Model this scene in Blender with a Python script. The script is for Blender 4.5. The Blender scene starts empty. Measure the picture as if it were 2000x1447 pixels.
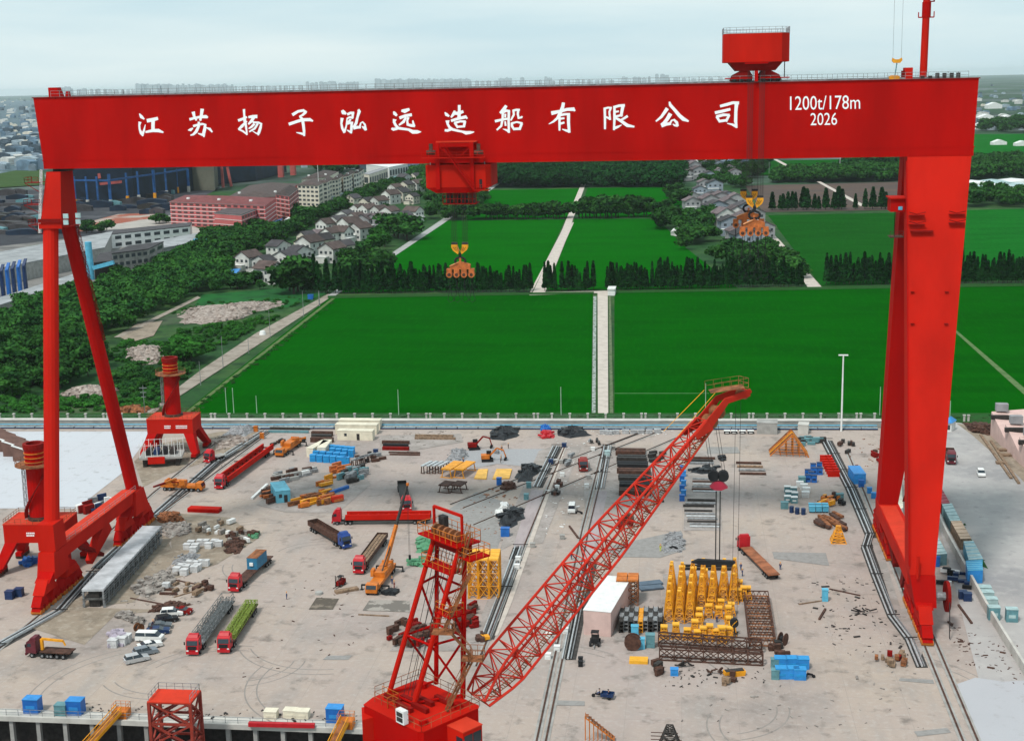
import bpy, bmesh, math, random
from mathutils import Vector, Matrix, noise
sc = bpy.context.scene
C = sc.collection
R = math.radians
random.seed(7)
# ---------------------------------------------------------------- camera
F, CAMH = 2700.0, 105.5
def _d(px, py):
    return Vector((px-1000.0, -(py-723.0), -F)).normalized()
_y = _d(1337, 152); _h = _d(337, 173.5)
_z = _y.cross(_h).normalized()
if _z.y < 0: _z = -_z
_x = _y.cross(_z)
CAMR = Matrix((_x, _y, _z))
cam = bpy.data.objects.new('camera', bpy.data.cameras.new('camera'))
C.objects.link(cam)
cam.matrix_world = Matrix.Translation((0, 0, CAMH)) @ CAMR.to_4x4()
cam.data.sensor_width = 36; cam.data.lens = 36*F/2000.0
cam.data.clip_start = 1; cam.data.clip_end = 60000
sc.camera = cam
def ray(px, py):
    return CAMR @ Vector((px-1000.0, -(py-723.0), -F))
def G(px, py, z=0.0):                       # photo pixel -> point on level z
    v = ray(px, py); t = (z-CAMH)/v.z
    return Vector((v.x*t, v.y*t, z))
def AY(px, py, Y):                          # photo pixel -> point on the upright plane y = Y
    v = ray(px, py); t = Y/v.y
    return Vector((v.x*t, Y, CAMH+v.z*t))
def HH(px, yb, yt, z=0.0):                  # height of an upright thing from its base and top rows
    return AY(px, yt, G(px, yb, z).y).z - z
# ---------------------------------------------------------------- light
SUN_EL, SUN_AZ = 56, 208
w = bpy.data.worlds.new('World'); sc.world = w; w.use_nodes = True
nt = w.node_tree; N = nt.nodes; L = nt.links; N.clear()
out = N.new('ShaderNodeOutputWorld'); bg = N.new('ShaderNodeBackground')
sky = N.new('ShaderNodeTexSky'); sky.sky_type = 'NISHITA'; sky.sun_disc = False
sky.sun_elevation = R(SUN_EL); sky.sun_rotation = R(SUN_AZ); sky.dust_density = 2.0; sky.altitude = 50
tc = N.new('ShaderNodeTexCoord'); mp = N.new('ShaderNodeMapping'); mp.inputs['Scale'].default_value = (1.2, 1.2, 9)
nz = N.new('ShaderNodeTexNoise'); nz.inputs['Scale'].default_value = 2.6; nz.inputs['Detail'].default_value = 5; nz.inputs['Roughness'].default_value = .5
cr = N.new('ShaderNodeValToRGB'); cr.color_ramp.elements[0].position = .36; cr.color_ramp.elements[1].position = .68
cr.color_ramp.elements[0].color = (6.5, 8.5, 9.2, 1); cr.color_ramp.elements[1].color = (8.6, 9.9, 10.0, 1)
mx = N.new('ShaderNodeMix'); mx.data_type = 'RGBA'; mx.inputs[0].default_value = .88
L.new(tc.outputs['Generated'], mp.inputs[0]); L.new(mp.outputs[0], nz.inputs[0]); L.new(nz.outputs[0], cr.inputs[0])
L.new(sky.outputs[0], mx.inputs[6]); L.new(cr.outputs[0], mx.inputs[7]); L.new(mx.outputs[2], bg.inputs[0])
bg.inputs[1].default_value = 0.1; L.new(bg.outputs[0], out.inputs[0])
sun = bpy.data.objects.new('sun', bpy.data.lights.new('sun', 'SUN')); C.objects.link(sun)
sun.data.energy = 3.1; sun.data.angle = R(8); sun.data.color = (1, .96, .9)
_sd = Vector((math.sin(R(SUN_AZ))*math.cos(R(SUN_EL)), math.cos(R(SUN_AZ))*math.cos(R(SUN_EL)), math.sin(R(SUN_EL))))
sun.rotation_euler = _sd.to_track_quat('Z', 'Y').to_euler(); sun.location = (0, 0, 300)
sc.view_settings.view_transform = 'Standard'; sc.view_settings.look = 'None'; sc.view_settings.exposure = 0.0
sc.cycles.volume_bounces = 1; sc.cycles.max_bounces = 6; sc.cycles.use_denoising = True
# ---------------------------------------------------------------- materials
MATS = {}
def mat(name, col, rough=.7, var=.15, scale=.5, col2=None, metal=0, rnd=0.0, spec=.3, detail=4, stretch=None, bump=0, thr=(.35, .65)):
    """paint / stone / leaf: base colour broken by object-space noise towards col2"""
    if name in MATS: return MATS[name]
    m = bpy.data.materials.new(name); m.use_nodes = True; t = m.node_tree; n = t.nodes; l = t.links
    b = n['Principled BSDF']; b.inputs['Roughness'].default_value = rough; b.inputs['Metallic'].default_value = metal
    b.inputs['Specular IOR Level'].default_value = spec
    if col2 is None: col2 = tuple(c*(1-var*2) for c in col)
    geo = n.new('ShaderNodeNewGeometry'); src = geo.outputs['Position']
    if stretch:
        mm = n.new('ShaderNodeMapping'); mm.inputs['Scale'].default_value = stretch; l.new(src, mm.inputs[0]); src = mm.outputs[0]
    z = n.new('ShaderNodeTexNoise'); z.inputs['Scale'].default_value = scale; z.inputs['Detail'].default_value = detail; z.inputs['Roughness'].default_value = .6
    l.new(src, z.inputs[0])
    r = n.new('ShaderNodeValToRGB'); r.color_ramp.elements[0].position = thr[0]; r.color_ramp.elements[1].position = thr[1]
    r.color_ramp.elements[0].color = (*col2, 1); r.color_ramp.elements[1].color = (*col, 1)
    l.new(z.outputs[0], r.inputs[0]); o = r.outputs[0]
    if rnd:
        oi = n.new('ShaderNodeObjectInfo'); hs = n.new('ShaderNodeHueSaturation'); mr = n.new('ShaderNodeMapRange')
        mr.inputs[3].default_value = 1-rnd; mr.inputs[4].default_value = 1+rnd; l.new(oi.outputs['Random'], mr.inputs[0]); l.new(mr.outputs[0], hs.inputs['Value'])
        l.new(o, hs.inputs['Color']); o = hs.outputs[0]
    l.new(o, b.inputs['Base Color'])
    if bump:
        bp = n.new('ShaderNodeBump'); bp.inputs['Strength'].default_value = bump; bp.inputs['Distance'].default_value = .3
        l.new(z.outputs[0], bp.inputs['Height']); l.new(bp.outputs[0], b.inputs['Normal'])
    MATS[name] = m; return m
def S(r, g, b):                               # sRGB 0-255 -> linear
    f = lambda c: ((c/255+.055)/1.055)**2.4 if c > 10 else c/255/12.92
    return (f(r), f(g), f(b))
RED = mat('red_paint', (.42, .0025, .001), .7, .13, .12, stretch=(1, 1, .25), spec=.06)
RED2 = mat('bright_red_paint', (.50, .011, .004), .7, .12, .12, stretch=(1, 1, .25), spec=.06)
REDD = mat('dark_red_paint', (.22, .006, .004), .7, .15, .3, spec=.08)
CORAL = mat('coral_red_paint', (.62, .045, .02), .7, .1, .3, spec=.08)
BOOMR = mat('boom_red_paint', (.52, .028, .014), .6, .12, .4, spec=.1)
ORNG = mat('orange_paint', (.62, .17, .015), .5, .2, .6)
YEL = mat('yellow_paint', (.80, .33, .012), .5, .15, .8)
YELB = mat('bright_yellow_paint', (.85, .42, .03), .5, .1, .8)
WHT = mat('white_paint', (.75, .75, .73), .5, .08, .6)
LETT = mat('white_lettering', (.88, .86, .86), .5, .02, .5)
CREAM = mat('cream_paint', (.72, .66, .52), .6, .1, .5)
BLUE = mat('blue_paint', (.015, .13, .45), .45, .12, .8)
BLUEB = mat('bright_blue_paint', (.03, .25, .62), .45, .12, .8)
CYAN = mat('light_blue_paint', (.10, .42, .60), .5, .12, .6)
NAVY = mat('dark_blue_paint', (.012, .035, .11), .45, .15, .8)
TEAL = mat('teal_grey_paint', (.12, .27, .30), .5, .15, .8)
PALE = mat('pale_blue_roof_paint', (.38, .52, .52), .5, .15, .8)
BLK = mat('black_rubber', (.012, .012, .014), .7, .2, 2)
DARK = mat('dark_steel', (.04, .035, .032), .6, .3, 1.5)
BROWN = mat('rust_brown_steel', (.10, .045, .03), .8, .3, 1.2)
RUST = mat('rusty_orange_steel', (.33, .12, .045), .8, .35, .9)
STEEL = mat('grey_steel', (.30, .31, .32), .45, .25, 1.2, metal=.2)
SILV = mat('bright_galvanised_pipe', (.55, .57, .58), .35, .15, 1.5, metal=.3)
GRYC = mat('grey_concrete', (.36, .35, .33), .9, .15, .4)
LCON = mat('light_concrete', (.52, .50, .46), .9, .12, .3)
GLASS = mat('dark_glass', (.02, .03, .04), .08, .1, 1, spec=.6)
TARP = mat('black_tarpaulin', (.022, .024, .028), .5, .3, .8, bump=.6)
WOOD = mat('weathered_timber', (.30, .20, .13), .9, .3, 1.5)
ROPE = mat('dark_wire_rope', (.03, .025, .025), .7, .1, 2)
PINK = mat('pink_wall', (.60, .42, .38), .8, .08, .4)
GRAV = mat('grey_gravel', (.33, .33, .34), .95, .3, 1.6, bump=.8)
SKIN = mat('skin', (.45, .24, .16), .6, .05, 5)
VEST = mat('yellow_green_paint', (.22, .30, .035), .6, .2, 2)
TURQ = mat('faded_green_paint', (.10, .30, .16), .6, .2, 1)
# ---------------------------------------------------------------- builders
class MB:
    """collects shapes; build() links them as ONE mesh"""
    def __init__(s, off=(0, 0, 0)):
        s.v = []; s.f = []; s.off = Vector(off); s.M = Matrix.Identity(4)
    def at(s, x=0, y=0, z=0, rz=0):
        s.M = Matrix.Translation((x, y, z)) @ Matrix.Rotation(rz, 4, 'Z'); return s
    def add(s, vs, fs):
        n = len(s.v); s.v += [s.M @ Vector(p) - s.off for p in vs]; s.f += [tuple(i+n for i in f) for f in fs]; return s
    def box(s, x0, x1, y0, y1, z0, z1):
        return s.add([(x, y, z) for z in (z0, z1) for (x, y) in ((x0, y0), (x1, y0), (x1, y1), (x0, y1))],
                     [(0, 3, 2, 1), (4, 5, 6, 7), (0, 1, 5, 4), (1, 2, 6, 5), (2, 3, 7, 6), (3, 0, 4, 7)])
    def cb(s, x, y, z, sx, sy, sz): return s.box(x-sx/2, x+sx/2, y-sy/2, y+sy/2, z, z+sz)
    def loft(s, rings, cap=True):
        n = len(rings[0]); vs = [p for r in rings for p in r]; fs = []
        for k in range(len(rings)-1):
            for i in range(n):
                j = (i+1) % n; fs.append((k*n+i, k*n+j, (k+1)*n+j, (k+1)*n+i))
        if cap: fs.append(tuple(reversed(range(n)))); fs.append(tuple(range((len(rings)-1)*n, len(rings)*n)))
        return s.add(vs, fs)
    def prism(s, poly, z0, z1, taper=1.0, c=None):      # plan polygon -> solid
        if c is None: c = (sum(p[0] for p in poly)/len(poly), sum(p[1] for p in poly)/len(poly))
        top = [(c[0]+(p[0]-c[0])*taper, c[1]+(p[1]-c[1])*taper, z1) for p in poly]
        return s.loft([[(p[0], p[1], z0) for p in poly], top])
    def side(s, prof, y0, y1, yt=None):                 # x-z profile extruded along y
        a = [(p[0], y0, p[1]) for p in prof]; b = [(p[0], y1, p[1]) for p in prof]
        return s.loft([b, a])
    def front(s, prof, x0, x1):                         # y-z profile extruded along x
        return s.loft([[(x0, p[0], p[1]) for p in prof], [(x1, p[0], p[1]) for p in prof]])
    def beam(s, p, q, w=.3, h=None, w2=None, h2=None):
        p = Vector(p); q = Vector(q); d = (q-p)
        if d.length < 1e-6: return s
        h = h or w; w2 = w2 or w; h2 = h2 or h*(w2/w)
        d.normalize(); u = Vector((0, 0, 1)) if abs(d.z) < .95 else Vector((0, 1, 0))
        sx = d.cross(u).normalized(); up = sx.cross(d).normalized()
        r = lambda c, a, b: [c+sx*a/2*i+up*b/2*j for i, j in ((-1, -1), (1, -1), (1, 1), (-1, 1))]
        return s.loft([r(p, w, h), r(q, w2, h2)])
    def tube(s, p, q, r=.1, r2=None, n=6, cap=True):
        p = Vector(p); q = Vector(q); d = (q-p); r2 = r if r2 is None else r2
        if d.length < 1e-6: return s
        d.normalize(); u = Vector((0, 0, 1)) if abs(d.z) < .9 else Vector((1, 0, 0))
        a = d.cross(u).normalized(); b = a.cross(d)
        rg = lambda c, rr: [c+(a*math.cos(t)+b*math.sin(t))*rr for t in [math.tau*i/n for i in range(n)]]
        return s.loft([rg(p, r), rg(q, r2)], cap)
    def path(s, pts, r=.1, n=6):
        for a, b in zip(pts, pts[1:]): s.tube(a, b, r, n=n)
        return s
    def ring(s, c, R0, R1, z0, z1, n=20, cx=0, cy=0):    # annular slab
        rr = []
        for i in range(n):
            t = math.tau*i/n; co, si = math.cos(t), math.sin(t)
            rr.append([(c[0]+co*R0, c[1]+si*R0, z0), (c[0]+co*R1, c[1]+si*R1, z0), (c[0]+co*R1, c[1]+si*R1, z1), (c[0]+co*R0, c[1]+si*R0, z1)])
        rr.append(rr[0]); return s.loft(rr, False)
    def cyl(s, x, y, z0, z1, r, r2=None, n=16): return s.tube((x, y, z0), (x, y, z1), r, r2, n)
    def rail(s, pts, h=1.1, step=2.5, r=.05, rails=2):    # handrail along points
        pts = [Vector(p) for p in pts]
        for a, b in zip(pts, pts[1:]):
            n = max(1, int((b-a).length/step+.5))
            for i in range(n+1):
                c = a.lerp(b, i/n); s.beam(c, c+Vector((0, 0, h)), r*1.4)
            for k in range(rails):
                hz = Vector((0, 0, h*(1-k*.5))); s.beam(a+hz, b+hz, r*1.4)
        return s
    def lattice(s, p, q, w0, w1=None, h0=None, h1=None, nb=8, rc=.12, rb=.06, up=(0, 0, 1), n=5, faces=(0, 1, 2, 3), x=False):
        p = Vector(p); q = Vector(q); w1 = w0 if w1 is None else w1; h0 = h0 or w0; h1 = h1 if h1 is not None else h0*w1/w0
        d = (q-p).normalized(); sx = d.cross(Vector(up)).normalized(); u = sx.cross(d).normalized()
        c = lambda t, k: p.lerp(q, t)+sx*((w0+(w1-w0)*t)/2*(-1, 1, 1, -1)[k])+u*((h0+(h1-h0)*t)/2*(-1, -1, 1, 1)[k])
        for k in range(4): s.tube(c(0, k), c(1, k), rc, n=n)
        for i in range(nb+1):
            t = i/nb
            for k in faces: s.tube(c(t, k), c(t, (k+1) % 4), rb, n=4, cap=False)
            if i < nb:
                for k in faces:
                    a, b = (k, (k+1) % 4) if (i+k) % 2 == 0 else ((k+1) % 4, k)
                    s.tube(c(t, a), c((i+1)/nb, b), rb, n=4, cap=False)
                    if x: s.tube(c(t, b), c((i+1)/nb, a), rb, n=4, cap=False)
        return s
    def mesh(s, name):
        m = bpy.data.meshes.new(name); m.from_pydata([tuple(v) for v in s.v], [], s.f); m.update(); return m
    def build(s, name, m, parent=None, loc=None, rz=0, smooth=False):
        me = s.mesh(name); o = bpy.data.objects.new(name, me); me.materials.append(m)
        if smooth:
            for p in me.polygons: p.use_smooth = True
        C.objects.link(o)
        if parent: o.parent = parent; KIDS.setdefault(parent.name, []).append(o)
        if loc is not None: o.location = loc
        elif parent is None: o.location = s.off
        o.rotation_euler.z = rz
        return o
def tag(o, label, cat, group=None, kind=None):
    if label: o['label'] = label
    if cat: o['category'] = cat
    if group: o['group'] = group
    if kind: o['kind'] = kind
    return o
def thing(name, label, cat, loc=(0, 0, 0), rz=0, group=None):
    o = bpy.data.objects.new(name, None); C.objects.link(o); o.location = loc; o.rotation_euler.z = rz
    o.empty_display_size = .3
    return tag(o, label, cat, group)
KIDS = {}
def copy_tree(o, loc=None, rz=None, label=None, group=None, sc_=None, parent=None):
    c = o.copy(); C.objects.link(c); c.parent = parent
    if parent: KIDS.setdefault(parent.name, []).append(c)
    for ch in KIDS.get(o.name, ()): copy_tree(ch, parent=c)
    if loc is not None: c.location = loc
    if rz is not None: c.rotation_euler.z = rz
    if sc_ is not None: c.scale = sc_ if hasattr(sc_, '__len__') else (sc_,)*3
    if label: c['label'] = label
    if group: c['group'] = group
    return c
def struct(o): o['kind'] = 'structure'; return o
def sheet(name, pts, z, m, thick=0):
    """flat ground sheet from plan points"""
    me = bpy.data.meshes.new(name); c = Vector((0, 0, z)); me.from_pydata([(p[0], p[1], z) for p in pts], [], [tuple(range(len(pts)))])
    me.update()
    if me.polygons[0].normal.z < 0: me.flip_normals()
    me.materials.append(m); o = bpy.data.objects.new(name, me); C.objects.link(o); return struct(o)
SHZ = [0]
def heading(a, b): return math.atan2(b[1]-a[1], b[0]-a[0])
ORD = ['first', 'second', 'third', 'fourth', 'fifth', 'sixth', 'seventh', 'eighth', 'ninth', 'tenth', 'eleventh', 'twelfth', 'thirteenth', 'fourteenth', 'fifteenth', 'sixteenth', 'seventeenth', 'eighteenth', 'nineteenth', 'twentieth']
def nth(i):
    i += 1
    if i <= 20: return ORD[i-1]
    t = {2: 'twenty', 3: 'thirty', 4: 'forty', 5: 'fifty', 6: 'sixty', 7: 'seventy', 8: 'eighty', 9: 'ninety'}
    if i < 100:
        if i % 10 == 0: return t[i//10][:-1]+'ieth'
        return t[i//10]+'-'+ORD[i % 10-1]
    return '%dth' % i
# ================================================================ THE SETTING
def ground_mat(name, cols, scales, joints=None, rough=.95, bump=0, spec=.1):
    """layered noise ground; cols = base, then (colour, scale, lo, hi, amount)"""
    m = bpy.data.materials.new(name); m.use_nodes = True; t = m.node_tree; n = t.nodes; l = t.links; b = n['Principled BSDF']
    b.inputs['Roughness'].default_value = rough; b.inputs['Specular IOR Level'].default_value = spec
    g = n.new('ShaderNodeNewGeometry'); cur = None; base = cols
    rgb = n.new('ShaderNodeRGB'); rgb.outputs[0].default_value = (*base, 1); cur = rgb.outputs[0]
    for col, sc_, lo, hi, amt, st in scales:
        mm = n.new('ShaderNodeMapping'); mm.inputs['Scale'].default_value = st or (1, 1, 1); mm.inputs['Rotation'].default_value = (0, 0, .03)
        z = n.new('ShaderNodeTexNoise'); z.inputs['Scale'].default_value = sc_; z.inputs['Detail'].default_value = 6; z.inputs['Roughness'].default_value = .62
        r = n.new('ShaderNodeMapRange'); r.inputs[1].default_value = lo; r.inputs[2].default_value = hi; r.inputs[3].default_value = 0; r.inputs[4].default_value = amt
        x = n.new('ShaderNodeMix'); x.data_type = 'RGBA'; x.inputs[7].default_value = (*col, 1)
        l.new(g.outputs['Position'], mm.inputs[0]); l.new(mm.outputs[0], z.inputs[0]); l.new(z.outputs[0], r.inputs[0]); l.new(r.outputs[0], x.inputs[0]); l.new(cur, x.inputs[6]); cur = x.outputs[2]
    if joints:
        sz, jc = joints
        br = n.new('ShaderNodeTexBrick'); br.offset = 0; br.inputs['Scale'].default_value = 1; br.inputs['Mortar Size'].default_value = .06
        br.inputs['Brick Width'].default_value = sz; br.inputs['Row Height'].default_value = sz*1.2; br.inputs['Color1'].default_value = (0, 0, 0, 1); br.inputs['Color2'].default_value = (0, 0, 0, 1)
        br.inputs['Mortar'].default_value = (.45, .45, .45, 1)
        x = n.new('ShaderNodeMix'); x.data_type = 'RGBA'; x.inputs[7].default_value = (*jc, 1)
        l.new(g.outputs['Position'], br.inputs[0]); l.new(br.outputs[0], x.inputs[0]); l.new(cur, x.inputs[6]); cur = x.outputs[2]
    l.new(cur, b.inputs['Base Color'])
    if bump:
        bp = n.new('ShaderNodeBump'); bp.inputs['Strength'].default_value = bump; bp.inputs['Distance'].default_value = .5
        l.new(z.outputs[0], bp.inputs['Height']); l.new(bp.outputs[0], b.inputs['Normal'])
    return m
M_EARTH = ground_mat('earth_and_scrub', (.018, .062, .018), [((.05, .10, .03), .02, .45, .6, .9, None), ((.012, .035, .014), .09, .45, .65, .9, None), ((.13, .12, .10), .006, .60, .70, .5, None), ((.03, .12, .02), .5, .5, .7, .5, None)])
M_FAR = ground_mat('far_plain', (.03, .075, .035), [((.02, .04, .025), .004, .45, .55, .95, None), ((.16, .18, .19), .0016, .50, .60, .6, None), ((.30, .32, .33), .012, .60, .68, .6, None)])
M_YARD = ground_mat('yard_concrete', (.355, .295, .27), [((.40, .325, .26), .012, .42, .62, .65, None), ((.24, .21, .195), .035, .50, .68, .75, None), ((.30, .27, .25), .16, .50, .70, .7, (1, .22, 1)), ((.15, .13, .115), .22, .55, .70, .75, None), ((.50, .475, .45), .9, .5, .75, .3, None), ((.20, .18, .165), .6, .63, .74, .55, None)], (9.5, (.26, .23, .21)))
M_DIRT = ground_mat('yard_dirt', (.27, .22, .17), [((.16, .13, .10), .15, .45, .65, .8, None), ((.40, .35, .29), .5, .5, .7, .6, None)], bump=.5)
M_ROAD = ground_mat('side_road_concrete', (.37, .35, .34), [((.22, .215, .215), .4, .58, .7, .6, None), ((.24, .235, .24), .03, .45, .6, .8, None), ((.48, .46, .44), .3, .5, .7, .4, None)])
M_LANE = ground_mat('farm_lane', (.50, .44, .39), [((.36, .31, .27), .3, .45, .65, .7, None)])
M_TRACK = ground_mat('dirt_track', (.30, .26, .22), [((.17, .14, .11), .2, .45, .65, .8, None)])
M_WHITE = ground_mat('white_slab', (.48, .49, .52), [((.48, .50, .53), .06, .45, .65, .7, None), ((.30, .30, .30), .3, .58, .7, .7, None)], (14, (.3, .3, .31)))
def field_mat(name, c):
    d = tuple(x*.72 for x in c); e = (c[0]*1.9+.001, c[1]*1.25, c[2]*1.5)
    return ground_mat(name, c, [(d, .018, .42, .62, .8, (1, 2.5, 1)), (e, .05, .52, .75, .6, (.2, 2, 1)), (d, 1.2, .4, .7, .6, None), ((c[0]*3+.004, c[1]*1.5, c[2]*3), .09, .66, .70, .35, (.04, 3, 1)), (e, .6, .5, .7, .5, (1, .15, 1))], spec=0)
M_F1 = field_mat('rice_field_green', (.0010, .078, .0012)); M_F2 = field_mat('far_field_green', (.0015, .098, .002)); M_F3 = field_mat('right_field_green', (.006, .076, .007)); M_F4 = field_mat('bright_right_field', (.006, .115, .012))
M_PL = ground_mat('ploughed_earth', (.085, .062, .055), [((.12, .075, .055), .01, .45, .6, .7, (1, 4, 1)), ((.05, .04, .036), .3, .45, .65, .6, (.2, 2, 1))])
M_BED = ground_mat('trench_bed', (.05, .047, .045), [((.12, .11, .10), .8, .5, .7, .7, None)])
M_GRASS = ground_mat('verge_grass', (.012, .075, .012), [((.02, .04, .01), .3, .45, .65, .8, None), ((.05, .10, .03), .9, .5, .7, .5, None)], bump=.6)
M_PATCH = ground_mat('repaired_concrete', (.27, .26, .25), [((.20, .19, .18), .8, .45, .65, .7, None)])
M_PURP = ground_mat('trench_cover', (.36, .31, .31), [((.26, .22, .22), .5, .45, .65, .7, (1, .2, 1))])
# quay edge of the dry dock at the near left
QA, QB = G(-400, 1383), G(735, 1424)
def qline(x): return QA.y+(QB.y-QA.y)*(x-QA.x)/(QB.x-QA.x)
QX = QB.x+14                        # the dock ends behind the foreground crane
far = 40000
sheet('ground', [(-far, 640), (far, 640), (far, far), (-far, far)], -1.2, M_FAR)
sheet('near_ground', [(-1600, qline(-400)+2), (QX, qline(QX)+2), (QX, 60), (1500, 60), (1500, 1400), (-1600, 1400)], -.35, M_EARTH)
WL, WR = G(-260, 831), G(1722, 834)   # foot of the perimeter wall
yl = G(-500, 1500)
sheet('yard', [(-330, qline(-330)+3), (QX, qline(QX)+3), (QX, 90), (66, 90), (66, 150), (G(1722, 834)+Vector((3, -.5, 0)))[:2], WL[:2]], 0, M_YARD)
def px_sheet(name, pts, z, m):
    SHZ[0] += .0011; z += SHZ[0] % .05 if z < 0 else SHZ[0]
    return sheet(name, [G(x, y, z) for x, y in pts], z, m)
px_sheet('field', [(357, 806), (648, 578), (1158, 569), (1154, 812)], -.15, M_F1)
px_sheet('field', [(1200, 568), (2300, 548), (2300, 822), (1200, 812)], -.15, M_F1)
px_sheet('field', [(868, 431), (1104, 428), (1042, 563), (664, 571)], -.14, M_F2)
px_sheet('field', [(1122, 427), (1284, 427), (1335, 480), (1440, 562), (1068, 566)], -.14, M_F2)
px_sheet('field', [(955, 371), (1137, 368), (1112, 424), (905, 428)], -.13, M_F2)
px_sheet('field', [(1148, 367), (1312, 365), (1352, 424), (1128, 424)], -.13, M_F2)
px_sheet('field', [(1500, 420), (2300, 405), (2300, 536), (1604, 558)], -.14, M_F3)
px_sheet('field', [(1885, 410), (2300, 402), (2300, 520), (1885, 525)], -.12, M_F4)
px_sheet('ploughed_field', [(1455, 362), (1800, 354), (1800, 409), (1490, 414)], -.12, M_PL)
px_sheet('field', [(1400, 316), (1760, 308), (1700, 338), (1440, 342)], -.12, M_F3)
px_sheet('field', [(1895, 262), (2200, 260), (2200, 296), (1895, 300)], -.1, M_F4)
px_sheet('field', [(1890, 300), (2200, 296), (2200, 312), (1890, 318)], -.1, M_F3)
px_sheet('field', [(-60, 350), (70, 325), (85, 336), (90, 360), (-60, 370)], -.1, field_mat('dull_left_field', (.05, .095, .035)))
px_sheet('farm_lane', [(1167, 569), (1187, 569), (1188, 818), (1168, 818)], -.05, M_LANE)
px_sheet('irrigation_ditch', [(1159, 578), (1165, 578), (1163, 812), (1156, 812)], -.04, ground_mat('ditch_concrete', (.33, .36, .34), [((.05, .10, .04), .6, .48, .6, .9, None)]))
px_sheet('irrigation_ditch', [(1189, 578), (1193, 578), (1198, 812), (1191, 812)], -.04, ground_mat('mossy_ditch', (.13, .16, .09), [((.05, .09, .03), .6, .45, .6, .9, None)]))
px_sheet('farm_lane', [(1143, 340), (1151, 340), (1119, 428), (1112, 452), (1064, 572), (1040, 572), (1098, 448), (1106, 428)], -.05, M_LANE)
px_sheet('farm_lane', [(1034, 571), (1200, 567), (1200, 571), (1034, 576)], -.06, M_LANE)
px_sheet('field_dyke', [(1100, 445), (1103, 445), (1039, 570), (1035, 570)], -.03, M_LANE)
px_sheet('field_dyke', [(1118, 434), (1121, 434), (1084, 516), (1078, 516)], -.03, M_LANE)
px_sheet('field_path', [(640, 577), (1160, 569), (1160, 573), (640, 582)], -.03, M_GRASS)
px_sheet('field_path', [(1190, 567), (2300, 547), (2300, 553), (1190, 572)], -.03, M_GRASS)
px_sheet('dirt_track', [(282, 806), (300, 806), (655, 574), (640, 574), (500, 650), (395, 720)], -.1, M_TRACK)
px_sheet('village_road', [(640, 577), (655, 577), (865, 437), (1010, 335), (1000, 335), (850, 437)], -.09, ground_mat('village_road_concrete', (.34, .34, .33), [((.2, .22, .2), .2, .45, .65, .6, None)]))
px_sheet('dirt_track', [(222, 658), (236, 658), (392, 581), (386, 578)], -.1, M_TRACK)
px_sheet('village_road', [(1578, 561), (1606, 561), (1524, 470), (1448, 396), (1440, 396), (1512, 470)], -.08, M_LANE)
px_sheet('dirt_track', [(1594, 354), (1602, 354), (1690, 401), (1680, 402)], -.07, M_LANE)
px_sheet('dirt_track', [(1510, 311), (1518, 311), (1566, 336), (1558, 337)], -.07, M_LANE)
px_sheet('dirt_track', [(1852, 636), (1858, 636), (2010, 765), (2000, 770)], -.08, ground_mat('pale_field_path', (.10, .16, .06), [((.03, .1, .02), .3, .45, .65, .7, None)]))
px_sheet('bare_soil', [(228, 655), (268, 632), (318, 625), (300, 655), (255, 668)], -.11, M_DIRT)
px_sheet('field_edge', [(648, 582), (655, 582), (366, 808), (357, 808)], -.07, ground_mat('field_bank', (.10, .14, .05), [((.03, .09, .02), .4, .45, .65, .8, None)]))
px_sheet('meadow', [(395, 575), (560, 562), (640, 572), (560, 600), (380, 596)], -.2, ground_mat('meadow_grass', (.012, .10, .02), [((.01, .05, .015), .1, .45, .65, .8, None)]))
px_sheet('verge', [(-300, 806), (2300, 806), (2300, 828), (-300, 822)], -.02, M_GRASS)
# side road and quay apron on the right, beyond the gantry leg
px_sheet('side_road', [(1850, 822), (1880, 826), (2080, 1010), (2300, 1240), (2300, 1900), (2060, 1900), (1905, 1300), (1830, 1010), (1800, 850)], .006, M_ROAD)
px_sheet('white_apron', [(1868, 1335), (1905, 1322), (1960, 1330), (2050, 1325), (2160, 1500), (1925, 1500), (1890, 1400)], .012, ground_mat('pale_apron', (.40, .40, .42), [((.38, .38, .40), .05, .4, .65, .9, None), ((.30, .29, .28), .4, .58, .7, .6, None)]))
px_sheet('verge', [(1845, 978), (1868, 1000), (1930, 1110), (1905, 1100), (1850, 1020)], .014, M_GRASS)
px_sheet('soil_strip', [(1868, 826), (1945, 838), (2060, 960), (2040, 985), (1990, 930), (1900, 850)], .014, M_DIRT)
px_sheet('white_slab', [(-260, 842), (298, 842), (236, 925), (150, 992), (-260, 992)], .01, M_WHITE)
px_sheet('yard_dirt', [(150, 1185), (260, 1175), (345, 1090), (330, 1060), (345, 1040), (300, 1010), (235, 1115), (60, 1225), (165, 1258), (225, 1200), (330, 1190)], .008, M_DIRT)
px_sheet('yard_dirt', [(330, 1000), (450, 1010), (505, 1050), (425, 1100), (340, 1130)], .008, M_DIRT)
px_sheet('yard_dirt', [(262, 900), (300, 868), (430, 842), (520, 842), (470, 878), (330, 925), (280, 950)], .008, M_DIRT)
px_sheet('gravel_bed', [(868, 905), (890, 880), (955, 876), (1078, 876), (1050, 912), (970, 905), (935, 912)], .012, ground_mat('gravel_bed', (.30, .30, .31), [((.4, .4, .4), 1.5, .5, .7, .6, None)]))
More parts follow.
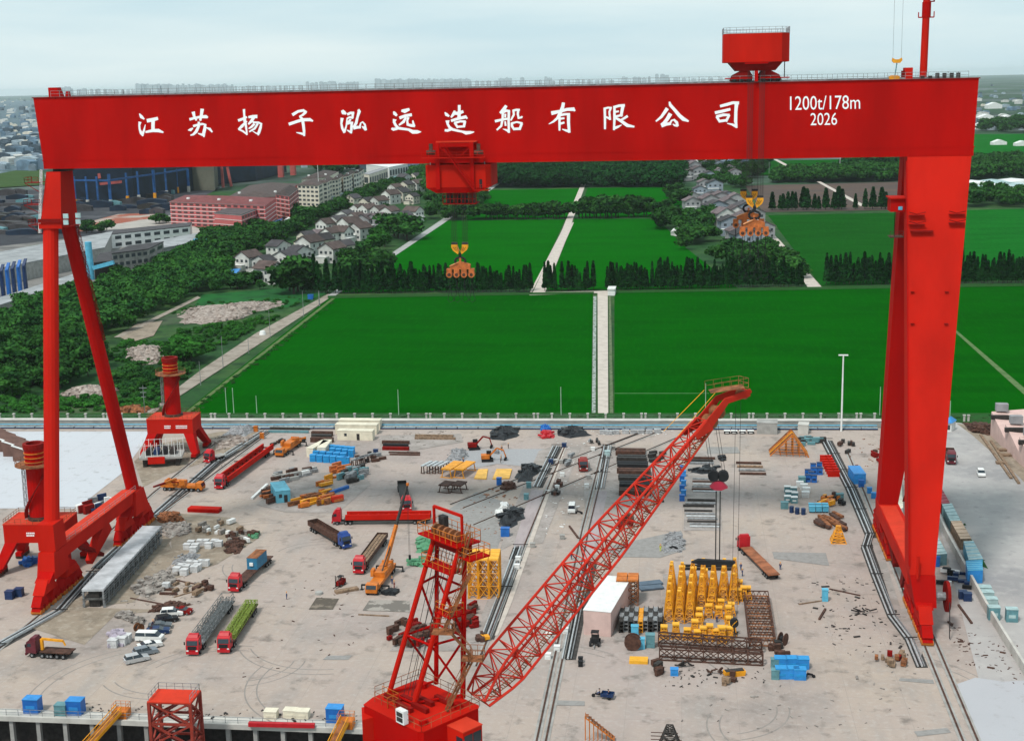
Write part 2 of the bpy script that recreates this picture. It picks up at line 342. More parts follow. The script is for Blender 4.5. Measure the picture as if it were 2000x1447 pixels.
for q in ([(630, 1287), (640, 1279), (688, 1279), (680, 1287)], [(1758, 1323), (1755, 1328), (1825, 1334), (1822, 1326)], [(1785, 1427), (1792, 1437), (1858, 1429), (1850, 1420)], [(1082, 1366), (1080, 1376), (1142, 1377), (1142, 1368)], [(1508, 1077), (1613, 1079), (1620, 1104), (1512, 1090)], [(850, 1010), (930, 960), (1000, 985), (970, 1075), (905, 1040)], [(1192, 1065), (1330, 1035), (1340, 1072), (1290, 1088), (1175, 1086)]):
    px_sheet('concrete_patch', q, .010, M_PATCH)
M_SMUT = ground_mat('grimy_concrete', (.27, .24, .22), [((.36, .32, .30), .25, .42, .6, .9, None), ((.12, .10, .095), .5, .56, .7, .8, None)])
for q in ([(1052, 880), (1086, 868), (1050, 955), (1005, 1060), (975, 1075), (1000, 1000)], [(1112, 872), (1135, 872), (1100, 960), (1060, 1060), (1040, 1062), (1075, 960)], [(1195, 880), (1290, 880), (1275, 985), (1180, 990), (1172, 960)], [(1150, 872), (1178, 872), (1160, 960), (1142, 990), (1140, 940)], [(985, 1092), (1012, 1090), (975, 1210), (948, 1240), (940, 1200)], [(1200, 1140), (1290, 1150), (1295, 1250), (1200, 1250)], [(1295, 1120), (1450, 1120), (1470, 1260), (1290, 1260)], [(1745, 1200), (1790, 1170), (1810, 1250), (1795, 1290)], [(1700, 1050), (1716, 1050), (1760, 1190), (1745, 1190)], [(500, 985), (560, 930), (700, 915), (725, 945), (660, 1000), (560, 1000)], [(1340, 880), (1405, 880), (1410, 1035), (1335, 1035)], [(800, 1215), (950, 1215), (940, 1270), (760, 1270)], [(740, 850), (900, 846), (905, 862), (745, 890)]):
    px_sheet('grimy_concrete', q, .007, M_SMUT)
px_sheet('pit', [(603, 1189), (618, 1166), (662, 1168), (650, 1189)], .013, ground_mat('muddy_pit', (.10, .085, .07), [((.24, .20, .16), .4, .5, .6, .8, None)]))
px_sheet('pit', [(708, 1191), (722, 1170), (800, 1172), (800, 1194)], .014, ground_mat('wet_concrete', (.16, .145, .13), [((.33, .3, .27), .25, .48, .52, .9, None)]))
# service trenches (dark beds) with pipes, and crane rails
def trench(name, path, wl, mw, label):
    L_ = [G(x-wl/2, y) for x, y in path]; Rr = [G(x+mw-wl/2, y) for x, y in path]
    sheet(name, [p for p in L_]+[p for p in reversed(Rr)], .018, M_BED)
    t = thing('pipe_run', label, 'pipes', L_[0])
    for k, (fr, r) in enumerate(((.16, .17), (.34, .12), (.50, .2), (.70, .13))):
        mb = MB(L_[0]); pts = [a.lerp(b, fr)+Vector((0, 0, .35)) for a, b in zip(L_, Rr)]; mb.path(pts, r, 6)
        mb.build('pipe', (SILV, DARK, SILV, STEEL)[k], t)
    for i in range(len(L_)-1):
        n = max(1, int((L_[i+1]-L_[i]).length/14))
        for k in range(n):
            a = L_[i].lerp(L_[i+1], k/n); b = Rr[i].lerp(Rr[i+1], k/n); mb = MB(L_[0]); mb.beam(a+Vector((0, 0, .7)), b+Vector((0, 0, .7)), .18, .15); mb.build('pipe_support', DARK, t)
trench('pipe_trench', [(1088, 872), (1049, 952)], 22, 22, 'silver pipes laid in the dark trench left of the white van')
trench('pipe_trench', [(1015, 1068), (985, 1150), (948, 1248)], 26, 30, 'silver pipes laid in the dark trench beside the yellow scaffold cages')
trench('pipe_trench', [(1188, 872), (1173, 955)], 24, 26, 'silver pipes laid in the dark trench right of the white van')
trench('pipe_trench', [(1150, 1098), (1128, 1190), (1108, 1288)], 30, 32, 'silver pipes laid in the dark trench beside the pink site building')
trench('pipe_trench', [(1613, 860), (1662, 955), (1700, 1045), (1692, 1070), (1712, 1125), (1744, 1205), (1778, 1250), (1800, 1303)], 22, 24, 'long run of silver pipes in the dark zigzag trench left of the right gantry leg')
trench('pipe_trench', [(520, 842), (420, 905), (300, 1010), (190, 1110)], 26, 26, 'silver pipes running diagonally past the left gantry leg')
trench('pipe_trench', [(185, 1120), (120, 1195), (0, 1262), (-120, 1330)], 34, 30, 'silver pipes bending around the foot of the left gantry leg')
px_sheet('trench_cover', [(1038, 956), (1062, 956), (1042, 1020), (1022, 1068), (1002, 1068), (1020, 1010)], .02, M_PURP)
px_sheet('trench_cover', [(1164, 958), (1186, 958), (1168, 1060), (1150, 1096), (1136, 1096)], .02, M_PURP)
px_sheet('rail_bed', [(1100, 870), (1106, 870), (998, 1180), (972, 1240), (966, 1240)], .016, M_LANE)
def rail_line(pts, label, bed=None):
    P_ = [G(x, y) for x, y in pts]; t = thing('crane_rail', label, 'rail', P_[0])
    mb = MB(P_[0]); 
    for a, b in zip(P_, P_[1:]): mb.beam(a+Vector((0, 0, .12)), b+Vector((0, 0, .12)), .3, .24)
    mb.build('rail_head', BROWN, t)
    mb = MB(P_[0])
    for a, b in zip(P_, P_[1:]): mb.beam(a+Vector((0, 0, .04)), b+Vector((0, 0, .04)), 1.2, .08)
    mb.build('rail_slab', GRYC, t)
rail_line([(1179, 868), (1137, 1034), (1048, 1447), (1020, 1560)], 'rusty crane rail running up the middle of the yard right of the boom foot')
rail_line([(1190, 868), (1150, 1034), (1066, 1447), (1040, 1560)], 'second rusty rail close beside the middle crane rail')
rail_line([(1103, 872), (1020, 1075), (960, 1230), (930, 1300)], 'rusty rail beside the trench left of the white van')
rail_line([(1655, 882), (1684.5, 952.6), (1809, 1269), (1881, 1447), (1930, 1560)], 'gantry rail in front of the right leg foot')
rail_line([(1822, 1240), (1910, 1447), (1955, 1560)], 'second rail right of the right gantry leg foot')
rail_line([(530, 842), (310, 1005), (60, 1215), (-120, 1366)], 'gantry rail under the left leg bogies')
rail_line([(450, 842), (300, 962), (200, 1050)], 'rail behind the left gantry leg')
for i, (a, b) in enumerate((((1330, 826), (905, 992)), ((1310, 822), (880, 985)), ((1380, 830), (925, 1025)), ((1290, 830), (1190, 868)))):
    rail_line([a, b], 'dark diagonal rail crossing the far yard, %s from the wall' % ORD[i])
# fine curved tyre marks
rng = random.Random(3)
for k, (cx, cy, r0) in enumerate(((420, 1330, 14), (560, 1100, 12), (300, 1350, 20), (650, 1240, 16), (1620, 1400, 16), (1250, 1330, 15), (760, 1060, 9), (480, 1290, 9), (620, 1085, 8), (500, 1060, 15), (1680, 1380, 24), (1550, 1420, 12), (1400, 1380, 10), (700, 1330, 18), (350, 1300, 12), (1080, 1330, 14))):
    c = G(cx, cy); a0 = rng.uniform(0, 6)
    for w_ in (0, 2.1):
        pts = [(c.x+(r0+w_)*math.cos(a0+t*.09), c.y+(r0+w_)*math.sin(a0+t*.09)) for t in range(16)]
        pts += [(c.x+(r0+w_+.28)*math.cos(a0+t*.09), c.y+(r0+w_+.28)*math.sin(a0+t*.09)) for t in reversed(range(16))]
        sheet('tyre_mark', pts, .0065+.0002*k+.0001*(w_ > 0), mat('tyre_mark_grey', (.265, .235, .215), .95, .1, .5))
# ---------------------------------------------------------------- dry dock in the near left
dk = MB()
for (xa, xb) in ((QX-330, QX),):
    ya, yb = qline(xa), qline(xb)
    dk.add([(xa, ya+2.9, -.02), (xb, yb+2.9, -.02), (xb, yb+2.9, -12), (xa, ya+2.9, -12)], [(0, 1, 2, 3)])
struct(dk.build('dock_wall', DARK))
dk = MB(); xa, xb = QX-330, QX; ya, yb = qline(xa), qline(xb)
dk.add([(xa, ya, -.9), (xb, yb, -.9), (xb, yb, -.01), (xa, ya, -.01), (xa, ya+3.1, -.9), (xb, yb+3.1, -.9), (xb, yb+3.1, -.01), (xa, ya+3.1, -.01)], [(0, 1, 2, 3), (4, 7, 6, 5), (3, 2, 6, 7), (0, 4, 5, 1), (0, 3, 7, 4), (1, 5, 6, 2)])
struct(dk.build('quay_edge', LCON))
sheet('dock_floor', [(QX-330, 60), (QX, 60), (QX, qline(QX)+2.9), (QX-330, qline(QX-330)+2.9)], -11, ground_mat('dock_floor_mud', (.13, .09, .085), [((.05, .05, .05), .3, .45, .6, .8, None)]))
sheet('quay_apron', [(QX, 60), (66, 60), (66, 90), (QX, 90)], 0, M_YARD)
pa = G(25, 1412, -.9)
cols = [(x, ) for x in ()]
proto = None
for i in range(22):
    px = 48-100+i*55; p = G(px, 1412); yy = qline(p.x)+.4
    if p.x > QX-1: break
    mb = MB((p.x, yy, -11)); mb.box(p.x-.35, p.x+.35, yy, yy+.8, -11, -.92)
    tag(mb.build('dock_column', GRYC), 'pale concrete column under the quay edge, %s from the left' % nth(i), 'column', 'columns under the quay edge')
# ---------------------------------------------------------------- perimeter wall, pipe rack and fence posts
def wline(t, dy=0): p = WL.lerp(WR, t); return Vector((p.x, p.y+dy, 0))
hd = heading(WL, WR); wl = (WR-WL).length
mb = MB(); mb.at(WL.x, WL.y, 0, hd); mb.box(0, wl, 0, .4, 0, 1.9)
o = mb.build('perimeter_wall', mat('wall_concrete', (.34, .34, .32), .9, .18, .25, stretch=(1, 1, 3))); tag(o, 'long grey concrete yard wall in front of the green fields', 'wall')
mb = MB(); mb.at(WL.x, WL.y, 0, hd); mb.box(-.1, wl+.1, -.15, 2.4, 1.903, 2.1)
mb.build('coping', LCON, o)
t = thing('pipe_rack', 'pale blue pipes carried on low supports along the foot of the yard wall', 'pipes', wline(.1))
for k, (dy, z, r, m) in enumerate(((-1.6, 1.0, .2, CYAN), (-2.2, .7, .22, STEEL), (-2.9, .45, .2, PALE), (-3.4, .3, .25, NAVY))):
    mb = MB(wline(.1)); mb.tube(wline(0, dy)+Vector((0, 0, z)), wline(.995, dy)+Vector((0, 0, z)), r); mb.build('pipe', m, t)
for k in range(50): p = wline(k/50); mb = MB(wline(.1)); mb.box(p.x-.15, p.x+.15, p.y-3.6, p.y-1.3, .02, .62); mb.build('pipe_support', DARK, t)
post_px = [(-112+i*35) for i in range(58)]
proto = None; n = 0
fence_pts = []
for i, px in enumerate(post_px):
    if 1716 < px < 1850: continue
    g = G(px, 818.5 if px < 1716 else 822); fence_pts.append(g)
    dbl = i % 6 == 3
    if proto is None:
        proto = thing('fence_post', '', 'post', g, 0, 'white posts of the field fence')
        MB().box(-.28, .28, -.28, .28, 0, 1.75).build('post_shaft', LCON, proto)
        MB().box(-.42, .42, -.42, .42, 1.753, 2.05).build('cap', LCON, proto); c = proto
    else: c = copy_tree(proto, g)
    c['label'] = 'white concrete fence post with a square cap behind the yard wall, %s from the left' % nth(n); n += 1
    if dbl:
        c = copy_tree(proto, g+Vector((1.25, 0, 0))); c['label'] = 'right one of a close pair of white fence posts, %s from the left' % nth(n); n += 1
mb = MB(fence_pts[0])
for a, b in zip(fence_pts, fence_pts[1:]):
    if b.x-a.x < 9:
        for z in (.5, 1.0, 1.5): mb.beam(a+Vector((.3, 0, z)), b+Vector((-.3, 0, z)), .05)
tag(mb.build('fence_rails', STEEL), 'thin grey rails strung between the white fence posts along the fields', 'fence')
mb = MB(fence_pts[0]); 
for a, b in zip(fence_pts, fence_pts[1:]):
    if b.x-a.x < 9: mb.box(a.x, b.x, a.y-.2, a.y+.2, -.3, .28)
tag(mb.build('fence_plinth', LCON), 'low pale concrete plinth under the field fence', 'wall')
# ================================================================ THE GOLIATH GANTRY CRANE
YF, YK = 284.0, 294.0                    # near and far face of the girder
def A(px, py, Y=YF): return AY(px, py, Y)
XV = 0
t = gantry = thing('gantry_crane', 'huge red shipyard gantry crane with white lettering spanning the whole yard', 'gantry crane', (-44, 289, 0))
off = Vector((-44, 289, 0))
a, b, c, d = A(65, 193), A(84, 328), A(1900, 305), A(1912, 152)
ztl, zbl = (a.z+d.z)/2, (b.z+c.z)/2
XL0, XL1, XR0, XR1 = a.x, b.x+.3, c.x, d.x
mb = MB(off)
mb.side([(XL1, zbl), (XR0, zbl), (XR1, ztl), (XL0, ztl)], YF, YK)
gird = mb.build('girder', RED, t)
MB(off).box(XL1-.25, XR0+.25, YF-.14, YK+.14, zbl+1.62, zbl+1.80).build('ledge', RED, gird)
MB(off).box(XL1-.1, XR0+.1, YF-.07, YK+.07, zbl-.06, zbl+1.6).build('bottom_flange', RED, gird)
MB(off).box(XL0-.25, XR1+.25, YF-.2, YK+.2, ztl+.003, ztl+.18).build('top_flange', REDD, gird)
mb = MB(off)
for x in range(int(XL0)+4, int(XR1), 4): mb.box(x, x+.06, YF-.25, YF-.02, ztl-.25, ztl-.01)
mb.build('walkway_bracket', REDD, gird)
for yy in (YF-.15, YK-.2):
    mb = MB(off); mb.rail([(XL0+4, yy, ztl+.18), (XR1-2, yy, ztl+.18)], 1.25, 2.0, .045, 3); mb.build('handrail', STEEL, t)
mb = MB(off); mb.box(XL0+8, XR1-6, YF+1.2, YF+1.5, ztl+.18, ztl+.5); mb.box(XL0+8, XR1-6, YK-1.5, YK-1.2, ztl+.18, ztl+.5); mb.build('trolley_rail', STEEL, t)
# end posts on the top
for px0, px1, ytop in ((93, 115, 171),):
    q0, q1 = A(93, 192), A(116, 191); zt = A(100, 171).z
    MB(off).side([(q0.x, ztl+.18), (q1.x, ztl+.18), (A(108, 171).x, zt), (q0.x, zt)], YF+.6, YF+2.6).build('end_post', RED, t)
q = A(130, 191); MB(off).side([(q.x-.6, ztl+.18), (q.x+.4, ztl+.18), (q.x+.2, ztl+1.3), (q.x-.3, ztl+1.3)], YF+.6, YF+1.4).build('end_post', RED, t)
q0, q1 = A(1769, 155), A(1784, 155); MB(off).box(q0.x, q1.x, YF+1, YF+4, ztl+.18, A(1775, 132).z).build('winch_box', RED2, t)
q0, q1 = A(1764, 155), A(1769, 155); MB(off).box(q0.x, q1.x-.02, YF+1.4, YF+3, ztl+.18, A(1766, 138).z).build('winch_box', REDD, t)
for k, px in enumerate((1800, 1815, 1829, 1843, 1857, 1870)):
    q = A(px, 152); MB(off).box(q.x, q.x+.7, YF+.8, YF+1.5, ztl+.2, ztl+.2+(.5 if k < 2 else 1.0)).build('vent_box', DARK, t)
# lettering, stroke by stroke, standing a few millimetres proud of the plate
STROKES = [
 ((260, 205, 12.5), [[155,215,25,200,290,80,270,345,30],[165,425,75,150,500,48,160,600,48,200,690,75,240,755,35],[225,720,70,265,620,50,298,480,14],[350,385,90,480,360,90,595,330,75],[490,340,90,485,480,85,485,620,85],[310,660,50,480,625,75,620,625,85,735,670,35],
  [1385,350,65,1500,320,55,1650,290,65,1780,285,85,1820,305,40],[1470,180,85,1490,270,65,1545,375,40],[1685,110,88,1665,250,70,1640,375,55],[1475,515,60,1600,480,55,1690,465,55,1760,480,65,1745,600,78,1720,700,80,1730,780,35],[1730,740,65,1650,715,48,1585,695,20],[1605,420,60,1600,520,65,1540,650,75,1470,720,55,1400,740,25],[1340,615,15,1400,610,75,1455,570,35],[1785,555,25,1870,585,65,1930,660,35]]),
 ((455, 200, 12.5), [[268,175,60,275,300,50,290,450,75,320,600,55,345,790,30],[135,440,65,220,410,65,335,360,45],[140,660,50,220,580,75,290,500,45,345,465,20],[345,780,45,240,700,45,140,660,35],[385,360,55,480,345,75,580,345,85],[500,380,75,450,460,75,380,530,45],[490,485,45,620,495,55,690,520,55,670,620,68,630,740,72,615,800,30],[620,770,50,560,750,32,480,700,15],[520,530,60,450,600,55,385,640,30],[600,530,50,530,640,55,400,715,35],
  [1460,300,75,1590,220,65,1720,195,65,1790,240,55],[1770,240,75,1700,310,55,1620,340,22],[1640,345,55,1700,420,75,1720,560,70,1735,700,65,1740,815,45],[1740,780,65,1650,755,48,1550,735,18],[1375,530,75,1550,470,70,1700,425,75,1880,420,80,1950,455,35]]),
 ((655, 200, 11.11), [[150,180,55,175,220,95,230,245,40],[145,350,70,130,460,45,150,560,55,195,655,45],[195,640,55,235,520,35,255,360,30],[265,260,55,330,230,58,400,230,55],[380,240,55,370,340,48],[250,350,32,320,320,52,380,345,32],[330,370,42,280,430,52,240,480,22],[250,470,42,330,440,48,380,440,42],[355,430,52,350,550,58,340,665,45],[340,650,42,290,620,38,250,600,14],[500,165,55,520,190,72,480,320,52,450,450,62,400,540,62],[400,560,62,480,540,62,545,540,52],[530,530,50,550,450,32,590,425,34,640,480,44,665,600,44],[655,600,42,610,540,52,575,520,14],
  [1265,200,25,1285,240,75,1330,285,45],[1285,380,85,1275,430,58,1310,500,58,1370,560,62,1480,575,54,1590,590,54,1680,640,84,1780,640,78,1860,640,14],[1225,565,45,1255,585,68,1340,570,54],[1440,180,45,1500,190,92,1600,150,55],[1400,335,64,1520,290,64,1650,270,64],[1530,330,44,1480,420,64,1385,490,34],[1580,330,54,1560,400,44,1570,480,64,1640,500,64,1720,510,54],[1710,510,52,1690,450,44,1680,395,28]]),
 ((860, 195, 11.765), [[105,290,25,140,340,75,200,375,40],[165,490,92,170,560,54,210,630,62,280,680,62,400,710,54,500,730,50,590,760,82,690,750,68,775,740,20],[110,700,54,160,705,62,240,680,62],[435,130,64,435,260,64,430,400,84],[330,255,44,310,320,74,250,400,40],[310,310,62,420,310,82,520,270,64],[255,480,60,400,435,64,590,390,74,615,430,40],[330,530,58,460,495,48,570,500,58],[565,500,62,540,620,58],[335,530,58,400,640,48],[395,620,52,545,610,48],
  [1510,140,64,1460,220,84,1380,300,54],[1440,270,60,1430,450,52,1400,600,54,1300,690,40],[1440,290,44,1520,250,60,1590,260,52],[1575,260,60,1570,500,56,1575,750,52],[1580,730,62,1510,690,44,1440,670,14],[1265,490,62,1400,460,54,1570,430,50],[1495,330,48,1490,400,40],[1490,500,36,1500,590,48],[1680,250,52,1690,340,52,1620,470,38],[1670,250,52,1750,230,52,1820,230,44],[1790,230,60,1780,330,52,1800,420,62,1870,400,52,1880,380,32],[1645,540,58,1645,600,60,1700,690,42],[1640,540,48,1760,510,42,1880,540,50],[1870,550,58,1820,680,58],[1690,670,58,1820,665,58]]),
 ((1060, 190, 10.526), [[190,325,82,350,290,62,500,250,62,640,245,78,660,280,32],[425,120,64,410,200,68,370,300,72,300,430,54,220,500,44,125,550,14],[345,380,48,345,550,48,345,680,38],[350,370,50,450,350,50,555,345,42],[530,350,66,530,520,62,545,720,54],[550,700,62,470,680,42,400,655,14],[370,440,44,440,430,40],[370,540,48,440,520,42],
  [1275,230,52,1280,450,48,1280,650,42],[1260,235,42,1340,215,42,1415,215,34],[1400,220,46,1370,300,42,1385,460,42],[1290,400,32,1380,440,52],[1475,200,52,1475,450,52,1465,670,42],[1460,205,52,1570,175,56,1680,165,52],[1650,170,70,1625,300,62,1610,390,52],[1490,300,42,1560,290,36],[1490,400,48,1640,360,42],[1465,640,52,1540,610,52,1620,570,16],[1740,390,52,1660,440,48,1600,470,32],[1510,430,44,1600,480,62,1740,580,72,1880,605,34]]),
 ((1270, 185, 10.526), [[345,290,74,290,370,64,225,460,54,120,545,30],[395,150,34,410,210,64,500,310,64,600,430,74,680,500,82,785,545,34],[410,400,84,350,500,74,290,580,74,235,620,64],[240,640,64,330,605,64,420,595,54],[400,600,52,440,530,34,490,515,44,545,570,62,560,640,54],[560,640,44,500,630,42,465,605,18],
  [1445,235,54,1580,200,62,1700,165,58,1815,170,62],[1775,160,80,1760,350,64,1755,550,68,1780,680,30],[1770,650,72,1680,610,42,1585,590,18],[1340,370,62,1480,340,62,1640,300,54],[1370,455,56,1430,560,44],[1370,450,60,1500,415,58,1625,415,44],[1620,420,54,1560,545,52],[1420,545,58,1560,525,52]])]
GAPS = [(0, 6), (0, 10), (0, 14), (0, 11), (0, 8), (0, 6)]
for (ox, oy, s_), strokes in STROKES:
    half = [[k for k in strokes if k[0] < 1000], [k for k in strokes if k[0] >= 1000]]
    for grp in half:
        mb = MB(off)
        for si, st in enumerate(grp):
            P_ = [(st[i], st[i+1], st[i+2]) for i in range(0, len(st), 3)]
            yy = YF-.03-.006*si; Lp, Rp = [], []
            for i, (x, y, w_) in enumerate(P_):
                p0 = P_[max(0, i-1)]; p1 = P_[min(len(P_)-1, i+1)]
                dx, dy = p1[0]-p0[0], p1[1]-p0[1]; ln = math.hypot(dx, dy) or 1; nx, ny = -dy/ln*w_/2, dx/ln*w_/2
                e = 0
                if i == 0: e = -w_*.18
                if i == len(P_)-1: e = w_*.18
                cx, cy = x+dx/ln*e, y+dy/ln*e
                Lp.append(A(ox+(cx+nx)/s_, oy+(cy+ny)/s_, yy)); Rp.append(A(ox+(cx-nx)/s_, oy+(cy-ny)/s_, yy))
            n0 = len(Lp); mb.add(Lp+Rp, [(i, i+1, n0+i+1, n0+i) for i in range(n0-1)])
        mb.build('character', LETT, gird)
def text_mesh(s, x0, y0, x1, y1, name='number'):
    cu = bpy.data.curves.new(name, 'FONT'); cu.body = s; cu.size = 1; cu.extrude = 0; cu.offset = .0; cu.resolution_u = 3
    o = bpy.data.objects.new(name, cu); C.objects.link(o); bpy.context.view_layer.update()
    dg = bpy.context.evaluated_depsgraph_get(); me = bpy.data.meshes.new_from_object(o.evaluated_get(dg)); bpy.data.objects.remove(o)
    xs = [v.co.x for v in me.vertices]; ys = [v.co.y for v in me.vertices]; u0, u1, v0, v1 = min(xs), max(xs), min(ys), max(ys)
    for v in me.vertices:
        fx = (v.co.x-u0)/(u1-u0); fy = (v.co.y-v0)/(v1-v0)
        v.co = A(x0+(x1-x0)*fx, y1+(y0-y1)*fy-(fx-.5)*(x1-x0)*.018, YF-.04)-off
    me.materials.clear(); me.materials.append(LETT); ob = bpy.data.objects.new(name, me); C.objects.link(ob); ob.parent = gird; KIDS.setdefault(gird.name, []).append(ob)
text_mesh('1200t/178m', 1543, 187, 1680, 214); text_mesh('2026', 1583, 220.5, 1635, 244.5)
# ---- hinged left leg: head, two tubes, sill, bogies
def rect_loft(mb, lo, hi):           # lo/hi = (x0,x1,y0,y1,z)
    r = lambda q: [(q[0], q[2], q[4]), (q[1], q[2], q[4]), (q[1], q[3], q[4]), (q[0], q[3], q[4])]
    return mb.loft([r(lo), r(hi)])
XLg = -132.4
mb = MB(off); rect_loft(mb, (-136.3, -131.6, 280.6, 289, 77.5), (-135.5, -132.3, 284, 290, zbl-.7)); mb.box(-136.5, -131.3, 280.3, 289.3, 76.9, 78.0); mb.build('leg_head', RED2, t)
MB(off).box(-134.9, -131.9, 286, 290, zbl-.7, zbl-.06).build('hinge', DARK, t)
mb = MB(off); mb.tube((-134.75, 282.2, 77), (-132.3, 264.5, 12), 1.62, 1.62, 14); mb.build('leg', RED2, t, smooth=False)
mb = MB(off); mb.tube((-133.0, 286.9, 77), (-132.0, 307.5, 11.5), 1.55, 1.6, 14); mb.build('leg', RED, t)
mb = MB(off); mb.at(0, 0, 0)
rect_loft(mb, (-133.6, -130.8, 262, 310, 8.2), (-133.6, -130.8, 262, 310, 11.2)); mb.build('sill_beam', RED2, t)
MB(off).box(-133.9, -130.5, 266, 306, 11.203, 11.4).build('sill_walkway', CORAL, t)
mb = MB(off); mb.rail([(-130.55, 266, 11.4), (-130.55, 306, 11.4)], 1.1, 3); mb.build('handrail', STEEL, t)
mb = MB(off); mb.front([(262, 11.2), (267.5, 11.2), (266.8, 17), (261.9, 17)], -134.1, -130.4); rect_loft(mb, (-134.3, -130.3, 260.4, 267.6, 5.5), (-134, -130.5, 261.5, 267.4, 11)); mb.build('leg_foot', RED2, t)
mb = MB(off); rect_loft(mb, (-134.4, -129.9, 303.5, 312, 5.5), (-134.1, -130.2, 305, 310, 11)); mb.build('leg_foot', RED2, t)
mb = MB(off); mb.beam((-132.2, 276, 8), (-132.2, 287.5, 1.5), 1.6, .8); mb.build('brace', REDD, t)
mb = MB(off); mb.beam((-132.2, 291, 8), (-132.2, 281, 2.0), 2.2, 4.4, 1.4, 1.2); mb.build('brace', RED2, t)
def bogies(X, Yc, span, mir=1):
    """balanced bogie stack: beams stepping down to wheel trucks"""
    for s_ in (-1, 1):
        mb = MB(off); cy = Yc+s_*span*.5
        mb.front([(cy-span*.30, 3.6), (cy+span*.30, 3.6), (cy+span*.10-s_*.1, 6.2), (cy-span*.10-s_*.1, 6.2)], X-1.25, X+1.25); mb.build('equaliser', RED2, t)
        for s2 in (-1, 1):
            c2 = cy+s2*span*.25
            mb = MB(off); mb.front([(c2-span*.20, 1.7), (c2+span*.20, 1.7), (c2+span*.07, 3.5), (c2-span*.07, 3.5)], X-1.0, X+1.0)
            for s3 in (-1, 1):
                c3 = c2+s3*span*.11; mb.front([(c3-span*.095, .75), (c3+span*.095, .75), (c3+span*.05, 1.68), (c3-span*.05, 1.68)], X-.95, X+.95)
            bg_ = mb.build('bogie', RED, t)
            mb = MB(off)
            for s3 in (-1, 1):
                for s4 in (-1, 1):
                    c4 = c2+s3*span*.11+s4*span*.048
                    mb.tube((X-1.1, c4, .55), (X+1.1, c4, .55), .5, n=10)
            mb.build('wheels', ORNG, bg_)
    mb = MB(off); mb.front([(Yc-span*.62, 5.6), (Yc+span*.62, 5.6), (Yc+span*.2, 8.3), (Yc-span*.2, 8.3)], X-1.6, X+1.6); mb.build('saddle', RED, t)
bogies(-132.1, 264.8, 11); bogies(-132.1, 307, 11)
# ladders, cages and platforms on the left head
for z, w_ in ((86.5, 3.4), (81.8, 4.0), (77.5, 3.4)):
    mb = MB(off); mb.box(-136.0-w_, -136.3, 281.5, 285, z, z+.12); mb.rail([(-136.3, 281.5, z+.1), (-136-w_, 281.5, z+.1), (-136-w_, 285, z+.1)], 1.1, 1.5, .05)
    mb.beam((-136-w_, 281.6, z), (-136.4, 281.6, z-1.8), .12); mb.build('platform', REDD, t)
mb = MB(off); mb.lattice((-136.5, 280.5, 76), (-136.1, 283, zbl-.2), .4, .4, nb=12, rc=.05, rb=.03); mb.build('ladder', WHT, t)
mb = MB(off); mb.box(-136.4, -131.5, 280.0, 280.28, 78.2, 79.0); mb.build('head_bracket', REDD, t)
for i in range(2):
    mb = MB(off); q = AY(125+i*24, 420-i*1.5, 279.3); mb.box(q.x-.1, q.x+1.0, 279.0, 279.28, q.z-.7, q.z+.3); mb.box(q.x-.15, q.x+.9, 279.0, 279.28, q.z-2.0, q.z-1.0); mb.build('notice_board', PALE, t)
mb = MB(off); mb.box(-131.3, -129.6, 280.3, 286, 77.2, 77.3); mb.rail([(-131.3, 280.3, 77.3), (-129.6, 280.3, 77.3), (-129.6, 286, 77.3)], 1.1, 1.5); mb.build('platform', REDD, t)
mb = MB(off); mb.lattice((-131.0, 286.9, 77), (-130.7, 295.4, 50), .5, .5, nb=16, rc=.04, rb=.04); mb.build('ladder', REDD, t)
# ---- rigid right leg: two tapering box columns, sill, bogies
mb = MB(off); rect_loft(mb, (43.2, 47.9, 258.5, 264.5, 11.5), (43.85, 56.15, YF-.02, YF+4.6, zbl-.08)); col1 = mb.build('leg', RED2, t)
mb = MB(off); rect_loft(mb, (43.5, 47.6, 303.5, 308.5, 11.5), (43.9, 56.0, YF+5, YK, zbl-.08)); mb.build('leg', RED, t)
mb = MB(off)
for y0, z0, y1, z1 in ((259.0, 13, YF+.2, zbl-1),):
    mb.beam((43.1, y0, z0), (43.75, y1, z1), .25, 1.2)
mb.build('leg_edge_flange', RED, t)
MB(off).box(43.4, 47.8, 262, 307, 8.3, 11.5).build('sill_beam', RED2, t)
MB(off).box(43.6, 47.0, 266, 302, 11.503, 11.7).build('sill_walkway', CORAL, t)
mb = MB(off); rect_loft(mb, (44.2, 48.2, 256.8, 266, 5.5), (43.3, 48.0, 258.3, 265, 11.45)); mb.build('leg_foot', RED, t)
mb = MB(off); rect_loft(mb, (43.8, 47.8, 302, 310.5, 5.5), (43.4, 47.8, 303.3, 308.7, 11.45)); mb.build('leg_foot', RED, t)
off_r = None
bogies(45.8, 263, 12.5); bogies(45.8, 310, 12.5)
mb = MB(off); mb.beam((45.6, 272, 8.3), (45.6, 279, 2.0), 2.6, 3.2, 1.6, 1.6); mb.build('brace', REDD, t); mb = MB(off); mb.beam((45.6, 296, 8.3), (45.6, 289, 2.5), 2.4, 3.0, 1.6, 1.6); mb.build('brace', REDD, t)
mb = MB(off); mb.at(50.3, 259.5, 6.5); mb.ring((0, 0), 2.0, 2.9, -.3, .3, 26)
reel = MB(off)
R_ = 3.0
for k in range(28):
    a0, a1 = math.tau*k/28, math.tau*(k+1)/28
    p = lambda a_, r_, x_: (x_, 259.3+r_*math.cos(a_), 7.0+r_*math.sin(a_))
    reel.loft([[p(a0, .6, 50.2), p(a1, .6, 50.2), p(a1, R_, 50.2), p(a0, R_, 50.2)], [p(a0, .6, 50.8), p(a1, .6, 50.8), p(a1, R_, 50.8), p(a0, R_, 50.8)]])
reel.build('cable_reel', REDD, t)
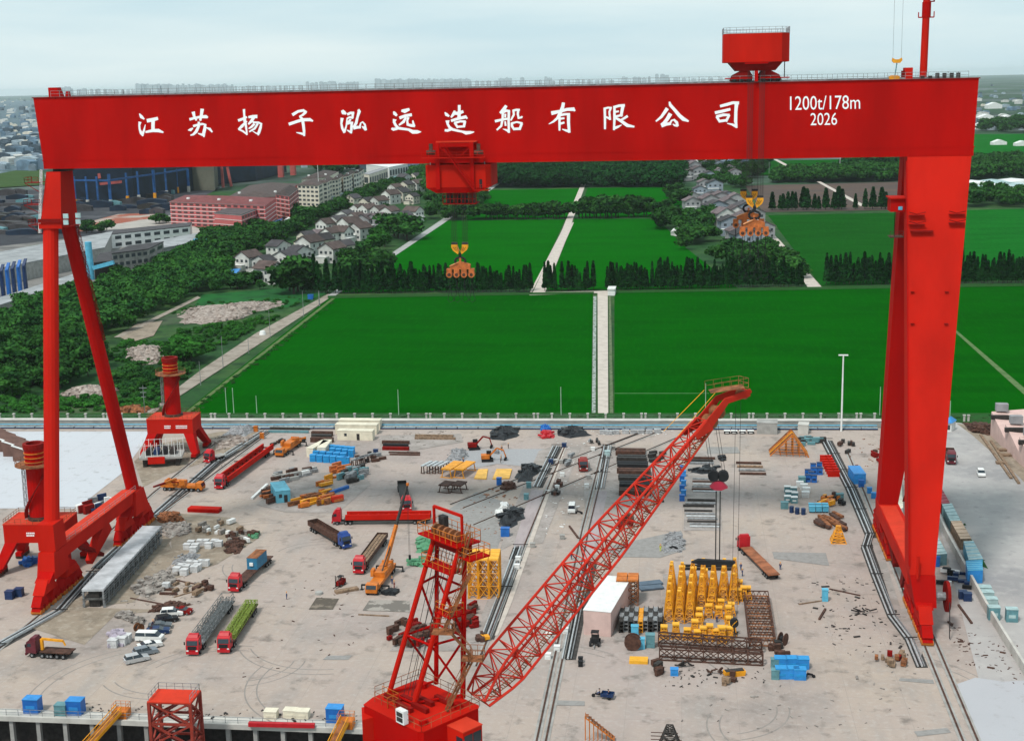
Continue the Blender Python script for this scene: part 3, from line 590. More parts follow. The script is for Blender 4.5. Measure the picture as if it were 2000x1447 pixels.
mb = MB(off); mb.tube((48.0, 259.3, 7.0), (50.3, 259.3, 7.0), .8, n=10); mb.build('reel_hub', STEEL, t)
mb = MB(off); mb.tube((50.5, 256.4, 7), (50.4, 254.5, .3), .1); mb.build('reel_cable', ROPE, t)
mb = MB(off); mb.tube((44.6, 257.7, 11), (44.6, 257.9, 15.5), .3); mb.build('service_post', RED2, t)
# brackets, machine cabin and platform on the right leg
def face(px, py):                    # point on the sloping near face of the right leg
    best = None
    for Y in [258.5+.25*i for i in range(104)]:
        q = AY(px, py, Y); zf = 11.5+(Y-258.5)/(YF-258.5)*(zbl-11.5)
        e = abs(q.z-zf)
        if best is None or e < best[0]: best = (e, q)
    return best[1]
for (px, py) in ((1790, 418), (1790, 436), (1868, 416), (1868, 433)):
    q = face(px, py); mb = MB(off)
    for s_ in (-1, 1): mb.beam(q+Vector((0, -.3, 0)), q+Vector((s_*1.6, -1.2, .5)), .16)
    mb.box(q.x-1.5, q.x+1.5, q.y-.9, q.y-.1, q.z-.25, q.z-.12); mb.build('lamp_bracket', REDD, t)
q = face(1795, 450); MB(off).box(44.2, q.x+2.6, q.y-.9, q.y+.3, q.z-.2, q.z+.05).build('ledge', REDD, t)
for (px, py) in ((1782, 570), (1849, 570), (1782, 632), (1848, 632)):
    q = face(px, py); MB(off).box(q.x-.35, q.x+.35, q.y-.35, q.y+.2, q.z-.1, q.z+.12).build('lug', REDD, t)
zc = AY(1760, 385, 284).z; zb_ = AY(1760, 413, 284).z
mb = MB(off); mb.box(40.9, 43.7, 283.5, 288, zb_, zc-.25); cabx = mb.build('lift_house', RED, t)
mb = MB(off); mb.box(40.6, 44.4, 283, 288.5, zc-.25, zc); mb.build('lift_house_roof', RED2, cabx)
q = AY(1758, 407, 283.4); MB(off).box(q.x-.35, q.x+.45, 283.38, 283.48, q.z-.3, q.z+.4).build('window', CYAN, cabx)
mb = MB(off); mb.lattice((42.0, 285, zb_-5), (42.0, 285, zb_), 2.2, 2.2, nb=4, rc=.09, rb=.06); mb.box(41.0, 43.7, 283.6, 287, zb_-5.2, zb_-5.0); mb.rail([(41, 283.6, zb_-5), (43.6, 283.6, zb_-5)], 1.1, 1); mb.build('lift_landing', BROWN, t)
# stairs down the inner far column
mb = MB(off)
for k in range(7):
    z = 14+k*5.2; mb.beam((48.0, 298-k*1.1, z), (48.0, 292-k*1.0, z+5), .7, .15); mb.beam((48.4, 298-k*1.1, z+1), (48.4, 292-k*1.0, z+6), .08)
mb.build('stair', REDD, t)
# maintenance jib post on top
q0, q1 = A(1803, 150, 287), A(1812, -40, 287)
mb = MB(off); mb.tube((q0.x, 287, ztl), (q1.x, 287, q1.z), .72, .68, 14); post = mb.build('jib_post', RED2, t, smooth=False)
qc = A(1809, 34, 287)
mb = MB(off); mb.tube((qc.x, 287, qc.z), (qc.x, 287, qc.z+2.9), .85, .85, 14); mb.box(qc.x-1.5, qc.x+1.5, 286.8, 287.2, qc.z-.1, qc.z+.12); mb.box(qc.x-1.55, qc.x-1.4, 286.8, 287.2, qc.z, qc.z+1); mb.box(qc.x+1.4, qc.x+1.55, 286.8, 287.2, qc.z, qc.z+1.1); mb.build('jib_collar', RED, t)
q2 = A(1815, 3, 287); mb = MB(off); mb.box(q2.x-.8, q2.x+1.0, 286.6, 287.4, q2.z-.1, q2.z+.1); mb.box(q2.x+.85, q2.x+1, 286.6, 287.4, q2.z, q2.z+.5); mb.build('jib_collar', REDD, t)
qh = A(1752, 118, 285.5)
h = thing('hook_block', 'small yellow hook block hanging on thin lines over the right end of the girder', 'hook block', qh)
mb = MB(qh); mb.side([(qh.x-1, qh.z-.1), (qh.x-.6, qh.z-.5), (qh.x+.6, qh.z-.5), (qh.x+1, qh.z), (qh.x+.9, qh.z+.5), (qh.x+.35, qh.z+.2), (qh.x-.35, qh.z+.2), (qh.x-.9, qh.z+.5)], 285.2, 285.8); mb.build('block', YEL, h)
mb = MB(qh); mb.tube((qh.x, 285.5, qh.z-.5), (qh.x-.35, 285.5, qh.z-3.2), .12); mb.build('hook_shank', TEAL, h)
mb = MB(qh)
for dx, tx in ((-.8, 1749), (.8, 1766)): e = A(tx, -60, 285.5); mb.tube((qh.x+dx, 285.5, qh.z+.4), e, .022, n=4)
mb.build('hoist_rope', ROPE, h)
q = A(1746, 155, 285.5); mb = MB(q); mb.cb(q.x, 285.4, ztl+.18, 2.0, 1.2, .65); mb.cb(q.x, 285.4, ztl+.83, 1.4, 1.0, .12); tag(mb.build('counterweight', YEL), 'small orange block lying on the girder top under the hanging hook', 'block')
# ---------------------------------------------------------------- upper trolley
q0, q1 = A(1413, 122, 283), A(1543, 118, 283); zt = A(1478, 66, 283).z; zb = A(1478, 121, 283).z
cx = (q0.x+q1.x)/2; hw = (q1.x-q0.x)/2
tr = thing('upper_trolley', 'red eight-sided trolley house running on top of the girder', 'trolley', (cx, 289, ztl))
o_ = Vector((cx, 289, ztl))
oct_ = [(cx-hw+1.2, 283), (cx+hw-1.6, 283), (cx+hw, 285), (cx+hw, 294), (cx+hw-1.6, 297), (cx-hw+1.2, 297), (cx-hw, 294), (cx-hw, 285)]
mb = MB(o_); mb.prism(oct_, zb, zt); mb.build('machinery_house', RED2, tr)
mb = MB(o_); mb.prism([(p[0], p[1]) for p in oct_], zt+.003, zt+.15, .995); mb.build('roof', CORAL, tr)
mb = MB(o_); pr = [(p[0], p[1], zt+.15) for p in oct_]; mb.rail(pr+[pr[0]], 1.15, 1.2, .045, 3); mb.build('handrail', STEEL, tr)
mb = MB(o_); zm = A(1478, 138, 283).z
mb.loft([[(cx-hw*.60, 284, zm), (cx+hw*.58, 284, zm), (cx+hw*.58, 295, zm), (cx-hw*.60, 295, zm)], [(cx-hw*.82, 283.5, zb-.01), (cx+hw*.80, 283.5, zb-.01), (cx+hw*.80, 296, zb-.01), (cx-hw*.82, 296, zb-.01)]])
mb.build('underframe', REDD, tr)
for s_ in (-1, 1):
    for yy in (284.2, 292.3):
        mb = MB(o_); mb.side([(cx+s_*hw*.12, ztl+.5), (cx+s_*hw*.78, ztl+.5), (cx+s_*hw*.7, ztl+1.6), (cx+s_*hw*.45, zm), (cx+s_*hw*.2, zm), (cx+s_*hw*.1, ztl+1.5)][::s_], yy, yy+1.4); mb.build('bogie_frame', REDD, tr)
        mb = MB(o_)
        for k in range(3): mb.tube((cx+s_*hw*(.22+.22*k), yy-.1, ztl+.55), (cx+s_*hw*(.22+.22*k), yy+1.5, ztl+.55), .42, n=10)
        mb.build('wheels', DARK, tr)
mb = MB(o_); mb.box(cx-hw*.95, cx-hw*.1, 283.4, 284.4, ztl+.9, ztl+1.1); mb.box(cx+hw*.12, cx+hw*1.0, 283.4, 284.4, ztl+.9, ztl+1.1); mb.box(cx-hw*.35, cx+hw*.35, 282.7, 283.4, zb-.35, zb-.1); mb.build('step_platform', RED, tr)
mb = MB(o_); xs = cx+hw*.85
mb.lattice((xs, 284, ztl+1), (xs, 284, zb), .7, .5, nb=2, rc=.1, rb=.08); mb.build('ladder', DARK, tr)
mb = MB(o_); mb.box(cx-.35, cx+.35, 283.2, 283.7, ztl+.3, zm); mb.build('guide_post', RED, tr)
# ropes and hooks of the upper trolley: two falls, one behind the other
def rope_fall(xs, Y, z0, z1, o, parent, r=.035, n=6):
    for cxs in xs:
        mb = MB(o)
        for k in range(n): x = cxs[0]+(cxs[1]-cxs[0])*k/(n-1); mb.tube((x, Y+(k % 2)*.5, z0), (x, Y+(k % 2)*.5, z1), r, n=4)
        mb.build('hoist_rope', ROPE, parent)
def heavy_hook(px, py, Y, ztop, label, ml, wpx=33):
    q = AY(px, py, Y); s_ = wpx/33*Y/283; h = thing('hook_block', label, 'hook block', q); W_ = 1.75*s_; zz = q.z
    for sg in (-1, 1):
        mb = MB(q); x0 = q.x+sg*W_*.98; x1 = q.x+sg*W_*.28
        mb.side([(x0, zz+.1), (x0, zz-.5*s_), (q.x+sg*W_*.82, zz-1.1*s_), (q.x+sg*.4, zz-1.9*s_), (q.x+sg*.15, zz-1.2*s_), (x1, zz-.3*s_), (x1, zz+.1)][::-sg], Y-.5, Y+.5); mb.build('sheave_frame', YEL, h)
        mb = MB(q); mb.box(min(x0, x1), max(x0, x1), Y-.45, Y+.45, zz+.11, zz+.55*s_); mb.build('sheaves', DARK, h)
        mb = MB(q)
        for k in range(3): mb.beam((q.x+sg*W_*(.32+.22*k), Y-.52, zz-.35*s_), (q.x+sg*W_*(.15+.14*k), Y-.52, zz-1.2*s_), .1, .06)
        mb.build('hazard_stripe', BLK, h)
    rope_fall(((q.x-W_*.95, q.x-W_*.35), (q.x+W_*.35, q.x+W_*.95)), Y, zz+.5, ztop, q, h)
    mb = MB(q); mb.tube((q.x, Y, zz-1.7*s_), (q.x, Y, zz-2.6*s_), .3*s_)
    for sg in (-1, 1): mb.path([(q.x, Y, zz-2.5*s_), (q.x+sg*.95*s_, Y, zz-2.9*s_), (q.x+sg*1.15*s_, Y, zz-3.5*s_), (q.x+sg*.6*s_, Y, zz-4.1*s_), (q.x, Y, zz-3.9*s_)], .24*s_, 7)
    mb.build('double_hook', BLK, h); return q
def lifting_beam(px, py, Y, hw, label, group=None, sling=5.5, seed=1):
    q = AY(px, py, Y); b_ = thing('lifting_beam', label, 'lifting beam', q); zz = q.z
    mb = MB(q); mb.side([(q.x-hw*.78, zz-1.2), (q.x+hw*.78, zz-1.2), (q.x+hw*.78, zz-.2), (q.x+hw*.3, zz+.25), (q.x-hw*.1, zz+.35), (q.x-hw*.78, zz-.5)], Y-.5, Y+.5); mb.build('beam', RUST2, b_)
    MB(q).side([(q.x-hw*.80, zz-.58), (q.x-hw*.1, zz+.27), (q.x-hw*.1, zz+.40), (q.x-hw*.80, zz-.45)], Y-.7, Y+.35).build('top_plate', mat('pale_orange_paint', (.8, .34, .14), .6), b_)
    mb = MB(q); mb.box(q.x-.2, q.x+.2, Y-.2, Y+.2, zz+.2, zz+1.2); mb.build('shackle', RUST2, b_)
    rr = random.Random(seed)
    for k in range(4):
        x = q.x+hw*(-.85+.57*k)
        mb = MB(q); mb.box(x-.55, x+.55, Y-.65, Y+.65, zz-2.0, zz-1.1); mb.tube((x, Y-.75, zz-2.3), (x, Y+.75, zz-2.3), .65, n=12); mb.build('sheave_head', RUST2, b_)
        MB(q).tube((x, Y-.80, zz-2.3), (x, Y-.76, zz-2.3), .35, n=10).build('sheave_hub', BROWN, b_)
    s_ = thing('slings', 'thin looped wire slings dangling under '+('the left lifting beam' if px < 1000 else 'one of the paired lifting beams, %s' % ('the near one' if Y < 285 else 'the far one')), 'slings', (q.x, Y, zz-2.9))
    for k in range(4):
        x = q.x+hw*(-.85+.57*k)
        mb = MB((q.x, Y, zz-2.9)); 
        for sg in (-1, 1): mb.path([(x, Y, zz-2.8), (x+sg*.12, Y, zz-2.8-sling*.45), (x+sg*.3, Y, zz-2.8-sling*.7), (x+sg*.75+rr.uniform(-.2, .2), Y, zz-2.8-sling*.9), (x, Y, zz-2.8-sling)], .045, 4)
        mb.build('sling', BLK, s_)
RUST2 = mat('weathered_orange_paint', (.55, .15, .035), .65, .25, 1.2)
heavy_hook(1463, 374, 295, zm, 'yellow and black hook block, the far one of the pair below the top trolley', None)
heavy_hook(1474, 387, 282.3, zm, 'yellow and black hook block, the near one of the pair below the top trolley', None)
lifting_beam(1462, 417, 295, 3.1, 'rusty orange lifting beam, the far one of the pair in front of the village', seed=4, sling=6.5)
lifting_beam(1473, 432, 282.3, 2.7, 'rusty orange lifting beam, the near one of the pair in front of the village', seed=5, sling=9)
# ---------------------------------------------------------------- lower trolley wrapped under the girder
YT = 282.6
q0, q1 = A(830, 350, YT), A(957, 350, YT); lz = A(893, 322, YT).z; l1 = A(893, 366, YT).z; l2 = A(893, 377, YT).z; cx = (q0.x+q1.x)/2; hw = (q1.x-q0.x)/2
lt = thing('lower_trolley', 'red trolley house slung under the girder with an inclined stair on its front', 'trolley', (cx, 289, l2)); o_ = Vector((cx, 289, l2))
oc = [(cx-hw+.9, YT), (cx+hw-.9, YT), (cx+hw, YT+1.2), (cx+hw, 294), (cx+hw-1, 295.4), (cx-hw+1, 295.4), (cx-hw, 294), (cx-hw, YT+1.2)]
mb = MB(o_); mb.prism(oc, l1, lz); mb.build('machinery_house', RED2, lt)
x0, x1 = A(852, 378, YT).x, A(931, 378, YT).x
mb = MB(o_); mb.loft([[(x0, YT+.4, l2), (x1, YT+.4, l2), (x1, 294, l2), (x0, 294, l2)], [(cx-hw+.2, YT+.05, l1-.003), (cx+hw-.2, YT+.05, l1-.003), (cx+hw-.2, 295, l1-.003), (cx-hw+.2, 295, l1-.003)]]); mb.build('hopper', RED, lt)
zu = A(893, 278, YT).z
for px in (853, 858, 918, 925): pass
for px0, px1 in ((850, 858), (917, 925)):
    a_, b_ = A(px0, 300, YT-.35).x, A(px1, 300, YT-.35).x
    MB(o_).box(a_, b_, YT-.5, YT-.05, l1-.3, zu).build('hanger_column', RED, lt)
a_, b_ = A(852, 300, YT).x, A(931, 300, YT).x
MB(o_).box(a_, b_, YT-.25, YT+1.3, zu+.003, zu+.25).build('cross_beam', CORAL, lt)
zp = A(893, 307, YT).z; a2, b2 = A(824, 307, YT-1).x, A(947, 305, YT-1).x
mb = MB(o_); mb.box(a2, b2, YT-1.6, YT-.55, zp-.12, zp+.05); mb.rail([(a2, YT-1.6, zp), (b2, YT-1.6, zp)], 1.1, 1.4, .05); mb.build('walkway', RED2, lt)
mb = MB(o_); pA = A(866, 290, YT-1.2); pB = A(927, 372, YT-1.2); mb.beam(pA, pB, .7, .25); mb.beam(pA+Vector((0, -.3, 1)), pB+Vector((0, -.3, 1)), .08); mb.beam(pA+Vector((0, .3, 1)), pB+Vector((0, .3, 1)), .08)
for k in range(9): e = pA.lerp(pB, k/8)+Vector((0, -.3, 0)); mb.beam(e, e+Vector((0, 0, 1)), .05)
mb.build('stair', RED, lt)
mb = MB(o_); a3, b3 = A(858, 290, YT-.3), A(917, 290, YT-.3); zz = zu-.9
mb.beam((a3.x, YT-.3, zz), (a3.x+2.2, YT-.3, zp), .18); mb.beam((b3.x, YT-.3, zz), (b3.x-2.2, YT-.3, zp), .18); mb.box(a3.x, b3.x, YT-.35, YT-.1, zu-.9, zu-.1); mb.build('brace', RED, lt)
for px, sg in ((842, -1), (935, 1)):
    e = A(px, 298, YT-.6); mb = MB(o_); mb.tube((e.x-.9, YT-.7, e.z), (e.x+.9, YT-.7, e.z), .5, n=10); mb.cb(e.x, YT-.7, e.z+.4, .7, .6, 1.4); mb.build('winch', BROWN, lt)
for px in (841, 947):
    e = A(px, 320, YT+1.3)
    mb = MB(o_); mb.path([(e.x, YT+1, lz-.1), (e.x, YT+1, lz+.5)], .1); mb.build('hanger_rod', STEEL, lt)
e0, e1 = A(936, 350, YT-.02), A(942, 368, YT-.02); MB(o_).box(e0.x, e1.x, YT-.06, YT-.01, e1.z, e0.z).build('door', BLK, lt)
mb = MB(o_); e = A(942, 371, YT-1); mb.box(e.x-2.0, e.x+1.3, YT-1.2, YT-.05, e.z-.1, e.z); mb.rail([(e.x-2, YT-1.2, e.z), (e.x+1.3, YT-1.2, e.z)], 1.1, .9, .05); mb.build('landing', RED2, lt)
z3 = A(893, 400, YT).z; a4, b4 = A(865, 390, YT+1).x, A(930, 390, YT+1).x
mb = MB(o_); mb.box(a4, b4, YT+1, YT+6, z3, z3+.2); mb.rail([(a4, YT+1, z3+.2), (b4, YT+1, z3+.2)], 1.9, .8, .09, 2); mb.build('lower_platform', REDD, lt)
for k in range(4):
    x = a4+(b4-a4)*(.15+.23*k); MB(o_).box(x-.45, x+.45, YT+2, YT+5, z3+.2, l2-.003).build('winch_drum', BROWN if k % 2 else DARK, lt)
heavy_hook(898, 478, YT+2, z3, 'yellow and black hook block hanging below the underslung trolley', None)
lifting_beam(899, 514, YT+2, 2.75, 'orange four-headed lifting beam hanging in front of the conifer row', seed=2)
# ================================================================ FOREGROUND LUFFING CRANE
ZR = 44.0
def r2(px, py, z=ZR): return G(px, py, z)
Lc, Bc, Rc, Fc = r2(704, 1374), r2(818, 1322), r2(932, 1378), r2(828, 1430)
# square the roof plan up
cc = (Lc+Rc+Bc+Fc)/4; ux = ((Rc-Bc)+(Fc-Lc)).normalized(); uy = Vector((-ux.y, ux.x, 0))
hx = ((Rc-Bc).length+(Fc-Lc).length)/4; hy = ((Bc-Lc).length+(Rc-Fc).length)/4
fc = thing('luffing_crane', 'red lattice boom harbour crane rising from the bottom edge of the yard', 'crane', (cc.x, cc.y, ZR-9)); fo = Vector(fc.location)
def U(a, b, z=ZR): p = cc+ux*a*hx+uy*b*hy; return (p.x, p.y, z)
mb = MB(fo)
pl = [U(-1, -.55), U(-.86, -1), U(.92, -1), U(1, -.9), U(1, .92), U(.92, 1), U(-.92, 1), U(-1, .92)]
mb.prism([(p[0], p[1]) for p in pl], ZR-9, ZR-.14); house = mb.build('machinery_house', RED, fc)
mb = MB(fo); mb.prism([(p[0], p[1]) for p in pl], ZR-.137, ZR, 1.015); mb.build('roof', RED2, house)
mb = MB(fo); 
q0, q1, q2, q3 = U(-1.0, -.56), U(-.55, -.98), U(-.62, -1.3), U(-1.12, -.85)
mb.prism([(q[0], q[1]) for q in (q0, q3, q2, q1)], ZR-9, ZR-.9); mb.build('side_housing', RED2, house)
for (a, b, w_) in ((-.55, -.35, 1.9), (-.25, -.1, 1.9), (.02, .15, 2.0), (-.05, -.45, 1.8), (.3, .5, 2.0), (.2, -.2, 1.9)):
    p = Vector(U(a, b)); mb = MB(fo); mb.beam(p-uy*0-ux*w_/1.6+Vector((0, 0, .25)), p+ux*w_/1.6+Vector((0, 0, .25)), .45, .5); mb.build('vent', REDD, house)
for (a, b) in ((-.6, .72), (.75, -.65), (.7, .55)):
    p = U(a, b); mb = MB(fo); mb.cyl(p[0], p[1], ZR, ZR+.5, .45, .45, 10); mb.build('vent_cap', RED, house)
mb = MB(fo); p = U(.42, -1.0); mb.at(p[0], p[1], ZR+.1, math.atan2(ux.y, ux.x)); mb.box(-.6, .6, -.3, .3, 0, 1.4); acu = mb.build('air_conditioner', WHT, house)
mb = MB(fo); mb.at(p[0], p[1], ZR+.1, math.atan2(ux.y, ux.x)); mb.box(-.45, .45, -.34, -.31, .2, .65); mb.box(-.45, .45, -.34, -.31, .75, 1.2); mb.build('grille', DARK, acu)
mb = MB(fo); rp = [U(-1, -.5), U(-1, .98), U(.98, .98), U(.98, -.95), U(.3, -.95), U(.3, -.7), U(-.35, -.7), U(-.8, -.7)]
mb.rail(rp, 1.1, 1.2, .03, 2); mb.build('handrail', RUST, fc)
mb = MB(fo); mb.rail([U(-.35, -.72, ZR+.05), U(-.35, -.35, ZR+.05), U(-.9, -.35, ZR+.05)], 1.1, .8, .03, 2); mb.build('handrail', ORNG, fc)
# driver cab
cb0 = r2(933, 1378, ZR-.3)
mb = MB(fo); p = Vector(U(1.22, .18)); ang = math.atan2(ux.y, ux.x)
mb.at(p.x, p.y, ZR-4.4, ang); mb.front([(-1.25, 0), (1.25, 0), (1.25, 3.9), (-1.25, 3.9)], -1.4, 1.3); cabf = mb.build('driver_cab', RED2, fc)
mb = MB(fo); mb.at(p.x, p.y, ZR-4.4, ang); mb.box(-1.4, 1.35, -1.3, 1.3, 3.903, 4.0); mb.build('cab_roof', CORAL, cabf)
for z0, z1 in ((1.3, 2.2), (2.35, 3.5)):
    mb = MB(fo); mb.at(p.x, p.y, ZR-4.4, ang); mb.box(1.31, 1.34, -1.1, -.05, z0, z1); mb.box(1.31, 1.34, .05, 1.1, z0, z1); mb.build('window', GLASS, cabf)
mb = MB(fo); mb.at(p.x, p.y, ZR-4.4, ang); mb.box(.3, 1.2, -1.29, -1.26, 1.3, 3.3); mb.build('window', GLASS, cabf)
# A-frame tower
b1, b2 = Vector(r2(759, 1357)), Vector(r2(808, 1377)); b3, b4 = Vector(r2(852, 1334)), Vector(r2(904, 1361))
T3, T4 = AY(854, 1055, b3.y), AY(908, 1072, b4.y); zt = (T3.z+T4.z)/2+.8; T3.z = T4.z = zt
T1, T2 = AY(849, 1025, b3.y-.9), AY(898, 1040, b4.y-.9); T1.z = T2.z = zt
mb = MB(fo)
for a_, b_, r_ in ((b1, T1, .28), (b2, T2, .28), (b3, T3, .25), (b4, T4, .28)):
    m2 = MB(fo); m2.tube(a_, b_, r_, r_*.9, 8); m2.build('mast_leg', RED2 if a_ in (b1, b2) else RED, fc)
def on(a_, b_, t): return a_.lerp(b_, t)
br = [(on(b1, T1, .38), on(b2, T2, .38)), (on(b1, T1, .38), on(b3, T3, .40)), (on(b2, T2, .38), on(b4, T4, .40)), (on(b1, T1, .7), on(b3, T3, .72)), (on(b2, T2, .7), on(b4, T4, .72)), (on(b1, T1, .7), b3.lerp(T3, .38)), (on(b2, T2, .38), b4.lerp(T4, .05)), (on(b1, T1, .38), b3.lerp(T3, .05)), (on(b2, T2, .7), on(b4, T4, .4)), (on(b3, T3, .72), on(b4, T4, .72)), (on(b3, T3, .4), on(b4, T4, .4)), (on(b3, T3, .02), on(b4, T4, .38)), (on(b4, T4, .42), on(b3, T3, .7)), (b1+Vector((0, 0, .3)), b2+Vector((0, 0, .3))), (b3+Vector((0, 0, .3)), b1+Vector((0, 0, .3))), (b2+Vector((0, 0, .3)), b4+Vector((0, 0, .3)))]
m2 = MB(fo)
for a_, b_ in br: m2.tube(a_, b_, .13, n=6)
m2.build('mast_bracing', RED, fc)
tc_ = (T1+T2+T3+T4)/4; ex = (T4-T3).normalized(); ey = Vector((-ex.y, ex.x, 0)); ax_ = math.atan2(ex.y, ex.x)
tw = (T4-T3).length
def deck(zz, x0, x1, y0, y1, mt=RED, rl=ORNG, name='platform'):
    m2 = MB(fo); m2.at(tc_.x, tc_.y, zz, ax_); m2.box(x0, x1, y0, y1, 0, .15); d_ = m2.build(name, mt, fc)
    m2 = MB(fo); m2.at(tc_.x, tc_.y, zz, ax_); m2.rail([(x0, y0, .15), (x1, y0, .15), (x1, y1, .15), (x0, y1, .15), (x0, y0, .15)], 1.15, .9, .035, 2); m2.build('handrail', rl, d_); return d_
deck(zt, -tw/2-1.1, tw/2+.8, -1.4, 1.6)
deck(zt-3.0, -tw/2-.3, tw/2-.3, -1.6, .2)
deck(zt-1.2, tw/2+.2, tw/2+2.0, -.8, 1.8)
deck(zt-7.0, tw/2-1.4, tw/2+.8, -2.6, -.8)
m2 = MB(fo); m2.at(tc_.x, tc_.y, zt, ax_)
for x in (-tw/2-.1, tw/2-.1): m2.beam((x, 0, 0), (x, 0, 2.9), .22)
m2.beam((-tw/2-.1, 0, 2.9), (tw/2-.1, 0, 2.9), .26); m2.build('head_frame', RED2, fc)
for k in range(5):
    m2 = MB(fo); m2.at(tc_.x, tc_.y, zt+.15, ax_); x = -tw/2+.4+k*tw/5; m2.tube((x, -.25, .55), (x+.28, -.25, .55), .6, n=14); m2.build('sheave', RUST, fc)
m2 = MB(fo); m2.at(tc_.x, tc_.y, zt-1.0, ax_); m2.box(-tw/2-.2, tw/2+.2, -.5, .9, 0, .95); m2.build('head_box', REDD, fc)
m2 = MB(fo); m2.at(tc_.x, tc_.y, zt+.15, ax_); m2.box(-tw/2+.2, -tw/2+1.1, .3, .9, 0, 1.8); m2.build('control_box', DARK, fc)
def ladder(p, q, w_=.6, m=RUST, name='stair', treads=True, side=None):
    p = Vector(p); q = Vector(q); d = (q-p).normalized(); s_ = side or d.cross(Vector((0, 0, 1)))
    s_ = Vector(s_).normalized()*w_/2; m2 = MB(fo); L_ = (q-p).length; n_ = int(L_/.55)
    for sg in (-1, 1): m2.beam(p+s_*sg, q+s_*sg, .09, .2); m2.beam(p+s_*sg+Vector((0, 0, 1)), q+s_*sg+Vector((0, 0, 1)), .05)
    for k in range(n_+1):
        c_ = p.lerp(q, k/n_); m2.beam(c_-s_, c_+s_, .12, .05)
        if k % 3 == 0:
            for sg in (-1, 1): m2.beam(c_+s_*sg, c_+s_*sg+Vector((0, 0, 1)), .04)
    return m2.build(name, m, fc)
sd = tuple(ex)
k1 = AY(912, 1100, b4.y-1); k2 = AY(862, 1240, b4.y-2.2); k3 = AY(925, 1285, b4.y-1.5); k4 = r2(872, 1388)
ladder(AY(916, 1040, b4.y-.6), AY(896, 1120, b4.y-1.6)); ladder(AY(918, 1120, b4.y-1.6), AY(868, 1228, b4.y-2.6)); ladder(AY(878, 1232, b4.y-2.6), AY(922, 1282, b4.y-2)); ladder(AY(922, 1286, b4.y-2), k4+Vector((0, 0, .1)))
for q_, dx in ((AY(866, 1232, b4.y-2.6), 1.2), (AY(924, 1284, b4.y-2), 1.2)):
    m2 = MB(fo); m2.cb(q_.x, q_.y, q_.z-.1, 2.2, 1.5, .12); m2.rail([(q_.x-1.1, q_.y-.75, q_.z), (q_.x+1.1, q_.y-.75, q_.z), (q_.x+1.1, q_.y+.75, q_.z), (q_.x-1.1, q_.y+.75, q_.z)], 1.1, .8, .035); m2.build('landing', RUST, fc)
m2 = MB(fo)
for fx in (.1, .35, .6): m2.tube(r2(786+30*fx, 1352+15*fx), T3.lerp(T4, fx), .03, n=4); m2.tube(r2(800+30*fx, 1356+15*fx), T3.lerp(T4, fx+.1), .03, n=4)
m2.build('luffing_rope', ROPE, fc)
# boom
YTIP = 150.0
P0 = AY(934, 1362, b4.y-.3); P1 = AY(1376, 826, YTIP-1)
boom = MB(fo); d_ = (P1-P0).normalized(); bx = Vector((d_.y, -d_.x, 0)).normalized(); bu = bx.cross(d_).normalized()
Lb = (P1-P0).length
def sec(t):
    if t < .10: f = t/.10; return 3.3, .8+f*2.4
    if t < .55: return 3.3-(t-.1)*1.0, 3.2
    return 2.85-(t-.55)*2.9, 3.2-(t-.55)*4.0
def ch(t, k):
    w_, h_ = sec(t); return P0.lerp(P1, t)+bx*(w_/2*(-1, 1, 1, -1)[k])+bu*(h_/2*(-1, -1, 1, 1)[k])
NB = 26
ts = [i/NB for i in range(NB+1)]
for k in range(4):
    m2 = MB(fo)
    for a_, b_ in zip(ts, ts[1:]): m2.tube(ch(a_, k), ch(b_, k), .15, n=6, cap=False)
    m2.build('boom_chord', BOOMR, fc)
m2 = MB(fo)
for i, t_ in enumerate(ts):
    for k in range(4): m2.tube(ch(t_, k), ch(t_, (k+1) % 4), .065, n=4, cap=False)
    if i < NB:
        for k in range(4):
            a_, b_ = (k, (k+1) % 4) if (i+k) % 2 == 0 else ((k+1) % 4, k); m2.tube(ch(t_, a_), ch(ts[i+1], b_), .075, n=4, cap=False)
    if i in (4, 11, 18): 
        for k in range(2): m2.tube(ch(t_, k), ch(t_, k+2), .09, n=4, cap=False)
m2.build('boom_lacing', BOOMR, fc)
m2 = MB(fo)      # walkway and ladder inside the boom
for i in range(NB*5):
    t_ = i/NB/5
    w_, h_ = sec(t_); c_ = P0.lerp(P1, t_)+bu*(-h_/2+.15)+bx*.6; m2.beam(c_-bx*.35, c_+bx*.35, .09, .05)
    if i % 5 == 0: m2.beam(c_+bx*.35, c_+bx*.35+bu*1.0, .05)
for sg in (-.35, .35):
    for a_, b_ in zip(ts, ts[1:]):
        m2.beam(P0.lerp(P1, a_)+bu*(-sec(a_)[1]/2+.15)+bx*(.6+sg), P0.lerp(P1, b_)+bu*(-sec(b_)[1]/2+.15)+bx*(.6+sg), .07)
        m2.beam(P0.lerp(P1, a_)+bu*(-sec(a_)[1]/2+1.15)+bx*(.6+sg), P0.lerp(P1, b_)+bu*(-sec(b_)[1]/2+1.15)+bx*(.6+sg), .05)
m2.build('boom_walkway', RUST, fc)
m2 = MB(fo)      # plated boom end and head
for sg in (-1, 1):
    for a_, b_ in ((.94, 1.0),):
        s0, s1 = sec(a_), sec(b_); o1, o2 = P0.lerp(P1, a_)+bx*sg*(s0[0]/2+.17), P0.lerp(P1, b_)+bx*sg*(s1[0]/2+.17)
        m2.loft([[o1+bu*s0[1]*.1, o1+bu*s0[1]/2, o1+bu*s0[1]/2+bx*sg*.08, o1+bu*s0[1]*.1+bx*sg*.08], [o2-bu*s1[1]/2, o2+bu*s1[1]/2, o2+bu*s1[1]/2+bx*sg*.08, o2-bu*s1[1]/2+bx*sg*.08]])
m2.build('boom_end_plate', BOOMR, fc)
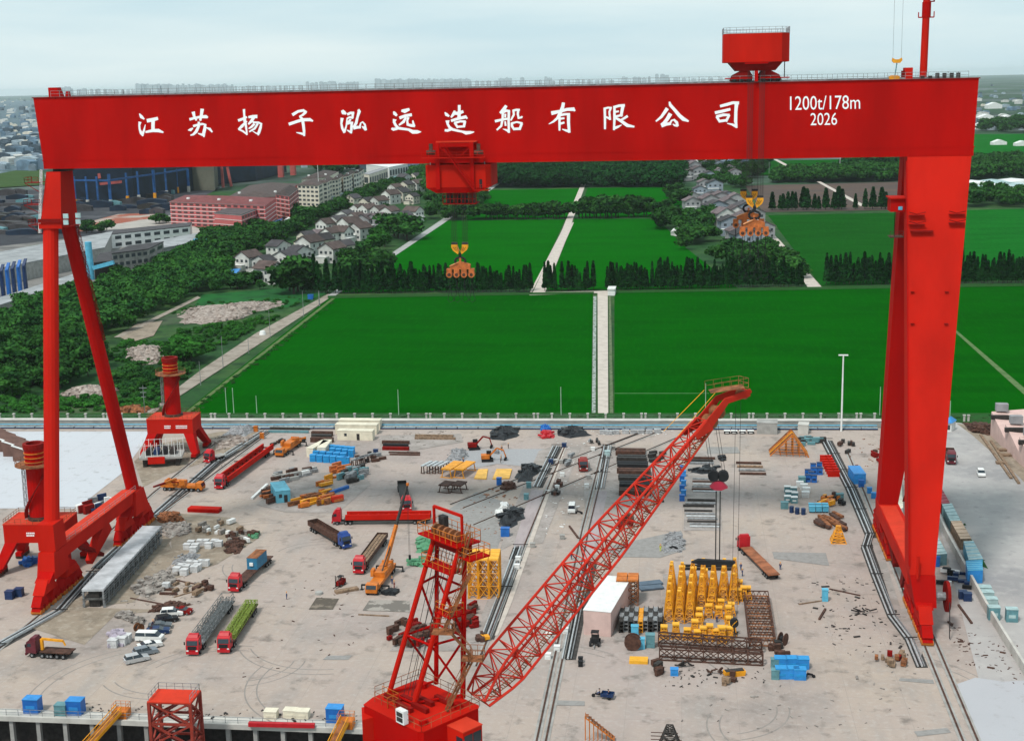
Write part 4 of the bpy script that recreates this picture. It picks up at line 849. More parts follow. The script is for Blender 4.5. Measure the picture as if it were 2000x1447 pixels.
H0 = P1; H1 = AY(1455, 762, YTIP+1); H1 = H1+(P1-H1)*0
m2 = MB(fo)
for sg in (-.75, .75):
    m2.loft([[H0+bx*sg-bu*.55, H0+bx*sg+bu*.7, H0+bx*(sg+.12)+bu*.7, H0+bx*(sg+.12)-bu*.55], [H0.lerp(H1, .45)+bx*sg-bu*.1+Vector((0, 0, .8)), H0.lerp(H1, .45)+bx*sg+bu*.7+Vector((0, 0, .8)), H0.lerp(H1, .45)+bx*(sg+.12)+bu*.7+Vector((0, 0, .8)), H0.lerp(H1, .45)+bx*(sg+.12)-bu*.1+Vector((0, 0, .8))],
      [H1+bx*sg+Vector((0, 0, -.5)), H1+bx*sg+Vector((0, 0, .35)), H1+bx*(sg+.12)+Vector((0, 0, .35)), H1+bx*(sg+.12)+Vector((0, 0, -.5))]])
m2.tube(H1+bx*-.8, H1+bx*.9, .2); m2.build('boom_head', BOOMR, fc)
for f_, dz, r_ in ((.12, -.2, .75), (.3, .2, .7), (.92, -.1, .5)):
    m2 = MB(fo); c_ = H0.lerp(H1, f_)+Vector((0, 0, dz)); m2.tube(c_-bx*.55, c_+bx*.65, r_, n=14); m2.build('sheave', RUST, fc)
m2 = MB(fo); c0 = AY(1386, 764, YTIP-.5); c1 = AY(1452, 754, YTIP); 
m2.rail([c0+bx*.8, c1+bx*.8], 1.05, .9, .022, 2); m2.rail([c0-bx*.8, c1-bx*.8], 1.05, .9, .022, 2); m2.rail([c1-bx*.8, c1+bx*.8], 1.05, .8, .035, 3); m2.build('head_handrail', RUST, fc)
m2 = MB(fo); m2.beam(c0, c1, 1.7, .08); m2.build('head_deck', RUST, fc)
m2 = MB(fo)
for sg in (-1, 1): m2.tube(AY(1310, 846, YTIP-6)+bx*sg*1.2, c0+bx*sg*.9, .04, n=4)
m2.build('boom_handline', YEL, fc)
# hook, tackle and spreader hanging from the boom tip
qk = AY(1403, 935, YTIP)
hk = thing('hook_block', 'black double sheave hook block with a red body hanging below the boom tip', 'hook block', qk)
for dx in (-.75, .75):
    m2 = MB(qk); m2.tube((qk.x+dx-.3, YTIP, qk.z+.3), (qk.x+dx+.3, YTIP, qk.z+.3), .1)
    m2.tube((qk.x+dx*.72, YTIP-.35, qk.z+.4), (qk.x+dx*.72, YTIP+.35, qk.z+.4), .62, n=14); m2.build('sheave', BLK, hk)
m2 = MB(qk); m2.side([(qk.x-.95, qk.z-.85), (qk.x-.35, qk.z-1.2), (qk.x+.35, qk.z-1.2), (qk.x+1.05, qk.z-.9), (qk.x+.4, qk.z-.2), (qk.x-.4, qk.z-.2)], YTIP-.4, YTIP+.4); m2.build('body', mat('pink_red_paint', (.42, .02, .05), .6), hk)
m2 = MB(qk)
for dx in (-.8, -.5, .5, .8): m2.tube((qk.x+dx, YTIP, qk.z+.5), H0.lerp(H1, .15)+Vector((dx, 0, -.6)), .025, n=4)
m2.build('hoist_rope', ROPE, hk)
qs = AY(1398, 1096, YTIP)
sp = thing('spreader_bar', 'black spreader bar hanging on two long steel rods below the boom hook', 'spreader bar', qs)
m2 = MB(qs); l_, r_ = AY(1350, 1093, YTIP).x, AY(1436, 1093, YTIP).x; m2.side([(l_, qs.z-.1), (l_+1.0, qs.z-.3), (r_-.3, qs.z-.3), (r_, qs.z), (r_-.2, qs.z+.12), (l_+.8, qs.z+.25)], YTIP-.3, YTIP+.3); m2.build('bar', BLK, sp)
m2 = MB(qs)
for dx in (-.22, .22): m2.tube((qk.x+dx, YTIP, qk.z-1.4), (qk.x+dx, YTIP, qs.z+.2), .07, n=5)
m2.build('suspension_rod', DARK, sp)
qa = AY(1434, 1215, YTIP+1)
ah = thing('auxiliary_hook', 'small black and yellow striped hook hanging on long thin ropes beside the yellow towers', 'hook block', qa)
m2 = MB(qa); m2.tube((qa.x, YTIP+.7, qa.z), (qa.x, YTIP+1.3, qa.z), .5, n=14); m2.build('sheave', BLK, ah)
for k in range(2): m2 = MB(qa); m2.beam((qa.x-.3+.2*k, YTIP+.68, qa.z-.35+k*.25), (qa.x+.05+.25*k, YTIP+.68, qa.z+.15+k*.2), .1, .05); m2.build('stripe', YEL, ah)
m2 = MB(qa); m2.path([(qa.x, YTIP+1, qa.z-.5), (qa.x+.05, YTIP+1, qa.z-1.2), (qa.x+.3, YTIP+1, qa.z-1.4), (qa.x+.4, YTIP+1, qa.z-1.1)], .09, 5); m2.build('hook', BLK, ah)
m2 = MB(qa)
e1 = AY(1437, 790, YTIP+1); e2 = AY(1447, 778, YTIP+1); m2.tube((qa.x-.3, YTIP+1, qa.z+.4), e1, .022, n=4); m2.tube((qa.x+.3, YTIP+1, qa.z+.4), e2, .022, n=4); m2.build('hoist_rope', ROPE, ah)
# ================================================================ PORTAL CRANES WITHOUT BOOMS
def portal_crane(loc, rz, label, hcol, first=None):
    if first is not None: return copy_tree(first, loc, rz, label)
    t = thing('portal_crane', label, 'portal crane', loc, rz, 'boomless portal cranes at the left')
    m2 = MB(); m2.box(-6.8, 6.8, -4.5, 4.5, 6.8, 11.0); pb = m2.build('portal_beam', RED2, t)
    MB().box(-6.9, 6.9, -4.6, 4.6, 11.003, 11.15).build('deck', CORAL, pb)
    m2 = MB(); pts = [(-6.7, -4.4, 11.15), (6.7, -4.4, 11.15), (6.7, 4.4, 11.15), (-6.7, 4.4, 11.15), (-6.7, -4.4, 11.15)]; m2.rail(pts, 1.1, 1.4, .05); m2.build('handrail', RUST, pb)
    for sx in (-1, 1):
        for sy in (-1, 1):
            m2 = MB(); r = lambda x0, x1, y0, y1, z: [(x0, y0, z), (x1, y0, z), (x1, y1, z), (x0, y1, z)]
            xs = sorted((sx*6.8, sx*4.0)); x2 = sorted((sx*8.6, sx*6.6)); ys = sorted((sy*4.5, sy*1.6)); y2 = sorted((sy*7.2, sy*5.2))
            m2.loft([r(x2[0], x2[1], y2[0], y2[1], 1.6), r(xs[0], xs[1], ys[0], ys[1], 6.79)]); m2.build('leg', RED, t)
            m2 = MB(); m2.box(x2[0]+.3, x2[1]-.3, sy*6.2-2.4, sy*6.2+2.4, .75, 1.59); bg = m2.build('bogie', RED, t)
            m2 = MB()
            for k in range(4): m2.tube((x2[0]+.2, sy*6.2-1.8+1.2*k, .5), (x2[1]-.2, sy*6.2-1.8+1.2*k, .5), .45, n=10)
            m2.build('wheels', BROWN, bg)
    m2 = MB(); m2.cyl(0, 0, 11.15, 11.9, 2.7, 2.7, 20); m2.build('column_flange', DARK, t)
    m2 = MB(); m2.cyl(0, 0, 11.9, hcol-1.2, 2.25, 2.1, 20); cl = m2.build('column', RED, t, smooth=False)
    m2 = MB(); m2.ring((0, 0), 2.05, 4.4, hcol-4.9, hcol-4.7, 24); m2.build('ring_platform', RUST, cl)
    m2 = MB(); pr = [(4.3*math.cos(a), 4.3*math.sin(a), hcol-4.7) for a in [math.tau*i/16 for i in range(17)]]; m2.rail(pr, 1.1, 2, .045); m2.build('handrail', RUST, cl)
    m2 = MB(); m2.ring((0, 0), 1.6, 2.35, hcol-1.2, hcol, 20); m2.build('slewing_ring', REDD, cl)
    for k in range(3): m2 = MB(); m2.ring((0, 0), 2.1, 2.3, hcol-4.2+k, hcol-4.0+k, 20); m2.build('collar', ORNG, cl)
    m2 = MB(); m2.cyl(0, 0, hcol-.9, hcol-.85, 1.6, 1.6, 16); m2.build('column_top', DARK, cl)
    m2 = MB(); pts = [Vector((2.9*math.cos(a), 2.9*math.sin(a), 11.5+(hcol-17)*(a-3.4)/2.6)) for a in [3.4+.26*i for i in range(11)]]
    for a_, b_ in zip(pts, pts[1:]): m2.beam(a_, b_, .8, .25)
    m2.build('stair', REDD, cl)
    for yy, x0 in ((-4.53, -1.6), (-4.53, 1.8)):
        m2 = MB(); rr = random.Random(5)
        for k in range(2):
            x = x0
            while x < x0+(1.6 if x0 < 0 else 3.4): w_ = rr.uniform(.2, .35); m2.box(x, x+w_, yy-.02, yy, 8.9-k*.55, 9.25-k*.55); x += w_+.08
        m2.build('lettering', LETT, pb)
    m2 = MB(); m2.lattice((-2.8, -.6, 11.2), (-2.6, -.6, hcol-5), .6, .6, nb=14, rc=.05, rb=.04); m2.build('ladder', STEEL, cl)
    return t
g2 = G(342, 884); hc = AY(338, 696, g2.y+2).z
pc = portal_crane((g2.x, g2.y+1, 0), R(4), 'boomless red portal crane with a round column, the far one beside the green field', hc)
g1 = G(28, 1104); portal_crane((g1.x+6.8, g1.y+1, 0), R(4), 'boomless red portal crane half hidden behind the left gantry leg', hc, pc)
# crane base frame with white stanchions parked in front of the far portal crane
q = G(318, 905); bf = thing('machinery_skid', 'red steel machinery base with tall white stanchions in front of the far portal crane', 'machine base', q, R(14))
m2 = MB(); m2.box(-6, 6, -4, 4, 2.4, 3.0); m2.build('deck', GRYC, bf)
m2 = MB(); m2.box(-3.5, 1.2, -4.4, -4.03, 1.2, 3.2); m2.build('front_panel', RED2, bf)
m2 = MB()
for x in (-4.6, 4.6): m2.box(x-.5, x+.5, -3.2, 3.2, .05, 2.39)
m2.build('skid_leg', DARK, bf)
m2 = MB()
for i in range(8):
    m2.cb(-5.7+i*1.62, -3.8, 3, .14, .14, 4.2)
    m2.cb(-5.7+i*1.62, 3.8, 3, .14, .14, 3.6)
for z in (4.6, 6.4): m2.beam((-5.7, 3.8, z), (5.7, 3.8, z), .08)
m2.build('stanchions', WHT, bf)
for k, (x, mt) in enumerate(((-3.6, BLK), (-1.4, NAVY), (.8, BLK), (3.2, DARK))):
    m2 = MB(); m2.tube((x, -1.5, 3.9), (x, 1.8, 3.9), .9, n=12); m2.cb(x, 0, 3.003, 1.5, 2.8, .5); m2.build('winch', mt, bf)
# ================================================================ TREES
import numpy as np
LEAF = mat('broad_leaves', (.030, .105, .016), .8, .3, .16, col2=(.008, .040, .010), rnd=.4, spec=.05)
LEAF2 = mat('light_broad_leaves', (.035, .15, .018), .8, .3, .2, col2=(.012, .06, .010), rnd=.3, spec=.05)
NEED = mat('conifer_needles', (.012, .066, .012), .85, .3, .4, col2=(.004, .026, .008), rnd=.3, spec=.04)
BARK = mat('bark', (.09, .07, .055), .9, .3, 2)
def leafmesh(name, kind, seed, n=380):
    r = np.random.RandomState(seed); V = []
    if kind == 'cone':            # unit height crown from .12 to 1
        h = r.rand(n)**1.1; a = r.rand(n)*6.283; rad = .165*(1-h)**.75*(.45+.4*r.rand(n)+.15*np.sin(a*3+h*14)); z = .14+h*.86
        c = np.stack([rad*np.cos(a), rad*np.sin(a), z], 1); s = .042+.028*r.rand(n)
    else:
        k = 7 if kind == 'round' else 9
        cen = []
        for i in range(k):
            a = r.rand()*6.283; rr = .28*r.rand()**.6; cen.append((rr*math.cos(a), rr*math.sin(a), .42+.38*r.rand() if kind == 'round' else .25+.3*r.rand(), .17+.12*r.rand()))
        cen = np.array(cen); idx = r.randint(0, k, n); d = r.randn(n, 3); d /= np.linalg.norm(d, axis=1)[:, None]
        rad = cen[idx, 3]*(.75+.3*r.rand(n)); c = cen[idx, :3]+d*rad[:, None]*np.array([1.15, 1.15, .85]); s = .045+.035*r.rand(n); c[:, 2] = np.maximum(c[:, 2], .08)
    u = r.randn(n, 3); u /= np.linalg.norm(u, axis=1)[:, None]; w = np.cross(u, r.randn(n, 3)); w /= np.linalg.norm(w, axis=1)[:, None]
    V = np.stack([c+(u+w*.2)*s[:, None], c+w*s[:, None], c-u*s[:, None], c-(w-u*.3)*s[:, None]], 1).reshape(-1, 3)
    Fc_ = np.arange(n*4).reshape(-1, 4)
    # inner lumps so that the crown is not see-through
    cv, cf = [], []
    if kind == 'cone':
        for k in range(4):
            z0 = .14+k*.2; rr = .06*(1-z0)**.7
            ring = [(rr*math.cos(t), rr*math.sin(t), z0) for t in (0, 1.26, 2.51, 3.77, 5.03)]; b = len(cv); cv += ring+[(0, 0, z0+.34)]
            cf += [(b+i, b+(i+1) % 5, b+5) for i in range(5)]
    me = bpy.data.meshes.new(name); n0 = len(V)
    if kind != 'cone':
        for q in cen:
            bm = bmesh.new(); bmesh.ops.create_icosphere(bm, subdivisions=1, radius=q[3]*.82); b = len(cv)
            cv += [(v.co.x+q[0], v.co.y+q[1], v.co.z*.85+q[2]) for v in bm.verts]; cf += [tuple(v.index+b for v in f.verts) for f in bm.faces]; bm.free()
    me.from_pydata([tuple(p) for p in V]+cv, [], [tuple(f) for f in Fc_]+[tuple(i+n0 for i in f) for f in cf]); me.update()
    return me
def trunkmesh(name, kind, seed):
    rr = random.Random(seed); m2 = MB()
    if kind == 'cone': m2.tube((0, 0, -.02), (0, 0, .85), .016, .004, 6)
    else:
        m2.tube((0, 0, -.02), (0, 0, .35), .028, .018, 6)
        for k in range(4): a = rr.uniform(0, 6.28); m2.tube((0, 0, .28), (.18*math.cos(a), .18*math.sin(a), .55+.1*rr.random()), .014, .005, 5)
    return m2.mesh(name)
TREES = {}
def tree_proto(kind, i, leaf):
    key = (kind, i, leaf.name)
    if key not in TREES:
        me = leafmesh('crown', kind, i*13+len(kind), 420 if kind == 'cone' else 460); me.materials.append(leaf); tm = trunkmesh('trunk', kind, i); tm.materials.append(BARK); TREES[key] = (me, tm)
    return TREES[key]
def put_tree(kind, i, leaf, p, h, wide=1, label='', cat='tree', group=None, name='tree', rz=None, parts=True):
    me, tm = tree_proto(kind, i, leaf)
    t = bpy.data.objects.new(name, None); C.objects.link(t); t.location = p; t.scale = (h*wide, h*wide, h); t.rotation_euler.z = random.uniform(0, 6.28) if rz is None else rz
    a = bpy.data.objects.new('crown', me); b = bpy.data.objects.new('trunk', tm); C.objects.link(a); C.objects.link(b); a.parent = t; b.parent = t
    return tag(t, label, cat, group)
tr_ = random.Random(11)
def conifer_row(pxs, base, heights, where, rows=1, jit=2.0, fat=1):
    n = 0
    tot = sorted([(x+tr_.uniform(-2, 2), k) for k in range(rows) for x in pxs])
    for x, k in tot:
        yb = base(x); p = G(x, yb, -.3); p.y += k*3.2+tr_.uniform(-jit, jit); h = heights(x)*tr_.uniform(.7, 1.15)
        if tr_.random() < .12: continue
        put_tree('cone', tr_.randrange(6), NEED, p, h, tr_.uniform(.6, .95)*fat, 'dark slender conifer %s, %s from the left' % (where, nth(n)), 'conifer', 'conifers '+where, 'conifer'); n += 1
def frange(a, b, s):
    x = a; o = []
    while x < b: o.append(x); x += s
    return o
conifer_row(frange(664, 1038, 4.3), lambda x: 572-(x-660)*.008, lambda x: 14.5 if x < 840 else 13, 'behind the left rice field', 1)
conifer_row(frange(1066, 1162, 5.2), lambda x: 567.5, lambda x: 13.5, 'between the two farm lanes', 1)
conifer_row(frange(1188, 1400, 4.6), lambda x: 566-(x-1190)*.016, lambda x: 13 if x < 1250 else 14, 'behind the right rice field', 1)
conifer_row(frange(1404, 1578, 5), lambda x: 561-(x-1400)*.012, lambda x: 14 if x < 1540 else 11, 'in front of the right village', 1)
conifer_row(frange(1612, 1772, 4.8), lambda x: 556-(x-1610)*.014, lambda x: 14.5, 'left of the right gantry leg', 1)
conifer_row(frange(1878, 2040, 5.2), lambda x: 553-(x-1880)*.01, lambda x: 15, 'right of the right gantry leg', 1)
conifer_row([1508, 1522, 1528, 1540, 1546, 1552, 1568, 1574, 1592, 1600, 1614, 1620, 1630, 1638, 1645, 1652, 1672, 1690, 1697, 1703, 1722, 1730, 1738, 1752, 1760], lambda x: 411-(x-1500)*.012, lambda x: tr_.choice((11, 15, 17, 18)), 'edging the brown ploughed field', 1, 2, 1.7)
conifer_row([596, 606, 614, 622, 630, 636, 640, 650, 655], lambda x: 572, lambda x: tr_.choice((15, 19, 20)), 'at the start of the village road', 1)
MASS = []
# broadleaf trees one can tell apart
def clump(pts, where, hr=(8, 12), leaf=LEAF, wide=1.2, kind='round', zz=-.3, mass=False):
    if mass:
        MASS.append((where, [(kind, tr_.randrange(6), *G(x, y, zz)[:2], zz, tr_.uniform(*hr), tr_.uniform(.9, 1.25)*wide) for x, y in pts])); return
    for n, (x, y) in enumerate(sorted(pts)):
        put_tree(kind, tr_.randrange(6), leaf, G(x, y, zz), tr_.uniform(*hr), tr_.uniform(.9, 1.25)*wide, 'leafy green tree %s, %s from the left' % (where, nth(n)), 'tree', 'trees '+where, 'broadleaf_tree')
clump([(x+tr_.uniform(-3, 3), 427+tr_.uniform(-2, 2)) for x in frange(948, 1108, 7)], 'left of the middle farm lane', (9, 14))
clump([(x+tr_.uniform(-2, 2), 426+tr_.uniform(-2, 2)) for x in frange(1132, 1212, 7)], 'right of the middle farm lane', (12, 19))
clump([(1238, 424), (1246, 424), (1258, 423), (1263, 422), (1228, 425), (1290, 425), (1296, 424)], 'at the far right of the middle field', (10, 19))
clump([(1288+tr_.uniform(0, 32), 425+tr_.uniform(0, 24)) for _ in range(12)]+[(1300+tr_.uniform(0, 30), 370+tr_.uniform(0, 40)) for _ in range(8)], 'beside the white hut', (8, 14), mass=True)
clump([(1330+tr_.uniform(0, 62), 430+tr_.uniform(0, 58)) for _ in range(22)], 'left of the right village', (8, 13), wide=1.3, mass=True)
clump([(1395+tr_.uniform(0, 140), 500+tr_.uniform(0, 34)) for _ in range(22)], 'at the foot of the right village', (8, 13), mass=True)
clump([(1478+t*88+tr_.uniform(-5, 5), 468+t*80+tr_.uniform(-6, 3)) for t in [i/12 for i in range(13)]], 'along the right village road', (7, 11))
clump([(574, 574), (582, 570), (566, 568)], 'beside the last white house', (17, 20), wide=1.25)
clump([(420+tr_.uniform(0, 90), 560+tr_.uniform(-8, 8)) for _ in range(18)], 'below the blue roofed shed', (5, 8), wide=1.4)
clump([(778, 465), (788, 462), (795, 468), (770, 460)], 'beside the grey village house', (15, 18), wide=1.4)
clump([(735, 478), (742, 490), (752, 482), (728, 492), (746, 470)], 'in the village square', (11, 14), leaf=LEAF2, wide=1.2)
clump([(668+tr_.uniform(-10, 90), 538+tr_.uniform(-14, 24)-tr_.uniform(0, 20)) for _ in range(22)], 'between the village and the conifers', (7, 13))
clump([(695+tr_.uniform(0, 125), 445-tr_.uniform(0, 90)) for _ in range(14)], 'among the left village houses', (5, 9))
clump([(840+tr_.uniform(0, 105), 432-tr_.uniform(0, 75)) for _ in range(70)], 'under the lower trolley', (9, 14), mass=True)
clump([(1895+tr_.uniform(0, 110), 405-tr_.uniform(0, 22)) for _ in range(34)], 'beyond the bright right field', (9, 15), mass=True)
clump([(1395+tr_.uniform(-25, 80), 368-tr_.uniform(0, 22)) for _ in range(26)], 'behind the right village', (8, 12), mass=True)
clump([(345, 706), (352, 700), (362, 712), (372, 704), (338, 715)], 'behind the far portal crane', (8, 10), leaf=LEAF2, wide=1.5)
clump([(160+tr_.uniform(0, 50), 452+tr_.uniform(-4, 4)) for _ in range(9)]+[(311, 436), (318, 433), (326, 436), (305, 438)]+[(220+tr_.uniform(0, 60), 546+tr_.uniform(-6, 10)) for _ in range(10)], 'around the grey works buildings', (5, 9), wide=1.3)
clump([(573+tr_.uniform(0, 34), 428+tr_.uniform(-4, 10)) for _ in range(9)]+[(500+tr_.uniform(0, 10), 455) for _ in range(3)], 'beside the pink dormitories', (9, 13), wide=1.3)
# the wood on the left: the nearest trees one by one, the rest one mass
def inpoly(x, y, P_):
    c = False; j = len(P_)-1
    for i in range(len(P_)):
        if (P_[i][1] > y) != (P_[j][1] > y) and x < (P_[j][0]-P_[i][0])*(y-P_[i][1])/(P_[j][1]-P_[i][1])+P_[i][0]: c = not c
        j = i
    return c
def scatter(poly, spacing, seed):
    W_ = [G(x, y) for x, y in poly]; r = random.Random(seed); pts = []; grid = {}
    x0, x1 = min(p.x for p in W_), max(p.x for p in W_); y0, y1 = min(p.y for p in W_), max(p.y for p in W_); P2 = [(p.x, p.y) for p in W_]
    gx = x0
    while gx < x1:
        gy = y0
        while gy < y1:
            x, y = gx+r.uniform(0, spacing), gy+r.uniform(0, spacing)
            if inpoly(x, y, P2): pts.append((x, y))
            gy += spacing
        gx += spacing
    return pts
def bake(name, items, leaf, label, cat):
    """items: (kind, i, x, y, z, h, wide) -> one mass of foliage"""
    Vs, Fs, Ns, n0 = [], [], [], 0
    for kind, i, x, y, z, h, wd in items:
        me, _ = tree_proto(kind, i, leaf); co = np.empty(len(me.vertices)*3); me.vertices.foreach_get('co', co); co = co.reshape(-1, 3)
        a = random.uniform(0, 6.28); ca, sa = math.cos(a)*h*wd, math.sin(a)*h*wd
        Vs.append(np.stack([co[:, 0]*ca-co[:, 1]*sa+x, co[:, 0]*sa+co[:, 1]*ca+y, co[:, 2]*h+z], 1))
        li = np.empty(len(me.loops), np.int32); me.loops.foreach_get('vertex_index', li); tt = np.empty(len(me.polygons), np.int32); me.polygons.foreach_get('loop_total', tt)
        Fs.append(li+n0); Ns.append(tt); n0 += len(co)
    V = np.concatenate(Vs); Lp = np.concatenate(Fs); T = np.concatenate(Ns); me = bpy.data.meshes.new(name)
    me.vertices.add(len(V)); me.vertices.foreach_set('co', V.ravel()); me.loops.add(len(Lp)); me.loops.foreach_set('vertex_index', Lp.astype(np.int32))
    me.polygons.add(len(T)); st = np.concatenate([[0], np.cumsum(T)[:-1]]).astype(np.int32); me.polygons.foreach_set('loop_start', st); me.update(calc_edges=True)
    me.materials.append(leaf); o = bpy.data.objects.new(name, me); C.objects.link(o); return tag(o, label, cat, kind='stuff')
woodA = [(-90, 690), (60, 600), (190, 565), (250, 560), (330, 515), (410, 470), (480, 455), (520, 465), (470, 505), (440, 540), (425, 572), (388, 574), (310, 612), (232, 652), (195, 655), (200, 720), (150, 752), (60, 770), (-90, 790)]
pts = scatter(woodA, 7.5, 3); pts.sort(key=lambda p: p[1])
near = pts[:100]; rest = pts[100:]
for n, (x, y) in enumerate(near):
    put_tree('round' if n % 3 else 'bush', n % 6, LEAF, (x, y, -.4), tr_.uniform(7, 10.5), tr_.uniform(1.0, 1.4), 'dense dark leafy tree in the wood left of the waste ground', 'tree', 'trees of the left wood', 'broadleaf_tree')
bake('woodland', [('round', tr_.randrange(6), x, y, -.4, tr_.uniform(7, 11), tr_.uniform(1, 1.35)) for x, y in rest], LEAF, 'far part of the dense green wood behind the left gantry leg', 'woodland')
for w_, it in MASS: bake('tree_mass', it, LEAF, 'mass of leafy trees '+w_, 'trees')
def wood(poly, sp, seed, hr, label, leaf=LEAF, kind='round', wide=1.2):
    bake('woodland', [(kind if tr_.random() < .8 else 'bush', tr_.randrange(6), x, y, -.5, tr_.uniform(*hr), tr_.uniform(.85, 1.2)*wide) for x, y in scatter(poly, sp, seed)], leaf, label, 'woodland')
wood([(395, 470), (520, 462), (600, 432), (700, 385), (770, 362), (790, 362), (690, 402), (620, 436), (550, 475), (470, 512), (430, 540), (380, 500)], 8.5, 5, (8, 12), 'strip of trees between the dormitories and the left village')
wood([(960, 366), (985, 345), (1010, 332), (1132, 334), (1136, 366)], 9, 6, (14, 19), 'dark wood behind the left far field', NEED)
wood([(1152, 364), (1152, 330), (1310, 322), (1335, 345), (1318, 366)], 9, 7, (15, 20), 'dark wood behind the right far field', NEED)
wood([(1490, 356), (1530, 345), (1775, 336), (1775, 352)], 10, 8, (12, 16), 'dark belt of trees beyond the ploughed field')
wood([(1640, 334), (1690, 318), (1775, 312), (1775, 332)], 11, 9, (16, 22), 'dark wood left of the top of the right gantry leg', NEED)
wood([(1892, 352), (1892, 322), (2080, 312), (2080, 342)], 12, 10, (12, 18), 'belt of trees right of the right gantry leg')
wood([(1900, 256), (1960, 246), (2100, 242), (2100, 262)], 24, 11, (18, 26), 'far belt of trees beyond the right fields')
wood([(800, 345), (860, 322), (960, 316), (980, 335), (900, 368), (850, 392)], 12, 12, (10, 15), 'trees between the lower trolley and the far lane')
wood([(1325, 322), (1500, 314), (1500, 345), (1430, 352), (1330, 330)], 16, 13, (9, 13), 'trees scattered around the far end of the right village')
wood([(600, 328), (700, 318), (700, 330), (640, 345)], 16, 14, (12, 18), 'trees behind the cream apartment blocks')
# low scrub on the waste ground
def scrub(poly, sp, seed, hr, label, leaf=LEAF2): bake('scrub', [('bush', tr_.randrange(6), x, y, -.6, tr_.uniform(*hr), tr_.uniform(1.2, 2.0)) for x, y in scatter(poly, sp, seed)], leaf, label, 'scrub')
scrub([(-90, 792), (60, 772), (150, 775), (260, 778), (300, 740), (330, 800), (-90, 806)], 4.2, 15, (1.6, 3.6), 'low bright green scrub growing outside the yard wall')
scrub([(190, 705), (330, 718), (395, 690), (450, 665), (500, 640), (560, 610), (480, 628), (360, 640), (330, 668), (240, 668)], 4.5, 16, (1.5, 3.4), 'bright green scrub between the rubble heaps and the dirt track')
scrub([(200, 745), (245, 715), (330, 720), (380, 712), (310, 775), (260, 780)], 4.5, 17, (2, 4.5), 'scrub behind the far portal crane', LEAF)
scrub([(390, 592), (560, 580), (625, 580), (560, 606), (420, 625), (330, 610)], 6, 18, (1, 2.2), 'patchy scrub around the long rubble heap')
scrub([(368, 802), (650, 588), (658, 588), (384, 806)], 2.6, 19, (.6, 1.5), 'green weeds on the bank of the left rice field', LEAF)
scrub([(-100, 811), (2000, 811), (2000, 816), (-100, 816)], 2.4, 20, (.6, 1.3), 'low weeds along the field fence', LEAF)
scrub([(1850, 985), (1868, 1003), (1925, 1100), (1905, 1098), (1852, 1020)], 1.6, 21, (.5, 1.3), 'weeds growing between the containers and the low wall', LEAF2)
# rubble heaps: one broken mass each
def heap(pts, h, m, label, cat='rubble heap', name='rubble_heap', seed=1, blocks=120, bs=(.4, 1.6), z0=-.2):
    W_ = [G(x, y) for x, y in pts]; c = sum(W_, Vector())/len(W_); r = random.Random(seed); mb = MB(c)
    n = len(W_); rings = []
    def rad(k, f, z): 
        p = c+(W_[k]-c)*f; return (p.x, p.y, z0+z+r.uniform(-.12, .12)*h*(z > 0))
    idx = list(range(n)); K = 6
    fine = []
    for i in range(n):
        for s_ in range(3): fine.append(W_[i].lerp(W_[(i+1) % n], s_/3)+Vector((r.uniform(-.6, .6), r.uniform(-.6, .6), 0)))
    for k in range(K+1):
        f = 1-k/K*.92; z = h*math.sin(k/K*1.5)
        rings.append([tuple(c.xy+(p.xy-c.xy)*f*r.uniform(.9, 1.08))+(z0+z*r.uniform(.7, 1.15),) for p in fine])
    mb.loft(rings); P2 = [(p.x, p.y) for p in W_]; k = 0; tries = 0
    while k < blocks and tries < blocks*8:
        tries += 1
        x = r.uniform(min(p[0] for p in P2), max(p[0] for p in P2)); y = r.uniform(min(p[1] for p in P2), max(p[1] for p in P2))
        if not inpoly(x, y, P2): continue
        s_ = r.uniform(*bs); d_ = min(1, ((x-c.x)**2+(y-c.y)**2)**.5/(max(((p-c).length) for p in W_)*.9)); zz = h*(1-d_)*.95
        mb.M = Matrix.Translation((x, y, z0+max(0, zz))) @ Matrix.Rotation(r.uniform(0, 3), 4, 'Z') @ Matrix.Rotation(r.uniform(-.5, .5), 4, 'X'); mb.box(-s_/2, s_/2, -s_/3, s_/3, -s_*.1, s_*.3); k += 1
    mb.M = Matrix.Identity(4); o = mb.build(name, m); return tag(o, label, cat)
RUB = mat('pale_rubble', (.40, .34, .30), .95, .3, .7, col2=(.16, .12, .10), bump=.5)
RUBG = mat('grey_rubble', (.34, .31, .28), .95, .3, .8, col2=(.13, .11, .10), bump=.5)
heap([(345, 618), (372, 602), (440, 600), (500, 588), (545, 588), (556, 596), (500, 608), (475, 622), (410, 632), (360, 632)], 3.4, RUB, 'long pale rubble heap on the waste ground beside the dirt track', seed=2, blocks=300)
heap([(246, 700), (250, 680), (280, 674), (315, 680), (330, 694), (310, 708), (268, 712)], 3.5, RUB, 'round grey rubble heap behind the far portal crane', seed=3, blocks=160)
heap([(118, 770), (140, 758), (190, 753), (228, 760), (215, 772), (150, 776)], 2.5, RUB, 'low pale rubble heap outside the wall between the gantry legs', seed=4, blocks=110)
heap([(222, 803), (232, 795), (270, 793), (292, 798), (285, 806)], 1.5, RUST, 'reddish brown spoil heap just outside the wall', seed=5, blocks=60)
heap([(495, 832), (508, 838), (478, 852), (430, 852), (448, 840)], 2.2, GRAV, 'grey gravel mound at the far left of the yard', seed=6, blocks=40, bs=(.3, .7), z0=0)
heap([(870, 900), (885, 878), (905, 876), (915, 892), (890, 903)], 1.8, GRAV, 'grey gravel mound left of the small excavators', seed=7, blocks=40, bs=(.3, .7), z0=0)
